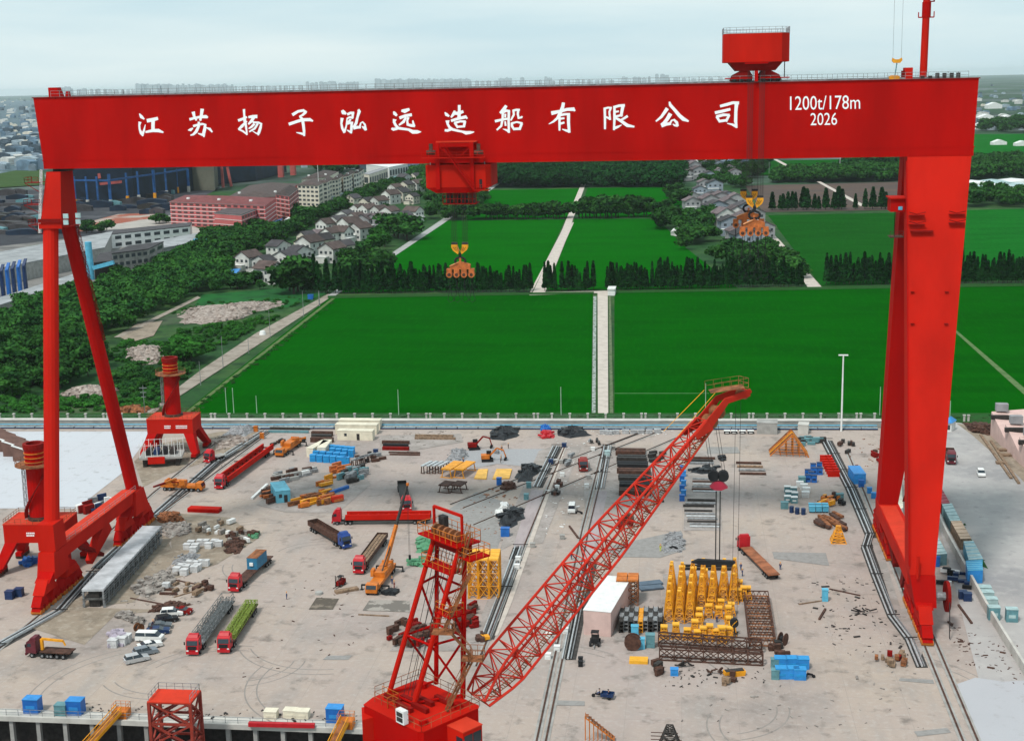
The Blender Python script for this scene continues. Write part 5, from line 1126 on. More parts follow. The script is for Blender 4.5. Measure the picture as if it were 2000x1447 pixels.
heap([(250, 1150), (330, 1110), (350, 1118), (335, 1150), (280, 1168)], .9, RUBG, 'brown dug soil with bricks beside the concrete frame', seed=8, blocks=80, z0=0)
heap([(1292, 1056), (1305, 1040), (1330, 1036), (1340, 1055), (1335, 1078), (1300, 1080)], .5, GRAV, 'flat patch of crushed grey stone beside the boom', seed=9, blocks=60, bs=(.3, .8), z0=0)
heap([(340, 1092), (365, 1080), (392, 1080), (372, 1105), (345, 1112)], 1.0, GRAV, 'small grey gravel heap beside the white blocks', seed=10, blocks=40, bs=(.3, .7), z0=0)
heap([(1880, 826), (1940, 832), (1938, 850), (1900, 846)], 1.8, BROWN, 'brown brushwood and soil pile by the saw-tooth building', seed=11, blocks=80, z0=0)
# ================================================================ YARD: VEHICLES, PLANT, STORES
def face_dir(front, rear): a, b = G(*rear), G(*front); return heading(a, b), (a+b)/2, (b-a).length
def wheels_(t, xs, hw, r=.5, w_=.35, rim=True):
    for x in xs:
        for s in (-1, 1):
            o = MB().tube((x, s*hw-s*w_/2, r), (x, s*hw+s*w_/2, r), r, n=12).build('wheel', BLK, t)
            if rim: MB().tube((x, s*(hw+w_/2), r), (x, s*(hw+w_/2+.02), r), r*.5, n=8).build('rim', STEEL, o)
def car(px, py, d, m, label, kind='suv', L_=4.6, group='cars parked in the yard'):
    p = G(px, py); rz = heading(p, G(px+d[0], py+d[1])); t = thing('car' if kind != 'van' else 'van', label, 'car' if kind != 'van' else 'van', p, rz, group)
    hw = .92; h = {'suv': 1.72, 'sedan': 1.45, 'van': 2.0}[kind]; a = L_/2
    low = [(-a, .35), (-a+.1, .28), (a-.1, .28), (a, .45), (a-.05, .85 if kind != 'van' else 1.05), (a*.55 if kind != 'van' else a*.78, 1.0 if kind != 'van' else 1.2), (-a+.15, 1.05 if kind != 'van' else 1.2), (-a, .95)]
    mb = MB(); mb.side(low, -hw, hw); mb.build('body', m, t)
    if kind == 'suv': r0, r1, r2, r3 = -a+.12, -a+.4, a*.12, a*.5
    elif kind == 'van': r0, r1, r2, r3 = -a+.05, -a+.2, a*.5, a*.78
    else: r0, r1, r2, r3 = -a*.78, -a*.42, a*.1, a*.48
    zb = 1.0 if kind != 'van' else 1.2
    g = MB(); g.loft([[(r0, -hw+.03, zb), (r3, -hw+.03, zb), (r3, hw-.03, zb), (r0, hw-.03, zb)], [(r1, -hw+.18, h-.1), (r2, -hw+.18, h-.1), (r2, hw-.18, h-.1), (r1, hw-.18, h-.1)]]); g.build('windows', GLASS, t)
    g = MB(); g.loft([[(r1-.05, -hw+.16, h-.1), (r2+.08, -hw+.16, h-.1), (r2+.08, hw-.16, h-.1), (r1-.05, hw-.16, h-.1)], [(r1+.1, -hw+.25, h), (r2-.1, -hw+.25, h), (r2-.1, hw-.25, h), (r1+.1, hw-.25, h)]]); g.build('roof', m, t)
    g = MB()
    for x in (r1+(r2-r1)*.5, ): g.box(x-.05, x+.05, -hw+.05, hw-.05, zb, h-.08)
    g.build('pillar', m, t)
    wheels_(t, (-a*.62, a*.62), hw-.12, .34, .22)
    for s in (-1, 1):
        MB().box(a-.06, a+.02, s*.62-.18, s*.62+.18, .62, .8).build('headlight', WHT, t); MB().box(-a-.02, -a+.05, s*.68-.14, s*.68+.14, .72, .9).build('tail_light', REDD, t)
    return t
SILVER = mat('silver_car_paint', (.55, .56, .57), .3, .05, 1, metal=.4); DGRY = mat('dark_grey_car_paint', (.10, .11, .12), .3, .1, 1); GCAR = mat('blue_grey_car_paint', (.20, .23, .26), .3, .1, 1)
D1 = (40, -9)
car(267, 1291, D1, SILVER, 'silver car at the near end of the parked row')
car(284, 1277, D1, GCAR, 'blue grey estate car second in the parked row')
car(293, 1264, D1, WHT, 'white saloon between the grey estate car and the white van', 'sedan')
car(293, 1250, (40, 1), WHT, 'white minibus in the middle of the parked row', 'van', 5.4)
car(309, 1236, (40, -3), NAVY, 'dark blue saloon just above the white minibus', 'sedan')
car(313, 1226, (40, -3), DGRY, 'dark grey saloon in the upper part of the parked row', 'sedan')
car(326, 1214, (40, -7), BLK, 'black car below the white roofed car in the parked row')
car(336, 1201, (40, -3), WHT, 'white roofed car near the top of the parked row')
car(358, 1197, (40, 2), REDD, 'small dark red car at the top of the parked row', 'sedan', 3.8)
car(1117, 998, (-3, 16), WHT, 'white van parked alone between the two middle trenches', 'van', 4.6, None)
car(1916, 928, (7, 16), WHT, 'white car driving on the side road right of the gantry leg', 'suv', 4.4, None)
CABR = mat('truck_cab_red', (.48, .012, .02), .45, .1, .8)
def truck(front, rear, m, label, bed=DARK, load=None, tractor=True, L_=None, sides=0, bedw=1.3):
    rz, c, LL = face_dir(front, rear); LL = L_ or LL; f = G(*front)
    c = f-Vector((math.cos(rz), math.sin(rz), 0))*LL/2
    t = thing('truck', label, 'truck', (c.x, c.y, 0), rz); a = LL/2
    mb = MB(); mb.side([(a-2.2, .9), (a-.1, .9), (a, 1.2), (a-.1, 2.2), (a-.35, 3.15), (a-.7, 3.4), (a-2.2, 3.5)], -1.22, 1.22); cb_ = mb.build('cab', m, t)
    MB().side([(a-.085, 2.15), (a-.04, 2.15), (a-.31, 3.0), (a-.36, 3.0)], -1.05, 1.05).build('windscreen', GLASS, cb_)
    for s in (-1, 1):
        MB().box(a-1.25, a-.45, s*1.225-.01, s*1.225+.01, 2.2, 2.9).build('window', GLASS, cb_)
        MB().box(a-.35, a-.2, s*1.5-.1, s*1.5+.1, 2.2, 2.8).build('mirror', BLK, cb_)
        MB().box(a-.02, a+.05, s*.9-.2, s*.9+.2, 1.0, 1.25).build('headlight', WHT, cb_)
    MB().box(a-.15, a+.12, -1.2, 1.2, .45, .95).build('bumper', m, cb_)
    MB().box(a-.03, a+.04, -.85, .85, 1.3, 2.0).build('grille', BLK, cb_)
    MB().side([(a-2.1, 3.5), (a-.75, 3.43), (a-1.1, 3.9), (a-2.0, 3.95)], -.95, .95).build('wind_deflector', m, cb_)
    MB().box(-a+.2, a-1.0, -.5, .5, .7, 1.0).build('chassis', BLK, t)
    b_ = MB(); b_.box(-a, a-2.9, -bedw, bedw, 1.15, 1.35)
    if sides: b_.box(-a, a-2.9, -bedw, -bedw+.06, 1.35, 1.35+sides); b_.box(-a, a-2.9, bedw-.06, bedw, 1.35, 1.35+sides); b_.box(-a, -a+.06, -bedw+.06, bedw-.06, 1.35, 1.35+sides); b_.box(a-2.96, a-2.9, -bedw+.06, bedw-.06, 1.35, 1.35+sides)
    b_.build('bed', bed, t)
    xs = [a-1.3, a-3.4, a-4.5]+([-a+1.4+1.25*k for k in range(3)] if LL > 9 else [-a+1.2])
    wheels_(t, xs, 1.08, .5, .4)
    return t, c, rz, a
def local(t, mb_fn): pass
t, c, rz, a = truck((376, 1281), (447, 1184), CABR, 'red tractor with a trailer of grey steel frames, left of two side by side', STEEL)
def load_frames(c, rz, a, m, label, wid=1.2, n=3, h=1.8, cat='steel frames', name='frame_load'):
    l_ = thing(name, label, cat, (c.x, c.y, 1.36), rz); 
    for k in range(n):
        y = -wid+2*wid*k/(n-1); mb = MB(); mb.lattice((-a+.2, y, .5), (a-4.2, y, .5), .5, .5, .9, .9, nb=8, rc=.06, rb=.05); mb.build('frame', m, l_)
    mb = MB()
    for k in range(7): x = -a+.3+(2*a-4.6)*k/6; mb.beam((x, -wid, h), (x, wid, h), .08); mb.beam((x, -wid, 0), (x, -wid, h), .08); mb.beam((x, wid, 0), (x, wid, h), .08)
    mb.beam((-a+.3, -wid, h), (a-4.3, -wid, h), .1); mb.beam((-a+.3, wid, h), (a-4.3, wid, h), .1); mb.build('cross_bars', m, l_); return l_
load_frames(c, rz, a, mat('dull_frame_steel', (.17, .18, .18), .6, .25, 1), 'grey galvanised steel frames loaded on the left one of the two side by side trucks')
t, c, rz, a = truck((437, 1277), (493, 1190), CABR, 'red tractor with a trailer of yellow green poles, right of two side by side', BROWN)
load_frames(c, rz, a, VEST, 'yellow green poles loaded on the right one of two trucks side by side', 1.0, 4, .9)
t, c, rz, a = truck((456, 1157), (524, 1095), CABR, 'red truck carrying a small blue container', BROWN)
cl = thing('container', 'small blue site container with a rusty roof riding on a red truck', 'container', (c.x-math.cos(rz)*a*.36, c.y-math.sin(rz)*a*.36, 1.36), rz)
MB().box(-2.9, 2.9, -1.2, 1.2, 0, 2.6).build('body', mat('weathered_blue_paint', (.03, .17, .30), .6, .15, .6), cl); MB().box(-2.92, 2.92, -1.22, 1.22, 2.603, 2.68).build('roof', RUST, cl); MB().box(2.9, 3.2, -.5, .3, .9, 1.6).build('air_conditioner', WHT, cl)
MB().box(-.5, .5, -1.24, -1.2, 1.2, 2.0).build('window', WHT, cl)
truck((678, 1072), (611, 1032), mat('truck_blue', (.02, .06, .25), .45, .1, .8), 'dark blue lorry with a long empty brown bed', BROWN, sides=1.1)
t, c, rz, a = truck((650, 1022), (842, 1020), CABR, 'red tractor hauling a long bright red steel girder', DARK)
l_ = thing('steel_girder', 'bright red open steel girder lying on the long trailer', 'girder', (c.x, c.y, 1.37), rz)
for y in (-1.35, 1.35): MB().box(-a, a-3.4, y-.25, y+.25, 0, 1.3).build('side_beam', RED2, l_)
mb = MB()
for k in range(9): x = -a+.4+(2*a-4.2)*k/8; mb.box(x-.15, x+.15, -1.1, 1.1, .3, .8)
mb.build('cross_members', RED2, l_)
t, c, rz, a = truck((700, 1122), (748, 1056), CABR, 'red truck with a load of brown timber in front of the mobile crane', BROWN, sides=.8)
mb = MB()
for k in range(6): mb.box(-a+.3, a-3.3, -1.15+k*.4, -1.15+k*.4+.34, 0, .4+.12*(k % 2))
tag(mb.build('timber_load', WOOD, loc=(c.x, c.y, 1.36), rz=rz), 'pale brown planks loaded on the truck beside the mobile crane', 'timber')
truck((795, 1000), (785, 952), CABR, 'red truck with an open dark trailer behind the mobile crane boom', DARK, sides=.7, bedw=1.2)
t, c, rz, a = truck((427, 956), (522, 886), CABR, 'dark red tractor under a long red girder near the far portal crane', DARK)
l_ = thing('steel_girder', 'long red steel girder with ribbed inside carried near the far portal crane', 'girder', (c.x, c.y, 1.37), rz)
for y in (-1.5, 1.5): MB().box(-a-1, a-3, y-.22, y+.22, 0, 1.5).build('side_beam', RED2, l_)
mb = MB()
for k in range(11): x = -a-.6+(2*a-3)*k/10; mb.box(x-.15, x+.15, -1.27, 1.27, .2, .6)
mb.build('cross_members', REDD, l_)
t, c, rz, a = truck((1449, 1070), (1512, 1133), CABR, 'red truck with a long bare rust orange flatbed', mat('rust_orange_deck', (.36, .13, .06), .9, .25, .5))
truck((1858, 908), (1846, 872), mat('maroon_truck_paint', (.13, .02, .03), .5, .15, .8), 'dark red dump truck on the side road', BROWN, sides=1.5, L_=8.2)
truck((1140, 922), (1136, 893), mat('truck_dull_red', (.25, .025, .02), .5, .15, .8), 'dull red truck standing between the middle trenches', REDD, L_=7, sides=.8)
t, c, rz, a = truck((57, 1278), (143, 1283), MATS['maroon_truck_paint'], 'dark red flatbed truck with a yellow folding crane at the lower left', BROWN)
mb = MB(); mb.beam((a-3.1, .3, 1.4), (a-3.1, .3, 3.6), .5); mb.beam((a-3.1, .3, 3.6), (a-7.5, .3, 3.4), .4); mb.beam((a-7.5, .3, 3.4), (a-7.9, .3, 2.5), .25); mb.build('loader_arm', YEL, t)
truck((404, 905), (440, 893), CABR, 'red truck partly hidden behind the machinery skid', GRYC, L_=7)
# mobile cranes
def mobile_crane(front, rear, label, boomto, bc=DARK, base=ORNG, raised=True):
    rz, c, LL = face_dir(front, rear); t = thing('mobile_crane', label, 'mobile crane', (c.x, c.y, 0), rz); a = LL/2
    MB().box(-a, a-1.8, -1.3, 1.3, 1.0, 1.7).build('carrier', base, t)
    mb = MB(); mb.side([(a-1.8, .6), (a, .6), (a+.05, 1.5), (a-.3, 2.4), (a-1.8, 2.4)], -1.25, 1.25); cb_ = mb.build('driver_cab', base, t); MB().side([(a-.02, 1.45), (a+.08, 1.45), (a-.22, 2.25), (a-.32, 2.25)], -1.1, 1.1).build('windscreen', GLASS, cb_)
    wheels_(t, [a-1.0, a-2.9, a-4.3, -a+2.6, -a+1.2], 1.15, .55, .4)
    if raised:
        for x in (a-3.4, -a+.8):
            for s in (-1, 1): m_ = MB(); m_.beam((x, s*1.1, 1.1), (x, s*3.0, 1.1), .35, .3); m_.beam((x, s*3.0, 1.2), (x, s*3.0, .02), .25); m_.cb(x, s*3.0, .02, .7, .7, .1); m_.build('outrigger', BLK, t)
    mb = MB(); mb.box(-a*.7, a*.15, -1.2, 1.2, 1.75, 2.7); mb.box(-a*.7-.5, -a*.7, -1.25, 1.25, 1.8, 3.0); mb.build('slewing_body', base, t)
    mb = MB(); mb.side([(-.2, 1.8), (1.5, 1.8), (1.3, 3.2), (-.2, 3.3)], -1.9, -1.22); mb.build('crane_cab', base, t)
    inv = Matrix.Rotation(-rz, 4, 'Z') @ Matrix.Translation((-c.x, -c.y, 0)); b0 = Vector((-a*.35, .2, 2.8)); b1 = inv @ Vector(boomto)
    k = b0.lerp(b1, .5); mb = MB(); mb.beam(b0, k, .75, .85, .62, .7); mb.build('boom_base', base, t)
    mb = MB(); mb.beam(k, b1, .5, .55, .36, .4); mb.build('boom_extension', bc, t)
    mb = MB(); mb.tube((a*.1, .2, 2.0), b0.lerp(b1, .28), .16); mb.build('lift_cylinder', bc, t)
    if raised:
        mb = MB(); mb.cb(b1.x, b1.y, b1.z-.3, .7, .5, .6); mb.build('boom_head', base, t)
        mb = MB()
        for dx in (-.12, .12): mb.tube((b1.x+.5, b1.y+dx, b1.z-.2), (b1.x+.5, b1.y+dx, 2.2), .03, n=4)
        mb.build('hoist_rope', ROPE, t); mb = MB(); mb.tube((b1.x+.5, b1.y, 1.6), (b1.x+.5, b1.y, 2.6), .28, n=8); mb.build('hook', BLK, t)
    return t
q = G(745, 1130); tip = AY(796, 945, q.y+9)
mobile_crane((725, 1163), (763, 1112), 'orange mobile crane on outriggers with its telescopic boom raised', tip)
q = G(330, 955); mobile_crane((398, 958), (318, 955), 'orange mobile crane with a dark red boom laid flat in front of the portal crane', G(300, 950, 4.2), REDD, ORNG, False)
q = G(560, 880); mobile_crane((545, 893), (582, 868), 'yellow orange mobile crane with a short stowed boom beside the cream containers', AY(596, 862, q.y+5)+Vector((0, 0, 1.2)), ORNG)
def excavator(px, py, d, m, label, s=1.0):
    p = G(px, py); rz = heading(p, G(px+d[0], py+d[1])); t = thing('excavator', label, 'excavator', p, rz)
    for sd in (-1, 1): MB().side([(-1.6, .15), (-1.3, 0), (1.3, 0), (1.6, .15), (1.6, .55), (1.3, .75), (-1.3, .75), (-1.6, .55)], sd*1.05-.25, sd*1.05+.25).build('track', BLK, t)
    MB().box(-1.7, .6, -1.15, 1.15, .9, 1.9).build('body', m, t); MB().box(-.2, 1.1, .25, 1.15, .95, 2.7).build('cab', BLK, t)
    mb = MB(); mb.beam((.6, -.1, 1.5), (2.6, -.1, 3.6), .35, .4); mb.beam((2.6, -.1, 3.6), (4.4, -.1, 3.0), .32, .36); mb.build('boom', m, t)
    mb = MB(); mb.beam((4.4, -.1, 3.0), (5.0, -.1, 1.0), .28, .3); mb.build('stick', m, t); MB().side([(4.4, .2), (5.0, .1), (5.4, .9), (4.8, 1.1)], -.5, .3).build('bucket', BLK, t)
    t.scale = (s,)*3; return t
excavator(926, 877, (30, -2), REDD, 'red excavator on the gravel bed below the yard wall', 1.05)
excavator(952, 900, (30, -1), ORNG, 'orange excavator working on the grey gravel bed', 1.05)
# forklift and cargo tricycle
p = G(665, 1143); t = thing('forklift', 'small red and black forklift beside the pit', 'forklift', p, R(250))
MB().side([(-1.3, .3), (1.0, .3), (1.0, 1.1), (-.4, 1.2), (-1.3, 1.4)], -.6, .6).build('body', REDD, t); mb = MB(); mb.cb(-.1, 0, 2.1, 1.3, 1.1, .1)
for x, y in ((-.65, .5), (-.65, -.5), (.5, .5), (.5, -.5)): mb.beam((x, y, 1.1), (x, y, 2.15), .08)
mb.build('overhead_guard', BLK, t); mb = MB(); mb.box(1.05, 1.2, -.5, -.38, .1, 2.6); mb.box(1.05, 1.2, .38, .5, .1, 2.6); mb.box(1.2, 2.3, -.4, -.28, .1, .16); mb.box(1.2, 2.3, .28, .4, .1, .16); mb.build('mast', BLK, t); wheels_(t, (-.9, .7), .55, .33, .25)
# people -----------------------------------------------------------------
def skin_body(name, pts, edges, rad, m, sub=1):
    me = bpy.data.meshes.new(name); me.from_pydata(pts, edges, []); o = bpy.data.objects.new(name, me); C.objects.link(o)
    me.skin_vertices or o.modifiers.new('s', 'SKIN'); 
    if not o.modifiers: o.modifiers.new('s', 'SKIN')
    o.modifiers[0].branch_smoothing = .3; o.modifiers.new('u', 'SUBSURF').levels = sub; o.modifiers['u'].render_levels = sub
    for i, v in enumerate(me.skin_vertices[0].data): v.radius = (rad[i], rad[i]) if not isinstance(rad[i], tuple) else rad[i]; v.use_root = (i == 0)
    bpy.context.view_layer.update(); dg = bpy.context.evaluated_depsgraph_get(); nm = bpy.data.meshes.new_from_object(o.evaluated_get(dg)); bpy.data.objects.remove(o); nm.materials.clear(); nm.materials.append(m); return nm
def person_pts(pose):
    sit = pose == 'sit'; st = .13 if pose == 'walk' else .0
    hz_ = .95 if not sit else .0
    P_ = [(0, 0, hz_), (0, 0, hz_+.22), (0, 0, hz_+.45), (0, 0, hz_+.55), (.02, 0, hz_+.70), (.01, 0, hz_+.80)]
    R_ = [.13, .115, .14, .055, .095, .075]; E_ = [(0, 1), (1, 2), (2, 3), (3, 4), (4, 5)]
    for s in (-1, 1):
        i = len(P_); P_ += [(0, s*.2, hz_+.47), (.03, s*.25, hz_+.2), (.16, s*.22, hz_+.0), (.20, s*.22, hz_-.08)]; R_ += [.06, .045, .036, .03]; E_ += [(2, i), (i, i+1), (i+1, i+2), (i+2, i+3)]
        for k, (dy, dz) in enumerate(((-.03, -.08), (-.012, -.095), (.008, -.09), (.026, -.075))): P_.append((.22, s*(.22+dy), hz_-.08+dz)); R_.append(.009); E_.append((i+3, len(P_)-1))
        P_.append((.25, s*.18, hz_-.11)); R_.append(.011); E_.append((i+3, len(P_)-1))
        i = len(P_)
        if sit: P_ += [(.02, s*.1, hz_-.02), (.42, s*.13, hz_+.02), (.44, s*.13, hz_-.40), (.56, s*.13, hz_-.43)]
        else: P_ += [(0, s*.1, hz_-.08), (.02+s*st*.6, s*.1, .5), (s*st-.02, s*.1, .08), (s*st+.14, s*.11, .05)]
        R_ += [.095, .06, .045, .04]; E_ += [(0, i), (i, i+1), (i+1, i+2), (i+2, i+3)]
    return P_, E_, R_
PB = {}
def person(px, py, rz, cloth, label, pose='stand', hat=YEL, loc=None):
    if pose not in PB:
        P_, E_, R_ = person_pts(pose); PB[pose] = (skin_body('body', P_, E_, R_, SKIN), P_, E_, R_)
    t = thing('person', label, 'person', loc if loc is not None else G(px, py), rz); b_ = bpy.data.objects.new('body', PB[pose][0]); C.objects.link(b_); b_.parent = t
    key = (pose, cloth.name)
    if key not in PB:
        P_, E_, R_ = PB[pose][1:]; n_ = len(P_); keep = [0, 1, 2]+[i for i in range(6, n_) if R_[i] > .034 and not (R_[i] == .04)]; mp = {k: i for i, k in enumerate(keep)}
        PB[key] = skin_body('overalls', [P_[i] for i in keep], [(mp[a], mp[b]) for a, b in E_ if a in mp and b in mp], [R_[i]+.022 for i in keep], cloth)
    c_ = bpy.data.objects.new('overalls', PB[key]); C.objects.link(c_); c_.parent = t
    hz_ = .95 if pose != 'sit' else 0; mb = MB(); mb.tube((0.01, 0, hz_+.76), (.01, 0, hz_+.87), .125, .07, 10); mb.cb(.05, 0, hz_+.75, .32, .25, .02); mb.build('helmet', hat, t)
    return t
WORK = mat('blue_workwear', (.03, .06, .16), .8, .2, 4); HV = mat('yellow_vest', (.55, .6, .10), .8, .1, 4)
person(1447, 1113, R(250), WORK, 'worker in blue standing behind another beside the bare flatbed truck', 'stand')
person(1450, 1125, R(200), WORK, 'worker in blue walking left of the bare flatbed truck', 'walk')
person(1524, 1112, R(90), WORK, 'worker in dark clothes standing right of the bare flatbed truck')
person(1290, 1076, R(100), HV, 'worker in a yellow vest standing on the grey stone patch')
person(979, 899, R(180), DARK, 'worker in dark clothes standing close to the orange excavator bucket'); person(988, 898, R(160), DARK, 'worker in dark clothes standing right of the excavator bucket', 'walk')
person(980, 881, R(100), DARK, 'worker in dark clothes standing between the two excavators'); person(993, 876, R(200), DARK, 'worker in dark clothes standing at the far edge of the gravel bed'); person(978, 904, R(20), DARK, 'worker in dark clothes nearest to the camera on the gravel bed')
person(766, 1140, R(100), WORK, 'worker in blue standing beside the orange mobile crane')
p = G(1178, 1362); rz = heading(p, G(1160, 1360)); t = thing('cargo_tricycle', 'dark blue motor tricycle with a cargo box carrying two riders', 'tricycle', p, rz)
MB().box(-1.9, .3, -.75, .75, .55, .65).build('bed_floor', NAVY, t); mb = MB()
for y in (-.75, .70): mb.box(-1.9, .3, y, y+.05, .65, 1.1)
mb.box(-1.9, -1.85, -.7, .7, .65, 1.1); mb.box(.25, .3, -.7, .7, .65, 1.1); mb.build('cargo_box', NAVY, t)
mb = MB(); mb.beam((.3, 0, .6), (1.4, 0, .7), .3, .25); mb.beam((1.4, 0, .7), (1.75, 0, .35), .1); mb.beam((1.35, 0, .7), (1.2, 0, 1.15), .1); mb.beam((1.2, -.35, 1.15), (1.2, .35, 1.15), .06); mb.build('frame', BLK, t); MB().cb(.7, 0, .72, .7, .35, .12).build('seat', BLK, t)
wheels_(t, (-1.2,), .62, .32, .16, False); MB().tube((1.75, -.07, .32), (1.75, .07, .32), .32, n=12).build('front_wheel', BLK, t)
ca, sa = math.cos(rz), math.sin(rz)
person(0, 0, rz, WORK, 'rider in blue steering the cargo tricycle', 'sit', BLK, (p.x+.62*ca, p.y+.62*sa, .90)); person(0, 0, rz, WORK, 'passenger in blue sitting in the tricycle cargo box', 'sit', BLK, (p.x-.9*ca+.3*sa, p.y-.9*sa-.3*ca, .75))
p = G(1162, 1258); t = thing('small_tractor', 'small black loader standing in front of the pink site building', 'loader', p, R(268))
MB().box(-1.5, .9, -.7, .7, .6, 1.5).build('body', BLK, t); mb = MB(); mb.cb(-.3, 0, 2.5, 1.5, 1.5, .1)
for x, y in ((-.9, .6), (-.9, -.6), (.3, .6), (.3, -.6)): mb.beam((x, y, 1.5), (x, y, 2.55), .09)
mb.build('canopy', BLK, t); wheels_(t, (-.9, .8), .8, .5, .4); MB().box(1.0, 2.2, -.1, .1, .3, .45).build('tow_bar', STEEL, t)
for px, py, lb in ((1290, 980, 'black motorcycle parked on the right of the boom'), (1131, 1003, 'black motorcycle parked beside the white van'), (1582, 1322, 'black motorcycle beside the bright blue bins'), (1316, 1072, 'black motorcycle on the grey stone patch'), (1208, 880, 'black motorcycle by the end of the right middle trench')):
    p = G(px, py); t = thing('motorcycle', lb, 'motorcycle', p, R(170))
    mb = MB(); mb.beam((-.5, 0, .55), (.5, 0, .7), .3, .35); mb.beam((.5, 0, .8), (.75, 0, .35), .08); mb.beam((.4, -.35, 1.05), (.4, .35, 1.05), .05); mb.beam((.5, 0, .7), (.4, 0, 1.05), .07); mb.build('frame', BLK, t)
    for x in (-.65, .75): MB().tube((x, -.06, .32), (x, .06, .32), .32, n=12).build('wheel', BLK, t)
# containers, bins, blocks ------------------------------------------------
def box_thing(name, pa, pb, dep, h, m, label, cat, top=None, door=True, ribs=True, z=0, wd=None):
    """pa -> pb is the near bottom edge in the photo"""
    a, b = G(*pa, z), G(*pb, z); rz = heading(a, b); L_ = (b-a).length; t = thing(name, label, cat, a, rz)
    MB().box(0, L_, 0, dep, 0, h).build('body', m, t); MB().box(-.08, L_+.08, -.08, dep+.08, h+.003, h+.12).build('roof', top or m, t)
    if door: MB().box(L_*.55, L_*.55+.9, -.04, .0, .1, min(2.1, h*.85)).build('door', DARK, t); MB().box(L_*.2, L_*.2+.8, -.04, 0, h*.45, h*.75).build('window', GLASS, t)
    if ribs:
        mb = MB()
        for k in range(int(dep/1.1)): mb.box(-.05, -.002, .5+k*1.1, .7+k*1.1, .1, h-.05); mb.box(L_+.002, L_+.05, .5+k*1.1, .7+k*1.1, .1, h-.05)
        mb.build('ribs', m, t)
    return t
box_thing('site_cabin', (659, 859), (728, 860), 3.0, 2.9, CREAM, 'cream site cabin with a small window, nearest of three in a row', 'cabin')
box_thing('site_cabin', (655, 847), (736, 848), 3.0, 2.9, CREAM, 'cream site cabin in the middle of three in a row', 'cabin', door=False)
box_thing('site_cabin', (662, 838), (742, 839), 3.0, 2.9, CREAM, 'cream site cabin farthest of three in a row', 'cabin', door=False)
box_thing('container', (599, 892), (612, 893), 9.5, 2.7, CREAM, 'long cream container with a dark open end beside the blue boxes', 'container', door=False).rotation_euler.z += R(-2)
MB().box(G(599, 892).x+.1, G(612, 892).x-.1, G(599, 893).y-.25, G(599, 893).y-.22, .1, 2.5)
box_thing('container', (620, 892), (636, 892), 9.5, 2.7, CREAM, 'long cream container right of the one with the dark open end', 'container', door=False)
box_thing('container', (540, 983), (566, 978), 9.0, 3.2, mat('pale_cyan_paint', (.14, .45, .58), .6, .15, .5), 'long pale blue container among the orange steel parts', 'container', ribs=True).rotation_euler.z -= R(14)
box_thing('container', (1668, 945), (1691, 945), 8.0, 2.7, BLUEB, 'bright blue container right of the long right trench', 'container', door=False).rotation_euler.z += R(2)
box_thing('site_building', (1140, 1238), (1193, 1243), 19.5, 5.0, PINK, 'small pink site building with a white flat roof beside the boom', 'building', top=WHT, door=False, ribs=False)
def bins(pts, m, label, cat='bin', w_=1.5, d_=1.3, h=1.5, name='steel_bin', group=None, lid=None, jitter=.0, leg=False):
    proto = None; pts = sorted(pts)
    for n, (x, y) in enumerate(pts):
        p = G(x, y)
        lb = label+(', %s from the left' % nth(n) if len(pts) > 1 else '')
        if proto is None:
            proto = thing(name, lb, cat, p, 0, group); z0 = .35 if leg else 0
            MB().box(-w_/2, w_/2, -d_/2, d_/2, z0, h).build('body', m, proto)
            MB().box(-w_/2-.06, w_/2+.06, -d_/2-.06, d_/2+.06, h+.003, h+.12).build('lid', lid or m, proto)
            if leg:
                mb = MB()
                for sx in (-1, 1): mb.box(sx*w_*.4-.08, sx*w_*.4+.08, -d_*.4, d_*.4, 0, z0-.003)
                mb.build('skid', DARK, proto)
            else: MB().box(-w_*.3, w_*.3, -d_/2-.05, -d_/2-.002, h*.35, h*.6).build('label_plate', lid or m, proto)
        else: copy_tree(proto, p, rng.uniform(-.05, .05), lb)
BLU2 = mat('sky_blue_bin', (.02, .27, .60), .5, .1, 1)
row = lambda x0, y0, dx, dy, n: [(x0+dx*i, y0+dy*i) for i in range(n)]
bins(row(612, 900, 13, 1, 6), BLU2, 'bright blue square box in the near row beside the cream containers', 'box', 1.7, 1.5, 1.9, group='blue boxes by the cream containers')
bins(row(618, 893, 13.2, 1, 5)+[(673, 905)], BLU2, 'bright blue square box in the second row', 'box', 1.7, 1.5, 1.9, group='blue boxes by the cream containers')
bins(row(648, 882, 10, 1, 5)+row(650, 888, 12, 1.2, 4), BLU2, 'bright blue box in the rear rows beside the cream containers', 'box', 1.5, 1.5, 2.0, group='blue boxes by the cream containers')
for k in range(7): bins([(1607-.0+k*2.6, 900+k*5)], RED2, 'bright red bin in the left column by the right trench, %s from the back' % nth(k), 'bin', 1.6, .75, 1.6, group='red bins')
for k in range(7): bins([(1618+k*2.6, 900+k*5)], RED2, 'bright red bin in the right column by the right trench, %s from the back' % nth(k), 'bin', 1.6, .75, 1.6, group='red bins')
bins([(1588, 918), (1600, 916), (1590, 926), (1601, 926), (1577, 930), (1584, 934), (1578, 940), (1590, 941)], BLUE, 'deep blue drum box left of the red bins', 'bin', 1.4, 1.1, 1.9, group='deep blue bins', lid=NAVY)
bins([(1566, 942)], TEAL, 'dark green box at the left end of the deep blue bins', 'bin', 1.8, 1.5, 1.6)
bins([(1538, 960), (1550, 962), (1540, 970), (1552, 972), (1538, 979), (1551, 981)], TEAL, 'grey green box with a white lid in the right stores', 'bin', 1.6, 1.3, 1.5, lid=WHT, group='grey green boxes')
bins([(1570, 955), (1562, 950), (1575, 962), (1573, 970)], WHT, 'white box in the right stores', 'box', 1.8, 1.2, 1.4, group='white boxes in the right stores')
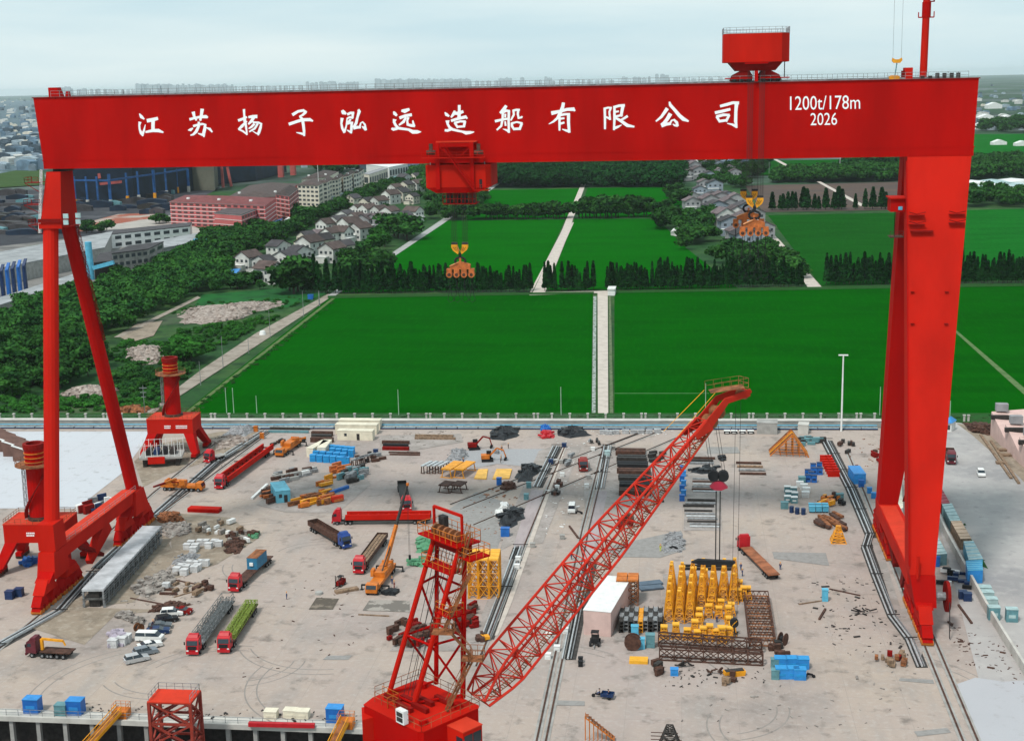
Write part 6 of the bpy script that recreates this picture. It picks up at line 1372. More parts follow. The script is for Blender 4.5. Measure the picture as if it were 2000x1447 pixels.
bins([(1532, 992), (1640, 975)], TEAL, 'dull blue green bin at the edge of the right stores', 'bin', 1.8, 1.4, 1.6)
bins(row(1586, 1000, 13, 0, 3)+row(1585, 995, 13, 0, 3), CYAN, 'light blue stacked crate in the right stores', 'crate', 1.4, 1.1, 1.6, group='light blue crates', leg=True)
for i, (x, y) in enumerate(((1546, 1000), (1557, 1003), (1569, 1004))):
    p = G(x, y); t = thing('drum_stack', 'stack of dark blue drums in the right stores, %s from the left' % nth(i), 'drums', p, 0, 'dark blue drum stacks')
    for k in range(3): MB().cyl(0, 0, .55*k, .55*k+.5, .55, .55, 12).build('drum', NAVY, t)
bins([(975, 946)], BLUE, 'blue bin beside the yellow decking', 'bin', 1.3, 1.1, 1.9); bins([(987, 1046)], BLUE, 'blue square bin beside the black tarpaulin', 'bin', 2.0, 1.5, 2.0)
bins([(1033, 952), (1028, 975)], TEAL, 'dark green bin beside the left middle trench', 'bin', 1.2, 1.1, 1.5)
for k in range(7): bins([(1332+(k % 2)*3, 920+k*9.5)], (BLUE, BLUEB)[k % 2], 'blue box in the column right of the boom, %s from the back' % nth(k), 'box', 1.3, 1.1, 1.5, group='blue boxes right of the boom')
bins([(1524, 1302), (1546, 1302), (1568, 1303), (1526, 1322), (1548, 1322), (1562, 1324)], BLUEB, 'large bright blue bin of the cluster at the lower right', 'bin', 2.1, 1.7, 1.9, group='large blue bins', lid=BLU2)
bins([(1513, 1303), (1514, 1324)], TEAL, 'dark green bin left of the large bright blue bins', 'bin', 1.4, 1.2, 1.7)
bins([(1317, 1317)], BLUEB, 'small blue slatted crate in front of the brown trusses', 'crate', 1.4, 1.1, 1.2); bins([(1270, 1262)], TEAL, 'dark teal cabinet beside the cable drum', 'cabinet', 1.7, 1.4, 2.5); bins([(1252, 1265), (1240, 1240)], CYAN, 'pale blue stacked box behind the cable drum', 'box', 1.4, 1.2, 2.0)
bins([(65, 1388), (149, 1391), (655, 1406)], BLUE, 'blue double-topped box standing on the quay edge', 'box', 2.7, 2.0, 2.5, lid=BLUEB, group='blue boxes on the quay'); bins([(121, 1393)], TEAL, 'grey box between two blue boxes on the quay', 'box', 2.0, 1.6, 1.8)
bins([(1706, 972), (1698, 962)], BLUEB, 'small blue box right of the long right trench', 'box', 1.2, 1.0, 1.4); bins([(1682, 950)], BLUE, 'blue cabinet at the end of the bright blue container', 'cabinet', 1.4, 1.2, 1.8)
bins([(1611, 1172)], CYAN, 'blue green cabinet standing alone on the right of the yard', 'cabinet', 1.2, 1.2, 2.4); bins([(1186, 890)], PALE, 'pale box beside the far end of the right middle trench', 'box', 1.5, 1.3, 1.5)
WB = mat('white_wrapped_block', (.60, .60, .60), .8, .15, .8)
bins([(366, 1072), (374, 1066), (382, 1072), (392, 1064), (402, 1064), (408, 1070), (420, 1064), (428, 1066), (378, 1078)], WB, 'white wrapped block in the far heap', 'block', 1.6, 1.3, 1.3, name='wrapped_block', group='white wrapped blocks')
bins([(346, 1118), (356, 1112), (364, 1114), (372, 1105), (382, 1106), (386, 1112), (394, 1104), (402, 1104), (380, 1116), (360, 1122)], WB, 'white wrapped block in the near heap', 'block', 1.6, 1.3, 1.3, name='wrapped_block', group='white wrapped blocks')
bins([(325, 1150)], WB, 'lone white block beside the rusty beams', 'block', 1.4, 1.2, 1.4); bins([(247, 1252), (238, 1258), (222, 1262)], WB, 'white block in the pile left of the white minibus', 'block', 1.8, 1.5, 1.5)
bins([(530, 1400), (568, 1398), (592, 1400)], CREAM, 'pale pallet stack on the quay edge', 'pallet stack', 2.2, 1.6, 1.3)
# right side container rows
def roofbox(q, h, m, top, label):
    P_ = [G(x, y, h) for x, y in q]; c = sum(P_, Vector())/4; t = thing('container', label, 'container', (c.x, c.y, 0))
    mb = MB((c.x, c.y, 0)); mb.prism([(p.x, p.y) for p in P_], 0, h-.1); mb.build('body', m, t); mb = MB((c.x, c.y, 0)); mb.prism([(p.x, p.y) for p in P_], h-.097, h, 1.01); mb.build('roof', top, t)
    for k in range(5):
        a = P_[0].lerp(P_[3], (k+.5)/5); b = P_[1].lerp(P_[2], (k+.5)/5); mb = MB((c.x, c.y, 0)); mb.beam(a+Vector((0, 0, .03)), b+Vector((0, 0, .03)), .12, .06); mb.build('roof_rib', m, t)
TL2 = mat('dusty_teal_paint', (.13, .24, .26), .7, .2, .5)
for q_, m_, tp, nm in (([(1818, 938), (1832, 936), (1839, 951), (1825, 952)], CREAM, CREAM, 'cream'), ([(1825, 953), (1839, 952), (1855, 981), (1839, 983)], REDD, mat('faded_red_roof', (.36, .09, .11), .8, .15, .3), 'faded red'), ([(1840, 984), (1859, 982), (1876, 1015), (1856, 1016)], TL2, PALE, 'pale green'), ([(1857, 1017), (1877, 1016), (1897, 1050), (1876, 1051)], WOOD, mat('sand_paint', (.55, .40, .29), .8, .1, .5), 'sand coloured'), ([(1882, 1056), (1901, 1055), (1920, 1090), (1892, 1092)], CYAN, PALE, 'pale blue')):
    roofbox(q_, 2.7, m_, tp, '%s roofed container in the row along the side road' % nm)
roofbox([(1886, 1094), (1917, 1093), (1920, 1112), (1890, 1113)], 3.0, BLUEB, CYAN, 'bright blue container at the near end of the row along the side road')
roofbox([(1812, 1046), (1830, 1044), (1850, 1080), (1828, 1082)], 2.7, TL2, PALE, 'long grey green container close right of the gantry leg')
roofbox([(1738, 938), (1760, 930), (1764, 990), (1745, 1000)], 2.6, WHT, CREAM, 'cream container glimpsed between the right leg columns')
bins([(1826, 1104), (1822, 1094)], BLUE, 'blue bin tucked against the right gantry leg', 'bin', 1.8, 1.6, 2.2); bins([(1880, 1168), (1889, 1172)], NAVY, 'dark blue box beside the low wall at the right', 'box', 1.6, 1.3, 1.6)
bins([(1920, 1155), (1925, 1165), (1932, 1178)], PALE, 'pale slatted crate at the end of the low wall', 'crate', 3.0, 1.8, 1.2); bins([(1940, 1208), (1975, 1212)], TEAL, 'green transformer cabinet by the low wall at the right edge', 'cabinet', 2.2, 1.6, 2.6, lid=PALE)
bins([(1958, 880), (1965, 890), (1955, 905)], WOOD, 'small timber pallet beside the saw-tooth building', 'pallet', 2.6, 1.8, .5)
for i, (x0, y0, x1, y1) in enumerate(((1915, 850, 1975, 935), (1935, 862, 1990, 945), (1960, 860, 2000, 905))):
    p, q = G(x0, y0), G(x1, y1); mb = MB(p); mb.beam(p+Vector((0, 0, .25)), q+Vector((0, 0, .25)), .7, .5); tag(mb.build('timber_beam', WOOD), 'long pale timber beam on the ground by the saw-tooth building, %s from the left' % nth(i), 'beam')
# dark trestles, yellow decks, tarpaulins ----------------------------------
def trestle(x, y, L_, w_, h, m, legm, rz, label, group=None, name='trestle'):
    p = G(x, y); t = thing(name, label, 'trestle', p, rz, group); MB().box(-L_/2, L_/2, -w_/2, w_/2, h-.35, h).build('top_beam', m, t)
    for sx in (-1, 1):
        mb = MB(); 
        for sy in (-1, 1): mb.beam((sx*(L_/2-.3), sy*w_*.35, h-.36), (sx*(L_/2-.3), sy*w_*.5, 0), .22)
        mb.cb(sx*(L_/2-.3), 0, 0, .5, w_*1.3, .1); mb.build('leg', legm, t)
for i in range(4): trestle(834+i*11, 920, 5.2, .9, 2.4, SILV, BROWN, R(70), 'grey topped brown trestle, %s from the left in the group of four' % nth(i), 'grey topped trestles')
for i in range(3): trestle(700+i*8, 908-i*3, 5, .8, 2.2, STEEL, BROWN, R(55), 'brown trestle right of the blue boxes, %s from the left' % nth(i), 'trestles by the blue boxes')
for i in range(2): trestle(884+i*24, 925, 8.5, 2.9, 2.6, YEL, YEL, R(75), 'yellow topped steel table, %s of two' % ('left', 'right')[i], 'yellow steel tables', 'steel_table')
for i in range(2): trestle(873+i*24, 958, 4.2, 2.9, 2.2, BROWN, BROWN, R(75), 'dark brown steel table in front of the yellow ones, %s of two' % ('left', 'right')[i], 'brown steel tables', 'steel_table')
for i, q_ in enumerate(([(926, 935), (934, 918), (953, 917), (950, 936)], [(962, 936), (970, 917), (1000, 917), (995, 935)])):
    P_ = [G(x, y) for x, y in q_]; mb = MB(P_[0]); mb.loft([[(p.x, p.y, .03) for p in P_], [(p.x, p.y, .35) for p in P_]]); tag(mb.build('yellow_decking', mat('pale_yellow_deck', (.78, .45, .10), .7, .15, .6)), 'flat yellow decking on the ground, %s piece' % ('left', 'right')[i], 'decking')
def tarp(pts, h, label, m=TARP, seed=1): 
    return heap(pts, h, m, label, 'tarpaulin', 'tarpaulin', seed, 12, (.8, 2.0), 0)
tarp([(955, 857), (958, 838), (1010, 838), (1014, 850), (985, 860)], 2.6, 'black tarpaulin heap by the yard wall, left of the blue bundle', seed=21)
tarp([(1085, 850), (1100, 838), (1140, 838), (1152, 850), (1110, 856)], 2.4, 'black tarpaulin heap by the yard wall, right of the red bundle', seed=22)
tarp([(1052, 856), (1060, 846), (1082, 846), (1084, 855)], 1.4, 'dark red bundle by the yard wall between two black tarpaulins', CABR, 23)
tarp([(1055, 842), (1060, 834), (1075, 834), (1076, 842)], 1.5, 'blue bundle against the yard wall', BLUE, 24)
tarp([(1005, 930), (1020, 912), (1050, 905), (1055, 920), (1040, 940), (1012, 940)], 2.2, 'black tarpaulin heap right of the yellow decking', seed=25)
tarp([(975, 1015), (990, 995), (1022, 992), (1022, 1012), (1000, 1032), (978, 1028)], 2.2, 'black tarpaulin heap above the blue square bin', seed=26)
tarp([(980, 957), (985, 948), (1000, 944), (1008, 950), (1000, 958)], 1.2, 'brown earth heap beside the black tarpaulin', BROWN, 27)
tarp([(968, 1005), (975, 992), (985, 978), (990, 990), (978, 1012)], .7, 'white crumpled sheeting left of the black tarpaulin', WHT, 28)
tarp([(812, 1078), (818, 1050), (845, 1058), (850, 1080)], 2.0, 'green and brown scrap heap behind the red mast', TURQ, 29)
tarp([(795, 1103), (805, 1095), (840, 1092), (838, 1108)], .8, 'low green netting spread behind the red mast', TURQ, 30)
tarp([(752, 1160), (758, 1155), (772, 1156), (770, 1163)], .5, 'small black sheet right of the orange mobile crane', seed=31)
tarp([(1343, 924), (1350, 915), (1400, 911), (1405, 916), (1380, 926)], .7, 'black sheet over a pipe bundle right of the boom', seed=33)
tarp([(1402, 897), (1406, 892), (1414, 893), (1412, 899)], .5, 'small black sheet left of the three brown pipes', seed=34)
tarp([(40, 1103), (50, 1092), (70, 1090), (80, 1098), (60, 1106)], 1.2, 'blue tarpaulin behind the near left bogies', BLUE, 35)
tarp([(210, 1262), (214, 1242), (230, 1235), (244, 1244), (238, 1262)], 2.0, 'lilac wrapped heap left of the white minibus', mat('lilac_sheet', (.42, .37, .44), .8, .15, .8), 36)
# pipe and beam stacks lying across the yard
def rods(x0, x1, ys, m, label, r=.28, cat='pipes', name='pipe_stack', dx=0, sq=False, h2=False):
    a = G(x0, ys[0]); t = thing(name, label, cat, a)
    for k, y in enumerate(ys):
        p, q = G(x0+dx*k+rng.uniform(-2, 2), y), G(x1+dx*k+rng.uniform(-3, 3), y+1); mb = MB(a); z = r+.01
        (mb.beam(p+Vector((0, 0, z)), q+Vector((0, 0, z)), r*2, r*2) if sq else mb.tube(p+Vector((0, 0, z)), q+Vector((0, 0, z)), r, n=8)); mb.build('pipe' if not sq else 'beam', m[k % len(m)] if isinstance(m, (list, tuple)) else m, t)
    return t
rods(1346, 1394, (896, 901, 906), [BROWN, DARK, STEEL], 'dark steel beams right of the boom, farthest group', .35, 'beams', sq=True)
rods(1352, 1400, (936, 941, 946, 951, 956, 960), [STEEL, BROWN, SILV], 'grey and brown pipes right of the boom, second group', .25)
rods(1342, 1400, (978, 984, 989), [DARK, STEEL, DARK], 'dark pipes right of the boom, third group', .35, dx=-3)
rods(1336, 1394, (998, 1004, 1009, 1014, 1019, 1024, 1029), [DARK, STEEL, SILV, STEEL], 'pipes right of the boom, nearest and largest group', .27, dx=2)
rods(1437, 1488, (905, 912, 919, 926), [BROWN, WOOD, STEEL], 'brown pipes lying alone beside the hanging ropes', .35, dx=3)
rods(810, 888, (852, 857), WOOD, 'long brown planks by the yard wall', .35, 'planks', sq=True); rods(760, 822, (884, 888), BROWN, 'thin brown beams left of the gravel bed', .22, 'beams', sq=True)
rods(748, 800, (866, 872, 878), [BROWN, BLK, REDD], 'jumble of dark red and black steel left of the gravel bed', .5, 'steel scrap', sq=True)
rods(608, 650, (850, 856, 862), [BROWN, DARK], 'dark brown steel stack left of the cream cabins', .7, 'steel stack', sq=True)
rods(526, 605, (838, 844), [DARK, TEAL], 'long dark beams along the foot of the yard wall', .35, 'beams', sq=True)
rods(312, 348, (1160, 1152), BROWN, 'crossed rusty beams beside the lone white block', .25, 'beams', sq=True); rods(1480, 1520, (1098, 1101), DARK, 'thin dark rods behind the bare flatbed truck', .1) if False else None
rods(1335, 1432, (1106, 1112), BLK, 'black pipes lying behind the yellow towers', .3); rods(1268, 1310, (1268, 1272), BROWN, 'x', .2) if False else None
for k in range(7):
    rods(1204+k*1, 1262+k*2, (884+k*13, 888+k*13), [BROWN, DARK, BLK][k % 3:][:1]*2, 'row of dark rusty castings under the boom, %s from the back' % nth(k), .7, 'castings', 'casting_row', sq=True).get('label')
for i, (x0, y0, x1, y1) in enumerate(((1112, 1028, 1130, 1052), (1612, 1190, 1600, 1210), (1872, 1182, 1898, 1218))):
    p, q = G(x0, y0), G(x1, y1); mb = MB(p); mb.beam(p+Vector((0, 0, .2)), q+Vector((0, 0, .2)), .4, .35); tag(mb.build('steel_beam', BROWN), 'single brown steel beam lying on the concrete %s' % ('left of the boom', 'below the blue green cabinet', 'right of the right gantry leg')[i], 'beam')
# yellow lattice towers ---------------------------------------------------
def tower(h, w_, topw, m):
    t = thing('yellow_tower', '', 'lattice tower'); mb = MB(); mb.lattice((0, 0, 0), (0, 0, h), w_, topw, w_, topw, nb=max(3, int(h*1.1)), rc=.10, rb=.055, up=(0, 1, 0), x=True)
    mb.build('lattice', m, t); mb = MB(); mb.cb(0, 0, h, topw*1.5, topw*1.5, .28); mb.build('cap', YELB, t)
    for k in range(2): z = h*(.5+.25*k); s_ = w_+(topw-w_)*z/h; MB().cb(0, 0, z, s_*1.02, s_*1.02, .14).build('collar', YELB, t)
    return t
t7 = tower(6.3, 2.1, .45, YEL); t3 = tower(2.4, 1.7, .9, YEL); n = 0; first = True
grid = []
for j in range(6):
    for i in range(7):
        if (j < 2 and i > 2) or (j == 2 and i > 4): continue
        grid.append((1306+20.4*i+1.2*j, 1214-12.5*j))
for k, (x, y) in enumerate(sorted(grid, key=lambda g: -g[1])):
    lb = 'tall tapering yellow lattice tower in the dense group, %s counted from the near left' % nth(k); p = G(x, y)
    if k == 0: t7.location = p; t7['label'] = lb; t7['group'] = 'tall yellow towers'
    else: copy_tree(t7, p, 0, lb, 'tall yellow towers', (1, 1, rng.uniform(.9, 1.1)))
short = [(1297, 1246), (1320, 1246), (1342, 1248), (1357, 1240), (1362, 1252), (1373, 1250), (1386, 1248), (1399, 1250), (1408, 1244), (1410, 1254), (1424, 1250), (1430, 1240), (1384, 1205), (1387, 1190), (1404, 1206), (1408, 1192), (1423, 1212), (1428, 1200), (1424, 1226), (1365, 1222), (1366, 1210), (1442, 1172), (1452, 1170), (1460, 1168), (1444, 1158), (1332, 1132), (1354, 1132), (1376, 1134)]
for k, (x, y) in enumerate(sorted(short)):
    lb = 'short yellow pyramid trestle with a flat cap, %s from the left' % nth(k); p = G(x, y)
    if k == 0: t3.location = p; t3['label'] = lb; t3['group'] = 'short yellow trestles'
    else: copy_tree(t3, p, 0, lb, 'short yellow trestles', (1, 1, rng.uniform(.85, 1.25)))
def cage(x, y, nx, ny, w_, h, m, cap, label, rz=0, dark=False):
    p = G(x, y); t = thing('lattice_cage', label, 'lattice cages', p, rz)
    for i in range(nx):
        for j in range(ny):
            mb = MB(); cx_, cy_ = (i+.5)*w_, (j+.5)*w_; mb.lattice((cx_, cy_, 0), (cx_, cy_, h), w_*.9, w_*.9, nb=3, rc=.11, rb=.075, up=(0, 1, 0), x=True); c_ = mb.build('cage', m, t)
            MB().cb(cx_, cy_, h+.12, w_*.93, w_*.93, .25).build('cap', cap, c_)
    return t
cage(914, 1169, 3, 3, 2.2, 8.4, YEL, YELB, 'block of tall yellow scaffold cages behind the red mast', R(3))
cage(1203, 1182, 2, 2, 2.3, 5.2, RUST, ORNG, 'block of rusty orange lattice cages right of the pink site building')
for k in range(9):
    x = 1213+k*9.5; p = G(x, 1236-(k % 2)*2); t = thing('steel_rack', ('yellow' if k == 4 else 'dark grey')+' stacked steel rack, %s from the left behind the cable drum' % nth(k), 'rack', p, 0, 'stacked steel racks')
    for j in range(3):
        mb = MB(); 
        for lv in range(4): mb.box(-.42, .42, .05+j*2.4, 2.3+j*2.4, .1+lv*.75, .2+lv*.75)
        for sx in (-.42, .42):
            for sy in (.05, 2.2): mb.beam((sx, sy+j*2.4, 0), (sx, sy+j*2.4, 2.8), .1)
        mb.build('rack_frame', (YEL if k == 4 else (DARK, STEEL)[(k+j) % 2]), t)
# brown trusses
for i, (a_, b_, lb) in enumerate((((1286, 1262), (1488, 1276), 'upper long brown steel truss in front of the yellow towers'), ((1288, 1289), (1490, 1300), 'lower long brown steel truss in front of the yellow towers'))):
    p, q = G(*a_), G(*b_); t = thing('steel_truss', lb, 'truss', p)
    for dy in (0, 1.6):
        mb = MB(p); d_ = (q-p); e = Vector((0, dy, 0))
        for z in (.15, 2.3): mb.beam(p+e+Vector((0, 0, z)), q+e+Vector((0, 0, z)), .2, .25)
        for k in range(8):
            u, v = p.lerp(q, k/7), p.lerp(q, (k+1)/7); mb.beam(u+e+Vector((0, 0, .15)), u+e+Vector((0, 0, 2.3)), .2)
            if k < 7: mb.beam(u+e+Vector((0, 0, .2)), v+e+Vector((0, 0, 2.2)), .14); mb.beam(u+e+Vector((0, 0, 2.2)), v+e+Vector((0, 0, .2)), .14)
        mb.build('truss_side', BROWN, t)
    mb = MB(p)
    for k in range(8): u = p.lerp(q, k/7); mb.beam(u+Vector((0, 0, 2.3)), u+Vector((0, 1.6, 2.3)), .18); mb.beam(u+Vector((0, 0, .15)), u+Vector((0, 1.6, .15)), .18)
    mb.build('truss_ties', BROWN, t)
p = G(1464, 1262); t = thing('truss_stack', 'tall stack of brown ladder-like trusses right of the yellow towers', 'truss stack', p)
w_ = (G(1514, 1262)-p).length; dp = G(1466, 1170).y-p.y
for s_ in (0, w_): mb = MB(); mb.beam((s_, 0, .4), (s_, dp, .4), .3, .8); mb.beam((s_, 0, 1.9), (s_, dp, 1.9), .18, .18); mb.build('side_chord', BROWN, t)
for k in range(10):
    y = dp*k/9; mb = MB(); mb.beam((0, y, .3), (w_, y, .3), .2); mb.beam((0, y, 1.9), (w_, y, 1.9), .2)
    for i in range(4): mb.beam((w_*i/4, y, .3), (w_*(i+.5)/4, y, 1.9), .12); mb.beam((w_*(i+.5)/4, y, 1.9), (w_*(i+1)/4, y, .3), .12)
    mb.build('rung_truss', BROWN if k % 2 else RUST, t)
# cable drum, plates, crate, odd pieces
def cable_drum(x, y, r_, label, rz=0, m=BROWN):
    p = G(x, y); t = thing('cable_drum', label, 'cable drum', p, rz)
    for yy in (-.6, .5): MB().tube((0, yy, r_), (0, yy+.12, r_), r_, n=18).build('flange', m, t)
    MB().tube((0, -.48, r_), (0, .5, r_), r_*.5, n=14).build('core', BLK, t)
cable_drum(1236, 1268, 1.6, 'big brown cable drum standing by the pale blue boxes'); cable_drum(1529, 1258, 1.2, 'small rusty cable drum right of the truss stack', R(60)); cable_drum(272, 1233, .9, 'rusty cable drum behind the white minibus', R(60), RUST)
for i, (x, y) in enumerate(((1256, 1143), (1258, 1152))):
    p, q = G(x-9, y), G(x+36, y-5); mb = MB(p); mb.beam(p+Vector((0, 0, .3+.1*i)), q+Vector((0, 0, .3)), 2.2, .35); tag(mb.build('steel_plate', mat('slate_plate', (.09, .13, .18), .5, .15, .6)), '%s blue grey steel plate beside the rusty cages' % ('far', 'near')[i], 'steel plate')
p = G(1247, 1296); t = thing('yellow_crate', 'flat bright yellow crate in front of the cable drum', 'crate', p)
for k in range(3): MB().box(-1.7, 1.7, k*.75, k*.75+.68, .0, .6).build('board', YELB, t)
p = G(1433, 1318); t = thing('yellow_skip', 'yellow skip with dark contents lying in front of the brown trusses', 'skip', p, R(18)); MB().side([(-1.9, .4), (-1.5, 0), (1.9, 0), (2.1, .9), (-1.8, 1.0)], -.7, .7).build('tub', YEL, t); MB().box(-1.6, 1.8, -.55, .55, 1.0, 1.1).build('contents', DARK, t)
for x, y, s_, lb, m_ in ((1400, 1315, 1.5, 'rusty bent scrap between the small crate and the yellow skip', BROWN), (1340, 1302, 1.6, 'dark scrap frame in front of the lower truss', DARK), (1690, 1198, 1.4, 'black scrap engine left of the right leg', BLK), (1625, 1040, 1.5, 'x', BROWN), (770, 1240, 1, 'x', BROWN)):
    if lb == 'x': continue
    p = G(x, y); t = MB(p); rr = random.Random(x)
    for k in range(9): a_ = Vector((p.x+rr.uniform(-s_, s_), p.y+rr.uniform(-.6, .6), rr.uniform(.05, .7))); t.beam(a_, a_+Vector((rr.uniform(-1.6, 1.6), rr.uniform(-.8, .8), rr.uniform(-.2, .7))), .22)
    tag(t.build('scrap', m_), lb, 'scrap')
p = G(655, 1158); q = G(699, 1150); mb = MB(p); mb.beam(p+Vector((0, 0, .3)), q+Vector((0, 0, .3)), 1.4, .5); tag(mb.build('timber_mat', WOOD), 'thick brown timber mat beside the forklift', 'timber')
p = G(623, 1159); mb = MB(p); mb.cyl(p.x, p.y, 0, .5, .9, .8, 12); tag(mb.build('round_block', GRYC), 'round grey block left of the timber mat', 'block')
p = G(400, 998); t = thing('panel_stack', 'stack of flat red steel panels on the concrete', 'panels', p, R(-4))
for k in range(3): MB().box(-4.2, 4.2, -1.2, 1.2, .05+.36*k, .33+.36*k).build('panel', RED2 if k == 2 else RED, t)
# left foreground: concrete frame block, rubbish, rods
p, q, r_ = G(160, 1182), G(205, 1186), G(318, 1058); rz = heading(q, r_); Ls = (r_-q).length; ws = 4.6
t = thing('concrete_frame', 'long grey two-tier concrete frame with a pale top beside the left bogies', 'concrete frame', q, rz)
mb = MB(); mb.box(0, Ls, 0, ws, 3.6, 4.1); mb.build('top_slab', mat('patchy_white_slab', (.50, .51, .53), .9, .2, .3), t)
for z in (1.7, ): mb = MB(); mb.box(0, Ls, 0, ws, z, z+.25); mb.build('middle_slab', mat('dark_old_concrete', (.12, .12, .115), .9, .3, .5), t); mb = MB(); mb.box(.5, Ls-.5, 1.2, ws-1.2, 0, 3.59); mb.build('inner_wall', DARK, t)
for i in range(13):
    for y in (0, ws-.4): x = Ls*i/12.6; MB().box(x, x+.3, y, y+.35, 0, 3.6).build('post', STEEL, t)
for y in (-.12, ws+.05):
    mb = MB()
    for z in (.7, 1.3, 2.6, 3.1): mb.box(0, Ls, y, y+.1, z, z+.1)
    for k in range(24): x = Ls*k/24; mb.beam((x, y, .1), (x+Ls/24, y, 4.4), .07)
    mb.build('scaffold_rail', STEEL, t)
for i, (pts, h, lb) in enumerate((([(290, 1195), (300, 1185), (345, 1178), (375, 1180), (330, 1196)], .8, 'low heap of brown timber and rubble above the parked cars'), ([(225, 1205), (240, 1196), (262, 1200), (250, 1212)], .7, 'small heap of brown rubble left of the parked cars'), ([(435, 1080), (445, 1062), (470, 1052), (480, 1062), (462, 1082)], 1.2, 'brown coil and scrap heap above the blue container truck'), ([(305, 1035), (330, 1020), (370, 1022), (380, 1040), (330, 1050)], 1.2, 'grey heap of broken concrete left of the white blocks'), ([(300, 1015), (320, 1000), (350, 1004), (360, 1016), (325, 1022)], 1.3, 'orange brown scrap heap at the foot of the far left bogies'), ([(255, 1215), (262, 1208), (280, 1212), (275, 1222)], .8, 'small heap beside the rusty cable drum'), ([(485, 1048), (492, 1040), (505, 1042), (500, 1052)], .8, 'small green scrap heap above the blue container truck'), ([(410, 860), (440, 850), (500, 850), (480, 868), (420, 880)], .8, 'pale broken concrete left of the yellow mobile crane'), ([(195, 1128), (215, 1112), (232, 1118), (212, 1134)], .6, 'small rubble heap behind the concrete frame'))):
    heap(pts, h, (BROWN, RUBG, BROWN, RUBG, RUST, RUBG, TURQ, RUB, RUBG)[i], lb, seed=50+i, blocks=70, bs=(.3, 1.3), z0=0)
# orange and yellow steel parts around the pale blue container
OR = [ORNG, YEL, RUST, RUST2]
def parts_pile(pts, n_, mats_, label, seed, L_=(1.5, 4), cat='steel parts', rz0=.9, hmax=1.4):
    r = random.Random(seed); W_ = [G(x, y) for x, y in pts]; P2 = [(p.x, p.y) for p in W_]; c = sum(W_, Vector())/len(W_); t = thing('steel_parts', label, cat, c); k = tr = 0
    while k < n_ and tr < 400:
        tr += 1; x = r.uniform(min(p[0] for p in P2), max(p[0] for p in P2)); y = r.uniform(min(p[1] for p in P2), max(p[1] for p in P2))
        if not inpoly(x, y, P2): continue
        l_ = r.uniform(*L_); a_ = rz0+r.uniform(-.25, .25); w_ = r.uniform(.5, 1.1); z = r.uniform(0, .5); mb = MB(); mb.at(x-c.x, y-c.y, 0, a_); mb.box(-l_/2, l_/2, -w_/2, w_/2, z, z+r.uniform(.5, hmax)); mb.build('part', r.choice(mats_), t); k += 1
    return t
parts_pile([(568, 995), (578, 975), (640, 958), (655, 968), (640, 992)], 26, OR, 'pile of orange yellow steel beams right of the pale blue container', 61)
parts_pile([(500, 975), (512, 962), (540, 950), (545, 970), (535, 985)], 14, [RUST, RUST2, BROWN], 'pile of rusty orange steel left of the pale blue container', 62)
parts_pile([(525, 945), (540, 925), (600, 908), (622, 920), (600, 935), (550, 950)], 26, [STEEL, GRYC, BROWN, WHT], 'grey steel parts stacked behind the pale blue container', 63)
parts_pile([(624, 948), (640, 930), (650, 935), (640, 950)], 7, [YEL, ORNG], 'yellow box sections right of the grey steel parts', 64, (2.5, 4))
parts_pile([(648, 928), (655, 912), (675, 912), (672, 928)], 9, [ORNG, RUST2], 'orange steel block behind the blue boxes', 65, hmax=2)
parts_pile([(660, 945), (672, 925), (715, 920), (718, 935), (700, 948)], 26, [DARK, TEAL, STEEL], 'dark tangle of steel frames below the blue boxes', 66, (1, 3), hmax=2)
parts_pile([(636, 985), (640, 972), (662, 972), (665, 986)], 6, [RUST2, CORAL], 'orange red machine parts at the near end of the orange pile', 67, hmax=1.6)
p, q = G(645, 965), G(680, 953); mb = MB(p); mb.beam(p+Vector((0, 0, .5)), q+Vector((0, 0, .5)), .9, .8); tag(mb.build('steel_beam', BLUE), 'short blue beam right of the orange steel parts', 'beam')
p, q = G(492, 975), G(522, 947); mb = MB(p); mb.beam(p+Vector((0, 0, .3)), q+Vector((0, 0, .3)), .7, .5); tag(mb.build('steel_beam', WHT), 'long white beam at the left edge of the rusty steel', 'beam')
parts_pile([(1590, 995), (1600, 975), (1640, 968), (1650, 985), (1640, 994)], 22, [YEL, BLK, BROWN, ORNG], 'pile of yellow and black castings in the right stores', 68, (1, 2.2))
parts_pile([(1598, 1032), (1600, 1012), (1640, 1008), (1658, 1028), (1640, 1035)], 24, [BROWN, RUST], 'brown bundle of rusty rods behind the yellow pyramid', 69, (3, 5.5), rz0=2.0, hmax=.7)
parts_pile([(1270, 1320), (1275, 1300), (1290, 1296), (1288, 1318)], 6, [BROWN, DARK], 'dark scrap beside the yellow crate', 70, (1, 2)); parts_pile([(880, 1210), (900, 1182), (935, 1185), (930, 1230), (890, 1240)], 30, [REDD, BROWN], 'dull red perforated steel segments behind the red mast', 71, (1, 2.4)); parts_pile([(755, 1268), (765, 1225), (800, 1212), (850, 1215), (845, 1262)], 34, [BROWN, REDD], 'dark brown spiked castings left of the red mast', 72, (1, 2.6)); parts_pile([(1560, 870), (1562, 858), (1608, 856), (1608, 868)], 16, [TEAL, DARK], 'grey green steel parts behind the red bins', 73, (1.5, 3), rz0=0)
parts_pile([(150, 1000), (160, 985), (215, 975), (218, 990), (190, 1005)], 22, [NAVY, REDD, WHT, STEEL], 'colourful machine parts behind the left sill beam', 74, (1, 3), hmax=2.4)
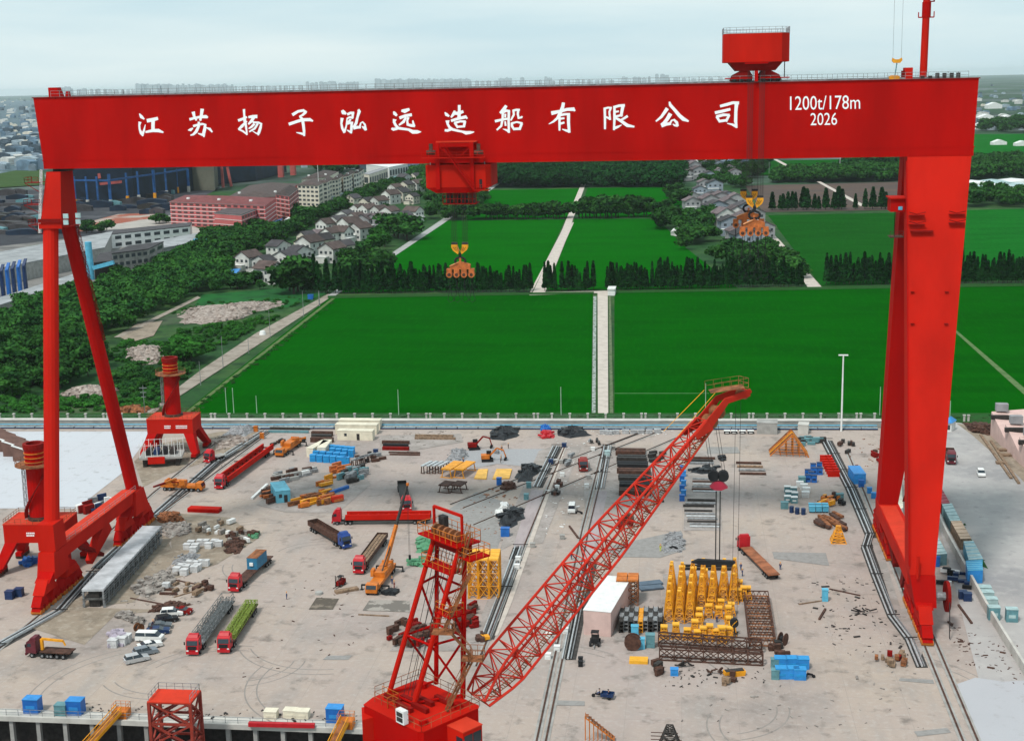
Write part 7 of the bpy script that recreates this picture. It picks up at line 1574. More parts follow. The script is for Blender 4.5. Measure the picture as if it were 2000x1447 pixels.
for k, (x, y) in enumerate(((1096, 905), (1098, 930), (1088, 955), (1150, 935), (1146, 952), (1158, 880), (1098, 1052), (1088, 1270), (1070, 1285), (1079, 1258), (1072, 1246), (1104, 1235), (1040, 1068), (1012, 1095), (1010, 1110))):
    bins([(x, y)], WHT if k % 3 else GRYC, 'white electrical box by the middle trenches, %s' % nth(k)+' counted from the wall', 'box', 1.1, .9, 1.0, name='electrical_box', group='white electrical boxes')
# yellow pyramids and scaffold tents
p = G(1637, 1057); t = thing('yellow_pyramid', 'yellow stepped pyramid trestle beside the rusty rods', 'trestle', p)
for k in range(3): w_ = 3.4-k*1.1; mb = MB(); mb.lattice((0, 0, k*1.3), (0, 0, k*1.3+1.2), w_, w_*.75, w_, w_*.75, nb=2, rc=.12, rb=.08, up=(0, 1, 0), x=True); mb.box(-w_*.4, w_*.4, -w_*.4, w_*.4, k*1.3+1.2, k*1.3+1.28); mb.build('tier', YEL, t)
a, b = G(1518, 890), G(1580, 893); ap = AY(1542, 826, G(1545, 870).y); t = thing('scaffold_tent', 'ochre A-shaped scaffold frames stacked against the yard wall', 'scaffold', a)
for k in range(5):
    dy = k*1.6; mb = MB(a); L0, R0 = a+Vector((-2+0*k, dy, 0)), b+Vector((0, dy, 0)); top = Vector((ap.x, (a.y+b.y)/2+dy, ap.z*.95)); mb.beam(L0, top, .35, .3); mb.beam(R0, top, .35, .3)
    for j in range(1, 8): mb.beam(L0.lerp(top, j/8), R0.lerp(top, j/8), .14)
    for j in range(5): x = a.lerp(b, (j+.5)/5); x.y += dy; f_ = 1-abs((j+.5)/5-.5)*2; mb.beam(x, x+Vector((0, 0, ap.z*.9*f_+.3)), .12)
    mb.build('a_frame', (ORNG, RUST, YEL)[k % 3], t)
box_thing('shed', (1478, 847), (1518, 848), 4.5, 3.4, GRYC, 'grey flat roofed shed left of the ochre scaffold', 'shed', door=False, ribs=False); box_thing('shed', (1558, 847), (1578, 848), 4.0, 2.8, LCON, 'pale shed right of the ochre scaffold', 'shed', door=False, ribs=False)
for i, (pts) in enumerate(([(1380, 886), (1382, 872), (1440, 872), (1446, 884)],)):
    px_sheet('concrete_patch', pts, .011, M_PATCH)
# quay edge clutter: tower, gangways, boxes, rails
p = G(347, 1447, 0); hT = HH(345, 1447, 1360); t = thing('access_tower', 'tall red lattice access tower at the dock edge', 'tower', p)
w_ = 7.0; d_ = 4.5; mb = MB(); z0 = -11
cs = [(-w_/2, -d_/2), (w_/2, -d_/2), (w_/2, d_/2), (-w_/2, d_/2)]
DR = mat('tower_brick_red', (.30, .035, .02), .7, .2, .6)
for x, y in cs: mb.beam((x, y, z0), (x, y, hT), .5)
mb.build('corner_post', DR, t)
for k in range(6):
    z = z0+(hT-z0)*k/5; z1 = z0+(hT-z0)*(k+1)/5; mb = MB()
    for i in range(4):
        a, b = cs[i], cs[(i+1) % 4]; mb.beam((*a, z), (*b, z), .35)
        if k < 5: mb.beam((*a, z), (*b, z1), .28); mb.beam((*b, z), (*a, z1), .28)
    mb.beam((-w_/2, 0, z), (w_/2-1, 0, z1 if k < 5 else z), 1.2, .15); mb.build('bracing', DR, t)
MB().box(-w_/2-.2, w_/2+.2, -d_/2-.2, d_/2+.2, hT+.003, hT+.2).build('top_deck', CORAL, t); mb = MB(); mb.rail([(-w_/2, -d_/2, hT+.2), (-w_/2, d_/2, hT+.2), (w_/2, d_/2, hT+.2), (w_/2, -d_/2, hT+.2)], 1.2, 1.5, .05); mb.build('handrail', STEEL, t)
for i, (pa, pb) in enumerate((((232, 1388), (165, 1462)), ((673, 1408), (640, 1475)))):
    a = G(*pa, 1.4); bq = AY(*pb, G(*pb, -3).y) ; b = G(*pb, -3); t = thing('gangway', 'ochre gangway sloping down into the dock, %s of two' % ('left', 'right')[i], 'gangway', a); mb = MB(a); mb.beam(a, b, 1.6, .3); mb.build('deck', RUST, t)
    for s_ in (-.8, .8): sx = (b-a).cross(Vector((0, 0, 1))).normalized()*s_; mb = MB(a); mb.beam(a+sx+Vector((0, 0, 1)), b+sx+Vector((0, 0, 1)), .12); mb.beam(a+sx, b+sx, .15, .5); mb.rail([a+sx, b+sx], 1, 1.5, .04); mb.build('side_rail', YEL, t)
    mb = MB(a); mb.cb(a.x, a.y+1, 0, 2.6, 2.2, 1.3); mb.rail([(a.x-1.3, a.y, 1.3), (a.x-1.3, a.y+2, 1.3), (a.x+1.3, a.y+2, 1.3), (a.x+1.3, a.y, 1.3)], 1.1, .9, .04); mb.build('landing', ORNG, t)
pts = [(x, qline(x)+.5, 0) for x in (QX-110, QX-1)]
mb = MB(pts[0]); mb.rail(pts, 1.1, 2.2, .05, 2); tag(mb.build('quay_railing', STEEL), 'thin grey railing along the quay edge above the dock', 'railing')
p, q = G(486, 1417), G(615, 1420); mb = MB(p); mb.beam(p+Vector((0, 0, .4)), q+Vector((0, 0, .4)), .7, .7); tag(mb.build('red_beam', CABR), 'long bright red beam lying on the quay edge', 'beam')
for i, (x, y) in enumerate(((55, 1425), (100, 1430), (170, 1430), (250, 1436), (450, 1440), (560, 1441), (640, 1444))):
    q = G(x, y, -8); mb = MB(q); rr = random.Random(i)
    for k in range(8): mb.cb(q.x+rr.uniform(-5, 5), q.y-rr.uniform(1, 6), -11, rr.uniform(2, 6), rr.uniform(1, 3), rr.uniform(.5, 3))
    tag(mb.build('dock_blocks', (TEAL, DARK, REDD, BROWN)[i % 4]), 'dark hull blocks and gear on the dock floor, %s from the left' % nth(i), 'dock gear', 'gear on the dock floor')
# scaffold stair and dark framework at the bottom
a, b = G(1143, 1450), G(1200, 1448); t = thing('scaffold_stair', 'thin ochre scaffold stair in the lower middle of the yard', 'stair', a); hS = 4.5
mb = MB(a)
for k in range(8): p = a.lerp(b, k/7); z = hS*(1-k/7)+.3; mb.beam(p, p+Vector((0, 0, z)), .08); mb.beam(p+Vector((0, 1.2, 0)), p+Vector((0, 1.2, z)), .08)
mb.beam(a+Vector((0, 0, hS)), b+Vector((0, 0, .3)), .1, .2); mb.beam(a+Vector((0, 1.2, hS)), b+Vector((0, 1.2, .3)), .1, .2); mb.build('frame', ORNG, t)
mb = MB(a)
for k in range(10): p = a.lerp(b, k/10); mb.cb(p.x+.3, p.y+.6, hS*(1-k/10), .5, 1.2, .06)
mb.build('steps', RUST, t)
for i, (x, hgt) in enumerate(((1308, 5.2), )):
    p = G(x, 1475); t = thing('scaffold_tower', 'dark spiky scaffold tower cut by the bottom edge of the photo', 'scaffold', p); mb = MB(); mb.lattice((0, 0, 0), (0, 0, hgt), 4.6, .9, 3, .8, nb=6, rc=.12, rb=.09, up=(0, 1, 0), x=True); mb.build('frame', DARK, t)
    mb = MB()
    for k in range(6): mb.beam((-2.2+.9*k, 0, 0), (-2.2+.9*k, 0, 2.0+1.2*math.sin(k)), .15); mb.beam((-3, .3, .8+k*.6), (2.8-k*.3, .3, .8+k*.6), .1)
    mb.build('poles', BROWN, t)
# scattered small debris, one sheet of litter per area
for i, (poly, n_, lb) in enumerate((([(1540, 1140), (1700, 1120), (1760, 1230), (1790, 1290), (1650, 1280), (1560, 1200)], 120, 'small dark litter scattered left of the right gantry leg'), ([(1850, 1210), (1990, 1260), (2010, 1350), (1870, 1290)], 90, 'brown and white litter at the right edge'), ([(180, 1100), (330, 1090), (420, 1130), (400, 1180), (230, 1200)], 160, 'small rubble and planks scattered around the concrete frame'), ([(1080, 860), (1160, 860), (1140, 980), (1100, 1040), (1060, 1060)], 90, 'small litter scattered between the middle trenches'), ([(880, 1000), (960, 950), (1020, 960), (980, 1060), (930, 1050)], 90, 'dark litter around the diagonal rails'), ([(1290, 1310), (1500, 1300), (1500, 1340), (1300, 1345)], 60, 'small scrap scattered in front of the brown trusses'), ([(330, 870), (430, 850), (520, 845), (480, 905), (360, 930)], 130, 'pale and dark litter beside the far portal crane'), ([(750, 845), (880, 840), (950, 862), (760, 880)], 90, 'litter along the foot of the yard wall'), ([(1150, 835), (1320, 838), (1310, 850), (1160, 850)], 60, 'white bags and litter along the foot of the yard wall'), ([(1640, 850), (1730, 850), (1725, 930), (1680, 935)], 50, 'litter behind the right gantry leg'), ([(100, 1370), (700, 1392), (700, 1410), (100, 1392)], 90, 'litter along the quay'), ([(600, 1100), (780, 1090), (790, 1250), (560, 1320), (420, 1330)], 40, 'specks of litter on the open concrete'), ([(1400, 1330), (1780, 1290), (1820, 1430), (1300, 1440)], 50, 'specks of litter on the open concrete at the lower right'))):
    W_ = [G(x, y) for x, y in poly]; P2 = [(p.x, p.y) for p in W_]; r = random.Random(90+i); mb = MB(W_[0]); k = tr = 0
    while k < n_ and tr < n_*20:
        tr += 1; x = r.uniform(min(p[0] for p in P2), max(p[0] for p in P2)); y = r.uniform(min(p[1] for p in P2), max(p[1] for p in P2))
        if not inpoly(x, y, P2): continue
        s_ = r.uniform(.06, .22)*(2 if r.random() < .12 else 1); mb.at(x, y, .03, r.uniform(0, 3)); mb.box(-s_*r.uniform(.8, 2.2), s_*r.uniform(.8, 2.2), -s_/2, s_/2, 0, s_*.5); k += 1
    mb.M = Matrix.Identity(4); o = mb.build('litter', (DARK, BROWN, RUBG, WHT, RUST)[i % 5] if i not in (8,) else WHT); tag(o, lb, 'litter', kind='stuff')
# ---- more stores and scrap seen along the wall, the trenches and the gantry feet
BALE = mat('silver_wrapped_bale', (.45, .46, .47), .6, .25, 1.5)
bins([(1178, 847), (1190, 848), (1203, 847), (1222, 846), (1238, 846), (1252, 846), (1268, 846), (1284, 845)], BALE, 'silver wrapped bale in the row along the yard wall', 'bale', 2.0, 1.4, 1.1, name='bale', group='silver bales along the wall')
bins([(1420, 846), (1434, 846), (1450, 846), (1466, 846)], BLK, 'dark coil with a pale rim lying along the yard wall', 'coil', 1.8, 1.4, .9, name='coil', group='coils along the wall', lid=WHT)
bins([(20, 1168), (38, 1163)], NAVY, 'dark blue box behind the near left bogies', 'box', 1.7, 1.4, 1.7)
bins([(1134, 1293), (1134, 1300)], BLK, 'black barrel at the near end of the right middle trench', 'barrel', .8, .8, 1.0)
bins([(500, 842), (512, 856)], ORNG, 'small orange gas rack at the far left of the yard', 'rack', 1.2, 1.0, 1.7)
bins([(734, 885), (1076, 905), (1102, 873)], NAVY, 'small dark blue tool box in the far yard', 'box', 1.3, 1.0, 1.2)
PP = [([(1100, 905), (1108, 885), (1120, 885), (1112, 912)], 7, [DARK, STEEL], 'dark winch gear right of the left middle trench'), ([(1078, 975), (1086, 940), (1098, 945), (1090, 978)], 8, [DARK, BROWN], 'dark winch gear beside the purple trench cover'), ([(1190, 1040), (1215, 1008), (1240, 1010), (1230, 1038)], 8, [BROWN, REDD], 'rusty brown blocks glimpsed through the boom'), ([(1636, 870), (1650, 858), (1670, 872), (1660, 888)], 7, [DARK, BROWN], 'dark steel fittings at the far end of the right trench'), ([(1700, 900), (1705, 880), (1722, 884), (1722, 905)], 6, [BROWN, REDD], 'brown machinery beside the far right gantry column'), ([(1690, 1300), (1690, 1278), (1760, 1280), (1775, 1300)], 12, [REDD, WOOD, RUST], 'flat red and brown scrap left of the right gantry foot'), ([(690, 905), (700, 890), (745, 888), (750, 900)], 10, [BROWN, DARK, STEEL], 'brown steel offcuts right of the blue boxes'), ([(1150, 870), (1152, 860), (1172, 862), (1170, 872)], 5, [DARK, STEEL], 'small dark fittings at the far end of the middle rails'), ([(930, 1252), (935, 1238), (958, 1240), (950, 1255)], 6, [YEL, BROWN], 'yellow and brown oddments beside the red steel segments'), ([(1510, 1290), (1500, 1255), (1530, 1268), (1535, 1290)], 9, [BROWN, DARK], 'dark scrap between the truss stack and the bright blue bins'), ([(385, 1040), (400, 1022), (455, 1020), (470, 1038), (430, 1048)], 18, [RUBG, WHT, WOOD], 'broken slabs and timber behind the white wrapped blocks'), ([(330, 1165), (345, 1140), (420, 1140), (415, 1158), (360, 1170)], 12, [WOOD, BROWN], 'long rusty planks left of the blue container truck'), ([(430, 1060), (455, 1040), (500, 1042), (495, 1062), (455, 1072)], 16, [WHT, RUBG, BROWN], 'pale drums and blocks above the blue container truck'), ([(1840, 1150), (1835, 1120), (1880, 1118), (1895, 1150)], 14, [BLK, WHT, NAVY], 'black and white scrap on the ground right of the right leg'), ([(530, 875), (535, 862), (560, 858), (600, 862), (590, 872)], 10, [BROWN, DARK], 'brown frames around the yellow orange mobile crane'), ([(1412, 1340), (1405, 1325), (1432, 1322), (1440, 1338)], 4, [BROWN, WOOD], 'small timber offcuts below the yellow skip'), ([(962, 885), (965, 880), (972, 880), (972, 886)], 2, [STEEL, DARK], 'small grey fittings beside the red excavator'), ([(1270, 905), (1275, 880), (1295, 882), (1300, 905)], 9, [BROWN, DARK], 'rusty pieces right of the dark castings under the boom')]
for i, (pts, n_, ms, lb) in enumerate(PP): parts_pile(pts, n_, ms, lb, 120+i, (.8, 2.6), rz0=rng.uniform(0, 3), hmax=1.0)
for i, (x0, y0, x1, y1) in enumerate(((318, 1128, 410, 1146), (340, 1166, 395, 1150), (255, 1168, 330, 1182), (1560, 1180, 1612, 1172), (1620, 1150, 1680, 1163), (700, 1200, 760, 1203))):
    p, q = G(x0, y0), G(x1, y1); mb = MB(p); mb.beam(p+Vector((0, 0, .12)), q+Vector((0, 0, .12)), .3, .2); tag(mb.build('steel_bar', (BROWN, WOOD)[i % 2]), 'thin %s bar lying alone, %s from the left' % (('brown steel', 'pale timber')[i % 2], nth(i)), 'bar')
for i, (x, y, w_, c_) in enumerate(((1037, 1308, 200, DARK), (770, 1148, 30, REDD), (1400, 1215, 90, WORK), (1116, 1092, 60, WORK), (560, 1170, 10, WORK), (1240, 1225, 120, WORK), (905, 905, 70, WORK), (300, 1225, 150, WORK))):
    person(x, y, R(w_), c_, 'worker in %s, %s' % (('dark clothes', 'a red jacket')[c_ is REDD] if c_ is not WORK else 'blue', ('at the near end of the left middle rail', 'beside the orange mobile crane outrigger', 'between the yellow towers', 'crossing between the middle trenches', 'walking on the open concrete right of the blue container truck', 'behind the cable drum', 'beside the yellow steel tables', 'above the parked white minibus')[i]), 'walk' if i % 2 else 'stand')
for k, (a_, b_) in enumerate((((1200, 767), (1385, 767)), ((300, 640), (310, 640)))):
    if k < 1: px_sheet('field_line', [a_, b_, (b_[0], b_[1]+1), (a_[0], a_[1]+1)], -.12, mat('pale_field_line', (.06, .20, .05), .9))
# ================================================================ BUILDINGS
ROOFB = mat('brown_roof_tiles', (.085, .06, .055), .9, .2, .3, rnd=.35); ROOFM = mat('maroon_roof_tiles', (.20, .055, .055), .9, .2, .2); ROOFG = mat('grey_sheet_roof', (.34, .35, .36), .7, .2, .12)
ROOFD = mat('dark_grey_tiles', (.06, .055, .06), .9, .2, .3, rnd=.3); ROOFP = mat('mauve_grey_tiles', (.15, .115, .12), .9, .25, .3, rnd=.35)
PINKW = mat('dormitory_pink', (.50, .12, .12), .85, .08, .2); PALEW = mat('pale_plaster', (.60, .60, .57), .9, .15, .3, rnd=.14); CRMW = mat('cream_plaster', (.64, .59, .49), .9, .08, .2); GRYW = mat('grey_plaster', (.30, .30, .31), .9, .15, .2)
LRED = mat('window_shade', (.10, .05, .05), .5, .2, 1); WIN = mat('far_window', (.05, .06, .07), .3, .2, 1)
def win_copy(proto, M_, parent):
    c = bpy.data.objects.new('window', proto.data); C.objects.link(c); c.parent = parent; c.matrix_local = M_; return c
def building(name, A_, B_, C_, ytop, at, label, cat='building', wall=PALEW, roof=ROOFB, rtype='flat', floors=4, bays=(8, 3), winm=WIN, band=None, rh=2.5, over=.5, wins=True, h=None, group=None, dormers=0, z=-.3):
    """A,B,C = ground pixels of left end, near corner, right end"""
    a, b, c = G(*A_, z), G(*B_, z), G(*C_, z); h = h or HH(at[0], at[1], ytop, z)
    t = thing(name, label, cat, b, 0, group)
    d = a+c-b; P_ = [a, b, c, d]
    mb = MB(b); mb.loft([[(p.x, p.y, z) for p in P_], [(p.x, p.y, z+h) for p in P_]]); w_ = mb.build('wall', wall, t)
    cen = (a+c)/2; e = [p+(p-cen).normalized()*over for p in P_]
    mb = MB(b)
    if rtype == 'flat':
        mb.loft([[(p.x, p.y, z+h+.003) for p in e], [(p.x, p.y, z+h+.5) for p in e]])
    elif rtype == 'hip':
        s0 = (b-a).length; s1 = (c-b).length
        if s0 > s1: m0, m1 = (a+d)/2, (b+c)/2
        else: m0, m1 = (a+b)/2, (c+d)/2
        k = min(s0, s1)*.5/max(s0, s1); r0, r1 = m0.lerp(m1, k), m1.lerp(m0, k); up = Vector((0, 0, h+rh))
        vs = [Vector((p.x, p.y, z+h+.003)) for p in e]+[r0+up, r1+up]
        f = [(0, 1, 5, 4), (1, 2, 5), (2, 3, 4, 5), (3, 0, 4), (3, 2, 1, 0)] if s0 > s1 else [(0, 1, 4), (1, 2, 5, 4), (2, 3, 5), (3, 0, 4, 5), (3, 2, 1, 0)]
        mb.add(vs, f)
    else:   # gable, ridge along the longer side
        s0 = (b-a).length; s1 = (c-b).length; up = Vector((0, 0, h+rh)); dz = Vector((0, 0, h+.003))
        if (s0 > s1) != (rtype == 'gable2'): r0, r1 = (a+d)/2, (b+c)/2; f = [(0, 1, 5, 4), (2, 3, 4, 5), (1, 2, 5), (3, 0, 4), (3, 2, 1, 0)]
        else: r0, r1 = (a+b)/2, (c+d)/2; f = [(1, 2, 5, 4), (3, 0, 4, 5), (0, 1, 4), (2, 3, 5), (3, 2, 1, 0)]
        d_ = (r1-r0).normalized()*over; vs = [p+Vector((0, 0, 0)) for p in e]; vs = [Vector((p.x, p.y, z+h+.003)) for p in vs]+[r0-d_+up, r1+d_+up]; mb.add(vs, f)
        # gable wall below the overhang
        g = MB(b)
        for q0, q1, rr in ([(a, d, r0), (b, c, r1)] if f[0] == (0, 1, 5, 4) else [(a, b, r0), (c, d, r1)]):
            n = (rr-(r0+r1)/2).normalized(); g.add([q0+n*(over+.06)+Vector((0, 0, h-.1)), q1+n*(over+.06)+Vector((0, 0, h-.1)), rr+n*(over+.06)+Vector((0, 0, h+rh-.35))], [(0, 1, 2)])
        g.build('gable', wall, t)
    rf = mb.build('roof', roof, t)
    if band:
        for k in range(floors+1):
            zz = z+h*k/floors; mb = MB(b); mb.loft([[(p.x, p.y, zz-.35) for p in [q+(q-cen).normalized()*.25 for q in P_]], [(p.x, p.y, zz-.01) for p in [q+(q-cen).normalized()*.25 for q in P_]]])
            if k: mb.build('floor_band', band, t)
    if wins:
        for (p, q, nb) in ((a, b, bays[0]), (b, c, bays[1])):
            if nb == 0: continue
            L_ = (q-p).length; d_ = (q-p).normalized(); n = Vector((d_.y, -d_.x, 0)); ang = math.atan2(d_.y, d_.x); ww = L_/nb*.62; wh = h/floors*.48
            pm = MB(); pm.box(-ww/2, ww/2, -.06, .1, -wh/2, wh/2); pr = None
            for k in range(floors):
                for i in range(nb):
                    c_ = p.lerp(q, (i+.5)/nb)+Vector((0, 0, h*(k+.5)/floors))+n*.03-b; M_ = Matrix.Translation(c_) @ Matrix.Rotation(ang, 4, 'Z')
                    if pr is None: pr = pm.build('window', winm, t); pr.matrix_local = M_
                    else: win_copy(pr, M_, t)
    for k in range(dormers):
        q = (a.lerp(b, (k+.5)/dormers))+(d-a)*.22; mb = MB(b); mb.cb(q.x, q.y, z+h+rh*.35, 2.2, 2.4, 1.5); mb.build('dormer', WHT, rf)
    return t
building('dormitory', (335, 440), (520, 449), (541, 432), 394, (335, 440), 'long pink dormitory with white floor lines and a maroon roof', wall=PINKW, roof=ROOFM, rtype='hip', floors=6, bays=(15, 0), winm=LRED, band=WHT, rh=3.4, over=1, dormers=3)
building('dormitory', (421, 456), (474, 461), (541, 432), 420, (474, 461), 'smaller pink dormitory wing with a grey flat roof in front of the long one', wall=PINKW, roof=ROOFP, rtype='flat', floors=4, bays=(0, 13), winm=LRED, band=WHT)
building('dormitory', (541, 427), (567, 432), (585, 414), 383, (567, 432), 'pink dormitory block with a brown roof beside the cream apartments', wall=PINKW, roof=ROOFB, rtype='hip', floors=6, bays=(3, 5), winm=LRED, band=WHT, rh=3.5, over=1)
building('dormitory', (440, 412), (548, 408), (584, 380), 384, (548, 408), 'brown roofed block behind the pink dormitories', wall=PINKW, roof=ROOFB, rtype='hip', floors=5, bays=(0, 0), rh=4, over=1, dormers=3)
wins_ = [((583, 402), (624, 404), (640, 393), 362, 5, (5, 2), 'nearest'), ((624, 399), (641, 397), (654, 388), 356, 5, (2, 3), 'second nearest'), ((650, 391), (662, 389), (674, 380), 350, 5, (2, 3), 'third'), ((672, 384), (683, 381), (695, 372), 343, 5, (2, 3), 'fourth'), ((692, 376), (702, 373), (712, 365), 337, 4, (2, 2), 'farthest')]
for A_, B_, C_, yt, fl, bays, w_ in wins_:
    building('apartment_block', A_, B_, C_, yt, B_, 'cream apartment block with a brown hipped roof, %s of the stepped terrace' % w_, wall=CRMW, roof=ROOFB, rtype='hip', floors=fl, bays=bays, winm=WIN, rh=3, over=1, group='cream apartment terrace', dormers=1)
building('apartment_block', (590, 366), (640, 362), (662, 350), 346, (640, 362), 'long brown roof of the rear cream apartments', wall=CRMW, roof=ROOFB, rtype='hip', floors=4, bays=(0, 0), rh=4, over=1, dormers=3)
building('hall', (710, 362), (722, 364), (758, 351), 341, (722, 364), 'low cream hall with arched windows beyond the apartments', wall=CRMW, roof=GRYW, floors=1, bays=(1, 8), wins=True)
building('hall', (716, 342), (761, 349), (797, 341), 327, (761, 349), 'white modern building with dark vertical windows', wall=WHT, roof=WHT, floors=1, bays=(0, 7))
building('warehouse', (203, 487), (372, 468), (376, 460), 456, (203, 487), 'white two storey warehouse with small dark windows', wall=WHT, roof=ROOFD, floors=2, bays=(9, 0), h=9.5)
px_sheet('works_ground', [(-100, 470), (215, 455), (300, 470), (330, 520), (160, 560), (-100, 650)], -.16, ground_mat('works_ground', (.20, .19, .18), [((.08, .08, .08), .05, .45, .65, .8, None), ((.04, .09, .03), .03, .6, .7, .8, None)]))
building('works_hall', (-100, 580), (206, 514), (222, 480), 484, (206, 514), 'big pale grey works hall left of the gantry leg', wall=GRYC, roof=ROOFG, floors=1, wins=False)
building('works_hall', (-120, 650), (160, 556), (152, 545), 553, (160, 562), 'long low shed with a pale grey roof above the wood', wall=GRYC, roof=ROOFG, floors=1, wins=False, h=3.2)
building('office', (222, 538), (292, 528), (322, 512), 496, (222, 538), 'bare grey concrete office with dark window openings', wall=mat('bare_concrete_wall', (.30, .29, .27), .95, .2, .3), roof=ROOFD, floors=3, bays=(6, 2))
building('shed', (290, 506), (392, 486), (398, 468), 478, (392, 486), 'long grey roofed shed reaching from the office to the wood', wall=GRYW, roof=ROOFG, floors=1, wins=False, h=5)
building('shed', (186, 545), (222, 540), (232, 520), 512, (186, 545), 'dark open sided shed beside the grey office', wall=DARK, roof=ROOFD, floors=1, wins=False, h=9)
building('shed', (436, 548), (462, 546), (470, 536), 538, (462, 546), 'small shed with a bright blue roof beside the first village house', wall=PALEW, roof=BLUEB, floors=1, wins=False, h=3)
building('shed', (500, 458), (548, 440), (552, 434), 445, (500, 458), 'low shed with a bright blue roof below the pink dormitories', wall=PALEW, roof=BLUEB, floors=1, wins=False, h=3)
building('shed', (555, 438), (582, 430), (590, 425), 430, (582, 430), 'low white roofed shed below the pink dormitories', wall=PALEW, roof=WHT, floors=1, wins=False, h=3)
for i, (A_, B_, C_) in enumerate((((640, 395), (668, 386), (700, 372)), ((690, 385), (712, 378), (735, 366)), ((720, 372), (745, 362), (770, 350)), ((750, 360), (775, 352), (800, 342)), ((655, 407), (668, 402), (690, 390)))):
    building('shed', A_, B_, C_, 380, B_, 'low light blue shed roof in front of the cream apartments, %s' % nth(i)+' nearest', wall=GRYW, roof=(PALE, CYAN, PALE, TEAL, WHT)[i], floors=1, wins=False, h=3.5, group='blue sheds by the apartments')
building('hut', (1310, 460), (1325, 461), (1330, 455), 452, (1310, 460), 'small white roofed hut in the field corner left of the right village', wall=PALEW, roof=WHT, rtype='gable', rh=1.5, floors=1, wins=False, h=2.8)
building('hut', (1187, 577), (1201, 577), (1203, 572), 566, (1187, 577), 'small white pump house at the head of the farm lane', cat='hut', wall=WHT, roof=WHT, floors=1, bays=(0, 0), wins=False, h=3.0)
# pipe tower and conveyor
q = G(178, 545); t = thing('pipe_tower', 'tall light blue duct tower with a sloping conveyor beside the left works', 'duct tower', q); hh = HH(178, 545, 472)
MB(q).cyl(q.x, q.y, -.3, hh, 2.1, 1.9, 12).build('duct', CYAN, t)
mb = MB(q); e = AY(222, 512, q.y); s0 = AY(182, 523, q.y); mb.beam(s0, e, 2.2, 2.2); mb.build('conveyor', CYAN, t)
q = G(395, 488); mb = MB(q); mb.cb(q.x, q.y, -.3, 9, 6, 8); tag(mb.build('silo_block', CYAN), 'light blue block at the right end of the long grey shed', 'building')
# blue steel louvre rack at the left edge
t = thing('louvre_rack', 'tall dark blue curved louvre rack at the left edge of the photo', 'rack', G(20, 580))
for k in range(8):
    q = G(-30+k*11, 592-k*3.2); hh = HH(20, 580, 515); mb = MB(G(20, 580)); mb.front([(q.y, -.3), (q.y+2, -.3), (q.y+1.5, hh*.8), (q.y+4, hh), (q.y+3.4, hh), (q.y, hh*.8)], q.x, q.x+1.6); mb.build('blade', NAVY if k % 2 else BLUE, t)
# shipbuilding hall: dark body with blue portal frames
DBLU = mat('deep_hall_blue', (.012, .085, .26), .6, .2, .2)
STB = mat('dark_hall_blue', (.008, .022, .05), .7, .3, .08)
t = building('shipbuilding_hall', (135, 398), (262, 391), (415, 366), 330, (262, 391), 'dark open shipbuilding hall with blue steel columns under the left end of the girder', wall=STB, roof=ROOFD, floors=1, wins=False, h=42)
b_ = Vector(t.location)
for i, (x, yb, yt) in enumerate(((148, 397, 345), (172, 398, 345), (193, 399, 345), (217, 398, 340), (250, 390, 338), (272, 388, 335), (303, 384, 332), (326, 379, 330), (347, 372, 330), (369, 370, 330))):
    q = G(x, yb+5, -.3); hh = HH(x, yb+5, yt); mb = MB(b_)
    mb.beam((q.x, q.y, 6), (q.x, q.y, hh), 1.7 if i % 3 else 2.6, 1.4); mb.build('portal_column', DBLU, t)
    MB(b_).cb(q.x, q.y, -.3, 2.6, 2.2, 6.2).build('column_foot', LCON if i % 2 else YEL, t)
cols_ = [(148, 397), (217, 398), (272, 388), (326, 379), (369, 370)]
for (x0, y0), (x1, y1) in zip(cols_, cols_[1:]):
    p, q = G(x0, y0+5.3), G(x1, y1+5.3); mb = MB(b_); mb.beam((p.x, p.y, 37), (q.x, q.y, 37), 2.2, 3); mb.beam((p.x, p.y, 24), (q.x, q.y, 24), 1.3, 1.6); mb.build('crane_beam', DBLU, t)
for (x0, y0, x1, y1, zz) in ((136, 350, 197, 343, 2), (195, 359, 238, 355, 1)):
    q0 = AY(x0, y0, b_.y-20); q1 = AY(x1, y1, b_.y-16); mb = MB(q0); mb.beam(q0, q1, 1.5*zz, 2.4*zz); tag(mb.build('gantry_beam', mat('faded_red_paint', (.42, .09, .08), .7, .2, .1)), ('thick' if zz == 2 else 'thin')+' faded red crane beam crossing in front of the dark shipbuilding hall', 'crane beam')
t = building('shipbuilding_hall', (425, 360), (500, 352), (560, 336), 320, (500, 352), 'second dark shipbuilding hall above the pink dormitories', wall=STB, roof=ROOFD, floors=1, wins=False, h=38)
mat('faded_red_paint', (.42, .09, .08), .7, .2, .1)
for nm, prs in (('farther slender', ((433, 326, 436, 366, 2.4), (444, 326, 452, 364, 2.4))), ('thick legged', ((548, 324, 549, 346, 6), (572, 322, 573, 342, 6)))):
    q = G(prs[0][2], prs[0][3]); t = thing('shipyard_crane', nm+' faded red crane standing under the left part of the girder', 'crane', q)
    for x0, y0, x1, y1, w_ in prs:
        e = G(x1, y1); mb = MB(q); mb.beam(e, AY(x0, y0, e.y), w_, w_); mb.build('leg', MATS['faded_red_paint'], t)
building('works_hall', (370, 372), (420, 372), (432, 350), 330, (370, 372), 'brownish grey hall wall between the two dark halls', wall=mat('khaki_sheet_wall', (.13, .13, .10), .9, .2, .05), roof=ROOFG, floors=1, wins=False, h=34)
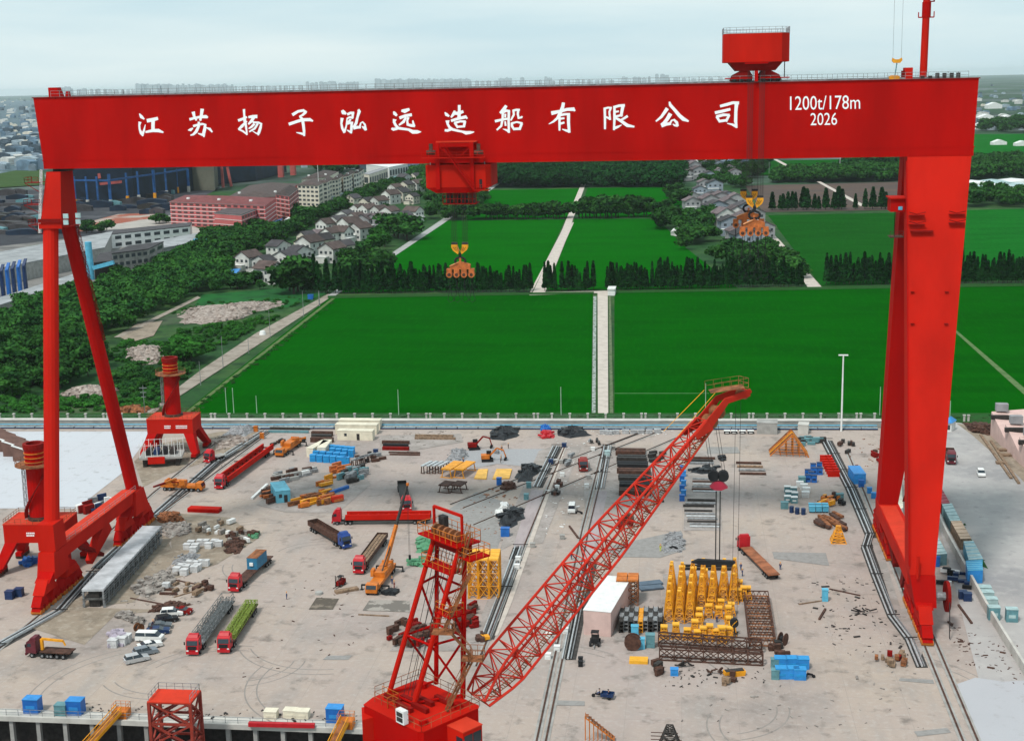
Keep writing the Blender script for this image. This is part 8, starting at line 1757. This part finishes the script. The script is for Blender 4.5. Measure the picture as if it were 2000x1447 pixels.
# stockyard of dark steel
px_sheet('stockyard', [(-100, 372), (430, 366), (345, 412), (330, 445), (160, 462), (-100, 492)], -.14, ground_mat('stockyard_floor', (.045, .047, .055), [((.12, .12, .13), .02, .5, .65, .8, None), ((.02, .02, .025), .1, .5, .65, .8, (1, 3, 1))]))
px_sheet('red_soil', [(155, 438), (230, 418), (310, 415), (310, 424), (235, 444), (155, 452)], -.1, ground_mat('red_soil', (.28, .09, .06), [((.35, .32, .28), .03, .5, .6, .9, None)]))
px_sheet('works_road', [(158, 448), (335, 420), (400, 452), (398, 462), (220, 452)], -.09, ground_mat('works_road', (.38, .35, .32), [((.28, .27, .25), .1, .45, .65, .8, None)]))
r = random.Random(4)
SH = [ROOFD, STB, DARK, TEAL, GRYW, PALE]
for i in range(100):
    x = r.uniform(-40, 330); y = r.uniform(378, 458)
    if x > 130 and y > 420: x = r.uniform(-30, 90)
    q = G(x, y, -.3); w_, d_ = r.uniform(12, 30), r.uniform(4, 9); hh = r.uniform(3, 7); m_ = SH[min(5, int(abs(r.gauss(0, 1.7))))]
    mb = MB(); mb.side([(-w_/2, 0), (w_/2, 0), (w_/2, hh*.7), (w_*.1, hh), (-w_*.1, hh), (-w_/2, hh*.7)], -d_/2, d_/2)
    o = mb.build('steel_store', m_, loc=q, rz=r.uniform(-.1, .25)); tag(o, 'low dark store roof in the crowded steel stockyard', 'shed', 'stockyard roofs')
# ---- houses
def house_proto(w_, d_, h_, rh, wall, roof, seed=0):
    t = thing('house', '', 'house'); rr = random.Random(seed)
    mb = MB(); mb.side([(-w_/2, 0), (w_/2, 0), (w_/2, h_), (0, h_+rh), (-w_/2, h_)], -d_/2, d_/2); mb.build('wall', wall, t)
    mb = MB()
    for s_ in (-1, 1):
        a = [(s_*(w_/2+.7), h_-.5), (0, h_+rh+.02), (0, h_+rh+.4), (s_*(w_/2+.7), h_-.05)]; mb.side(a[::-s_], -d_/2-.5, d_/2+.5)
    rf = mb.build('roof', roof, t)
    mb = MB(); mb.box(-w_/2, w_*.2, -d_/2-3, -d_/2-.02, 0, h_*.45); mb.build('porch', wall, t)
    MB().box(-w_/2-.2, w_*.2+.2, -d_/2-3.2, -d_/2-.02, h_*.45+.003, h_*.45+.3).build('porch_roof', roof if seed % 2 else WHT, t)
    for zf in (.28, .72):
        for k in range(3):
            x = -w_*.32+k*w_*.32
            if zf < .5 and x < w_*.1: continue
            MB().box(x-.8, x+.8, -d_/2-.05, -d_/2+.1, h_*zf-.7, h_*zf+.8).build('window', WIN, t)
        for k in range(2):
            y = -d_*.22+k*d_*.42; MB().box(w_/2-.1, w_/2+.05, y-.7, y+.7, h_*zf-.7, h_*zf+.8).build('window', WIN, t)
            MB().box(-w_/2-.05, -w_/2+.1, y-.7, y+.7, h_*zf-.7, h_*zf+.8).build('window', WIN, t)
    return t
HP = [house_proto(10, 12, 8, 3, PALEW, ROOFB, 0), house_proto(9, 11, 7.5, 2.8, CRMW, ROOFD, 1), house_proto(11, 10, 7, 2.6, GRYW, ROOFP, 2), house_proto(12, 9, 8, 2.6, PALEW, ROOFD, 3)]
HP2 = [house_proto(12, 11, 8.5, 2.6, GRYW, ROOFP, 4), house_proto(11, 12, 8, 3, PALEW, ROOFP, 5), house_proto(13, 10, 8.5, 2.4, mat('grey_blue_plaster', (.25, .29, .34), .9, .15, .2), ROOFD, 6)]
vill = [(527, 556), (487, 531), (517, 536), (560, 530), (585, 520), (545, 508), (606, 503), (628, 497), (650, 515), (672, 505), (600, 484), (625, 478), (648, 480), (668, 478), (640, 462), (662, 460), (684, 462), (704, 472), (676, 444), (697, 447), (717, 452), (738, 452), (700, 428), (719, 430), (742, 432), (762, 436), (790, 442), (808, 436), (718, 414), (741, 414), (690, 408), (764, 402), (785, 398), (806, 402), (772, 384), (794, 380), (815, 378), (790, 365), (812, 360), (832, 352)]
used = [False]*4; rr = random.Random(9)
names = ['white gabled house with a brown roof', 'cream gabled house with a dark roof', 'grey house with a mauve tiled roof', 'white house with a wide dark roof']
for n, (x, y) in enumerate(sorted(vill, key=lambda p: -p[1])):
    k = rr.choice((0, 0, 1, 1, 2, 3)) if n else 0; p = G(x, y-4, -.3); s_ = rr.uniform(.95, 1.25); rz = R(-28)+rr.uniform(-.12, .12)+(math.pi/2 if rr.random() < .3 else 0)
    lb = names[k]+' in the left village, %s nearest to the yard' % nth(n)
    if not used[k]: o = HP[k]; used[k] = True; o.location = p; o.rotation_euler.z = rz; o.scale = (s_,)*3; o['label'] = lb; o['group'] = 'left village houses'
    else: copy_tree(HP[k], p, rz, lb, 'left village houses', (s_,)*3)
vr = [(1352, 398), (1366, 384), (1392, 396), (1406, 408), (1420, 421), (1434, 436), (1448, 452), (1462, 468), (1476, 484), (1384, 410), (1398, 424), (1412, 440), (1426, 458), (1440, 476), (1456, 490), (1420, 400), (1436, 410), (1452, 428), (1350, 412), (1375, 372), (1395, 376), (1342, 352), (1362, 348), (1384, 355), (1404, 346), (1426, 340), (1448, 334), (1354, 337), (1378, 334), (1402, 330), (1470, 440), (1490, 466), (1330, 344), (1434, 350), (1330, 330), (1355, 325), (1388, 322)]
used = [False]*3; names = ['grey house with a mauve roof', 'white house with a mauve gabled roof', 'blue grey house with a dark roof']
for n, (x, y) in enumerate(sorted(vr, key=lambda p: -p[1])):
    k = rr.choice((0, 1, 2)); p = G(x, y, -.3); s_ = rr.uniform(.9, 1.2)*(1.12 if y > 400 else 1); rz = R(14)+rr.uniform(-.12, .12)
    lb = names[k]+' in the right village, %s nearest to the yard' % nth(n)
    if not used[k]: o = HP2[k]; used[k] = True; o.location = p; o.rotation_euler.z = rz; o.scale = (s_,)*3; o['label'] = lb; o['group'] = 'right village houses'
    else: copy_tree(HP2[k], p, rz, lb, 'right village houses', (s_,)*3)
for k in range(3):
    if not used[k]:
        for c in list(KIDS.get(HP2[k].name, ())): bpy.data.objects.remove(c)
        bpy.data.objects.remove(HP2[k])
for i, (x, y) in enumerate([(490+k*16+rr.uniform(-4, 4), 553-k*9.5) for k in range(9)]): pass
# greenhouses and white halls at the right edge
for i, (x, y, w_) in enumerate(((1915, 368, 50), (1955, 366, 46), (1995, 364, 50), (1925, 378, 30), (1965, 376, 34), (2010, 374, 40))):
    q = G(x, y, -.3); mb = MB()
    for k in range(3):
        prof = [(-w_/2, 0), (w_/2, 0), (w_/2, 3), (0, 5.5), (-w_/2, 3)]; mb.side(prof, k*12, k*12+11.6)
    tag(mb.build('greenhouse', PALE if i % 2 else WHT, loc=q, rz=.05), 'pale greenhouse roof right of the gantry leg, %s from the left' % nth(i), 'greenhouse', 'greenhouses')
for i, (x, y) in enumerate(((1940, 212), (1925, 236), (1965, 238), (1990, 240), (1950, 284), (1995, 286), (1916, 252))):
    q = G(x, y, -1.2); s_ = 1+ (260-y)/90; mb = MB(); mb.side([(-14*s_, 0), (14*s_, 0), (14*s_, 7*s_), (0, 12*s_), (-14*s_, 7*s_)], -8*s_, 8*s_)
    tag(mb.build('farm_building', WHT, loc=q, rz=.2), 'white farm building in the far right fields, %s' % nth(i)+' of the group', 'farm building', 'far white farm buildings')
# far towns: one object per building, mass beyond that
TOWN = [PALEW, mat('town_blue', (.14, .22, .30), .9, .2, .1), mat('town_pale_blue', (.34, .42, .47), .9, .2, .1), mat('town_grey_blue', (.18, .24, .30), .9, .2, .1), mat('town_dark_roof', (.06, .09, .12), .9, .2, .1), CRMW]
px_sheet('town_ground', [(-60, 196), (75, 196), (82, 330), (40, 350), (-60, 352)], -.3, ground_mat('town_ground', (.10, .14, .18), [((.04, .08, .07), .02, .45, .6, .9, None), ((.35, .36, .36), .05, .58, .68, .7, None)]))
def town(px0, px1, py0, py1, n, label, grp, seed, hh=(8, 20)):
    r = random.Random(seed); pr = []
    for k in range(6):
        w_, d_, h_ = r.uniform(14, 34), r.uniform(12, 22), r.uniform(*hh); mb = MB(); mb.side([(-w_/2, 0), (w_/2, 0), (w_/2, h_), (w_*.2, h_+2.5), (-w_*.2, h_+2.5), (-w_/2, h_)], -d_/2, d_/2); me = mb.mesh('town_building'); me.materials.append(TOWN[k]); pr.append(me)
    for i in range(n):
        y = py0+(py1-py0)*r.random(); q = G(r.uniform(px0, px1), y, -1.2)
        o = bpy.data.objects.new('town_building', r.choice(pr)); C.objects.link(o); o.location = q; o.rotation_euler.z = r.uniform(-.4, .4); s_ = r.uniform(.5, 1.2); o.scale = (s_, s_, r.uniform(.7, 1.3)); tag(o, label, 'building', grp)
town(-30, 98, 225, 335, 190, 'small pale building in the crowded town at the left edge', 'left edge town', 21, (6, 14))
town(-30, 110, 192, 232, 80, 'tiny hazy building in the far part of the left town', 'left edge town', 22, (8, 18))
town(1900, 2040, 165, 255, 60, 'tiny white building scattered in the hazy plain at the right edge', 'right edge plain', 23, (5, 9))
town(590, 840, 318, 332, 26, 'roof glimpsed just under the girder beyond the apartments', 'roofs under the girder', 24, (6, 10))
town(1330, 1470, 316, 332, 20, 'roof glimpsed under the girder beyond the right village', 'roofs beyond the right village', 25, (6, 9))
sheet('canal', [G(1040, 326, -1)[:2], G(1145, 326, -1)[:2], G(1150, 317, -1)[:2], G(1030, 319, -1)[:2]], -.05, ground_mat('pale_canal', (.45, .48, .47), [((.3, .33, .33), .01, .4, .6, .6, None)], rough=.4))
# skyline towers
r = random.Random(31); YS = 13000.0
TW = mat('haze_tinted_concrete', (.46, .53, .57), .9, .1, .01)  # distance haze painted into the tower colour: paler and bluer concrete
sk = []
for a_, b_, top, st in ((268, 455, 165, 5), (118, 135, 171, 5), (600, 660, 160, 8), (655, 700, 161, 7), (735, 915, 155, 5), (916, 1000, 157, 12), (1020, 1025, 151, 6), (978, 1000, 152, 6), (1048, 1058, 157, 6), (1066, 1075, 151, 6), (1080, 1200, 156, 14), (1218, 1225, 149, 5), (1283, 1290, 143, 8), (1294, 1308, 146, 5), (1240, 1275, 151, 8), (1320, 1420, 151, 16), (460, 600, 168, 12), (140, 266, 174, 12)):
    x = a_
    while x < b_: sk.append((x, top+r.uniform(-1.5, 2.5))); x += st*r.uniform(.8, 1.3)
tm = {}
for x, y in sk:
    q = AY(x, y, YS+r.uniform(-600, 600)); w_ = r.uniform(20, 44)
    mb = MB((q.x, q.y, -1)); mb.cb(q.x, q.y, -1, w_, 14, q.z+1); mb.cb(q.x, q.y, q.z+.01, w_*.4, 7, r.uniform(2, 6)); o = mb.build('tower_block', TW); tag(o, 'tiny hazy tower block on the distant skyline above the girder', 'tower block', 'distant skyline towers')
# saw-tooth buildings
t = thing('saw_tooth_hall', 'pale pink saw-tooth roofed hall at the right edge beyond the road', 'hall', G(1940, 850))
for k in range(6):
    p0 = G(1936+k*26, 832+k*22); 
    zt0 = HH(1936, 850, 812)
    a = G(1934+k*27, 850+k*26); b = G(1934+(k+1)*27, 850+(k+1)*26); h0, h1 = HH(1936, 852, 818), HH(1936, 852, 832)
    d_ = Vector((26, 9, 0)); mb = MB(t.location)
    mb.loft([[(a.x, a.y, 0), (b.x, b.y, 0), (b.x, b.y, h1), (a.x, a.y, h0+2)], [(a.x+d_.x, a.y+d_.y, 0), (b.x+d_.x, b.y+d_.y, 0), (b.x+d_.x, b.y+d_.y, h1), (a.x+d_.x, a.y+d_.y, h0+2)]]); mb.build('wall', PINK, t)
    mb = MB(t.location); mb.cb(a.x+3, a.y+.5, h0+2.2, 3.4, 2, 2.2); mb.build('roof_vent', GRYW, t)
    mb = MB(t.location); e = a.lerp(b, .25); mb.cb(e.x+1.5, e.y+.1, h0+.6, 5, 1.2, 1.2); mb.build('skylight', DARK, t)
t = thing('saw_tooth_shed', 'brown saw-tooth shed roof at the far left edge of the white slab', 'shed', G(0, 870))
for k in range(6):
    a = G(-60+k*19, 850+k*9); mb = MB(t.location); mb.side([(a.x, .05), (a.x+7, .05), (a.x+7, 2.4), (a.x, 4.6)], a.y-3, a.y+4); mb.build('roof_tooth', mat('brown_sheet_roof', (.17, .09, .07), .8, .2, .3), t)
    mb = MB(t.location); mb.side([(a.x-.1, 4.6), (a.x+7.1, 2.42), (a.x+7.1, 2.65), (a.x-.1, 4.85)], a.y-3.2, a.y-2.6); mb.build('verge', WHT, t)
b_ = G(1850, 842); building('gatehouse', (1843, 843), (1858, 843), (1866, 838), 828, (1843, 843), 'small white hut with a blue pyramid roof by the road gate', wall=WHT, roof=BLUEB, rtype='hip', floors=1, bays=(1, 0), rh=1.6, h=2.8, z=0)
# right boundary: low wall and telegraph poles
def lowwall(pts, h, m, label):
    W_ = [G(x, y) for x, y in pts]; mb = MB(W_[0])
    for a, b in zip(W_, W_[1:]): mb.beam(a+Vector((0, 0, h/2)), b+Vector((0, 0, h/2)), .5, h)
    tag(mb.build('low_wall', m), label, 'wall')
lowwall([(1830, 1010), (1848, 1050), (1925, 1192), (1960, 1250), (2010, 1330)], 2.0, LCON, 'pale low wall running down the right side between the containers')
lowwall([(1722, 836), (1738, 900), (1745, 940)], 1.8, LCON, 'short pale wall behind the far right leg column')
def pole(x, yb, yt, label, arms=0, m=None, r=.14, z=-.3, name='utility_pole', lamp=False):
    q = G(x, yb, z); h = HH(x, yb, yt, z); t = thing(name, label, 'pole', q); mb = MB(); mb.tube((0, 0, 0), (0, 0, h), r, r*.7, 7); mb.build('shaft', m or STEEL, t)
    for k in range(arms): MB().box(-1.3+.25*k, 1.3-.25*k, -.08, .08, h-1-1.5*k, h-.82-1.5*k).build('crossarm', m or STEEL, t)
    if lamp: MB().box(-1.4, 1.4, -.3, .3, h+.002, h+.3).build('lamp_head', WHT, t)
    return t
pole(1643, 842, 694, 'tall white floodlight mast at the far right of the yard', m=WHT, r=.3, z=0, name='light_mast', lamp=True)
pg = mat('pale_green_pole', (.42, .55, .45), .7)
for x, yb, yt, lb in ((443, 807, 757, 'left one of the paired pale poles at the edge of the left rice field'), (457, 808, 757, 'right one of the paired pale poles at the edge of the left rice field'), (502, 808, 772, 'short pale pole at the edge of the rice field'), (779, 812, 760, 'pale pole before the rice field left of the farm lane'), (1096, 812, 755, 'pale pole close left of the farm lane'), (1378, 800, 748, 'pale pole behind the tip of the boom'), (1718, 812, 755, 'pale pole just left of the right gantry leg'), (1855, 818, 782, 'pale pole by the gatehouse'), (283, 808, 752, 'grey lattice pylon with crossarms left of the far portal crane'), (222, 812, 754, 'grey pole with crossarms between the gantry leg tubes'), (436, 718, 656, 'leaning pole beside the dirt track, nearest one'), (392, 752, 705, 'pole beside the dirt track behind the portal crane'), (528, 660, 606, 'pole beside the dirt track, middle one'), (593, 618, 568, 'pole beside the dirt track near the village'), (624, 598, 568, 'pole beside the dirt track at the village entrance'), (641, 568, 538, 'white pole behind the village entrance'), (486, 690, 660, 'short pole on the left bank of the rice field'), (624, 398, 322, 'tall white lamp mast in front of the cream apartments'), (1452, 500, 440, 'white pole beside the paired lifting beams'), (1640, 340, 308, 'far white pylon beyond the ploughed field'), (1727, 352, 328, 'far pylon left of the right gantry leg'), (1502, 340, 316, 'far pole right of the hanging ropes')):
    pole(x, yb, yt, lb, arms=3 if 'crossarms' in lb else 0, m=pg if 'pale' in lb else (WHT if 'white' in lb else STEEL), r=.13 if yb > 600 else .3)
q = G(513, 654, -.3); mb = MB(q); mb.cyl(q.x, q.y, -.3, 1.6, 1.6, 1.1, 12); tag(mb.build('water_tank', WHT), 'round white tank beside the dirt track', 'tank')
q = G(607, 584, -.3); mb = MB(q); mb.cb(q.x, q.y, -.3, 2.6, 2, 2.2); mb.cb(q.x, q.y, 1.903, 2.8, 2.2, .2); tag(mb.build('blue_hut', BLUE), 'tiny blue hut beside the dirt track', 'hut')
# ================================================================ AIR
hz = bpy.data.meshes.new('haze'); bmh = bmesh.new(); bmesh.ops.create_cube(bmh, size=1); bmh.to_mesh(hz); bmh.free()
ho = bpy.data.objects.new('haze', hz); C.objects.link(ho); ho['kind'] = 'stuff'; ho['label'] = 'thin pale haze lying over the whole plain'
ZLO, ZHI = -13.2, 172.0
ho.scale = (84000, 84000, ZHI-ZLO); ho.location = (0, 0, (ZHI+ZLO)/2)
m = bpy.data.materials.new('haze_air'); m.use_nodes = True; t_ = m.node_tree; t_.nodes.clear(); om = t_.nodes.new('ShaderNodeOutputMaterial'); pv = t_.nodes.new('ShaderNodeVolumePrincipled')
pv.inputs['Color'].default_value = (.86, .96, 1.0, 1); pv.inputs['Density'].default_value = 2.3e-5; pv.inputs['Anisotropy'].default_value = .2
t_.links.new(pv.outputs[0], om.inputs['Volume']); hz.materials.append(m)
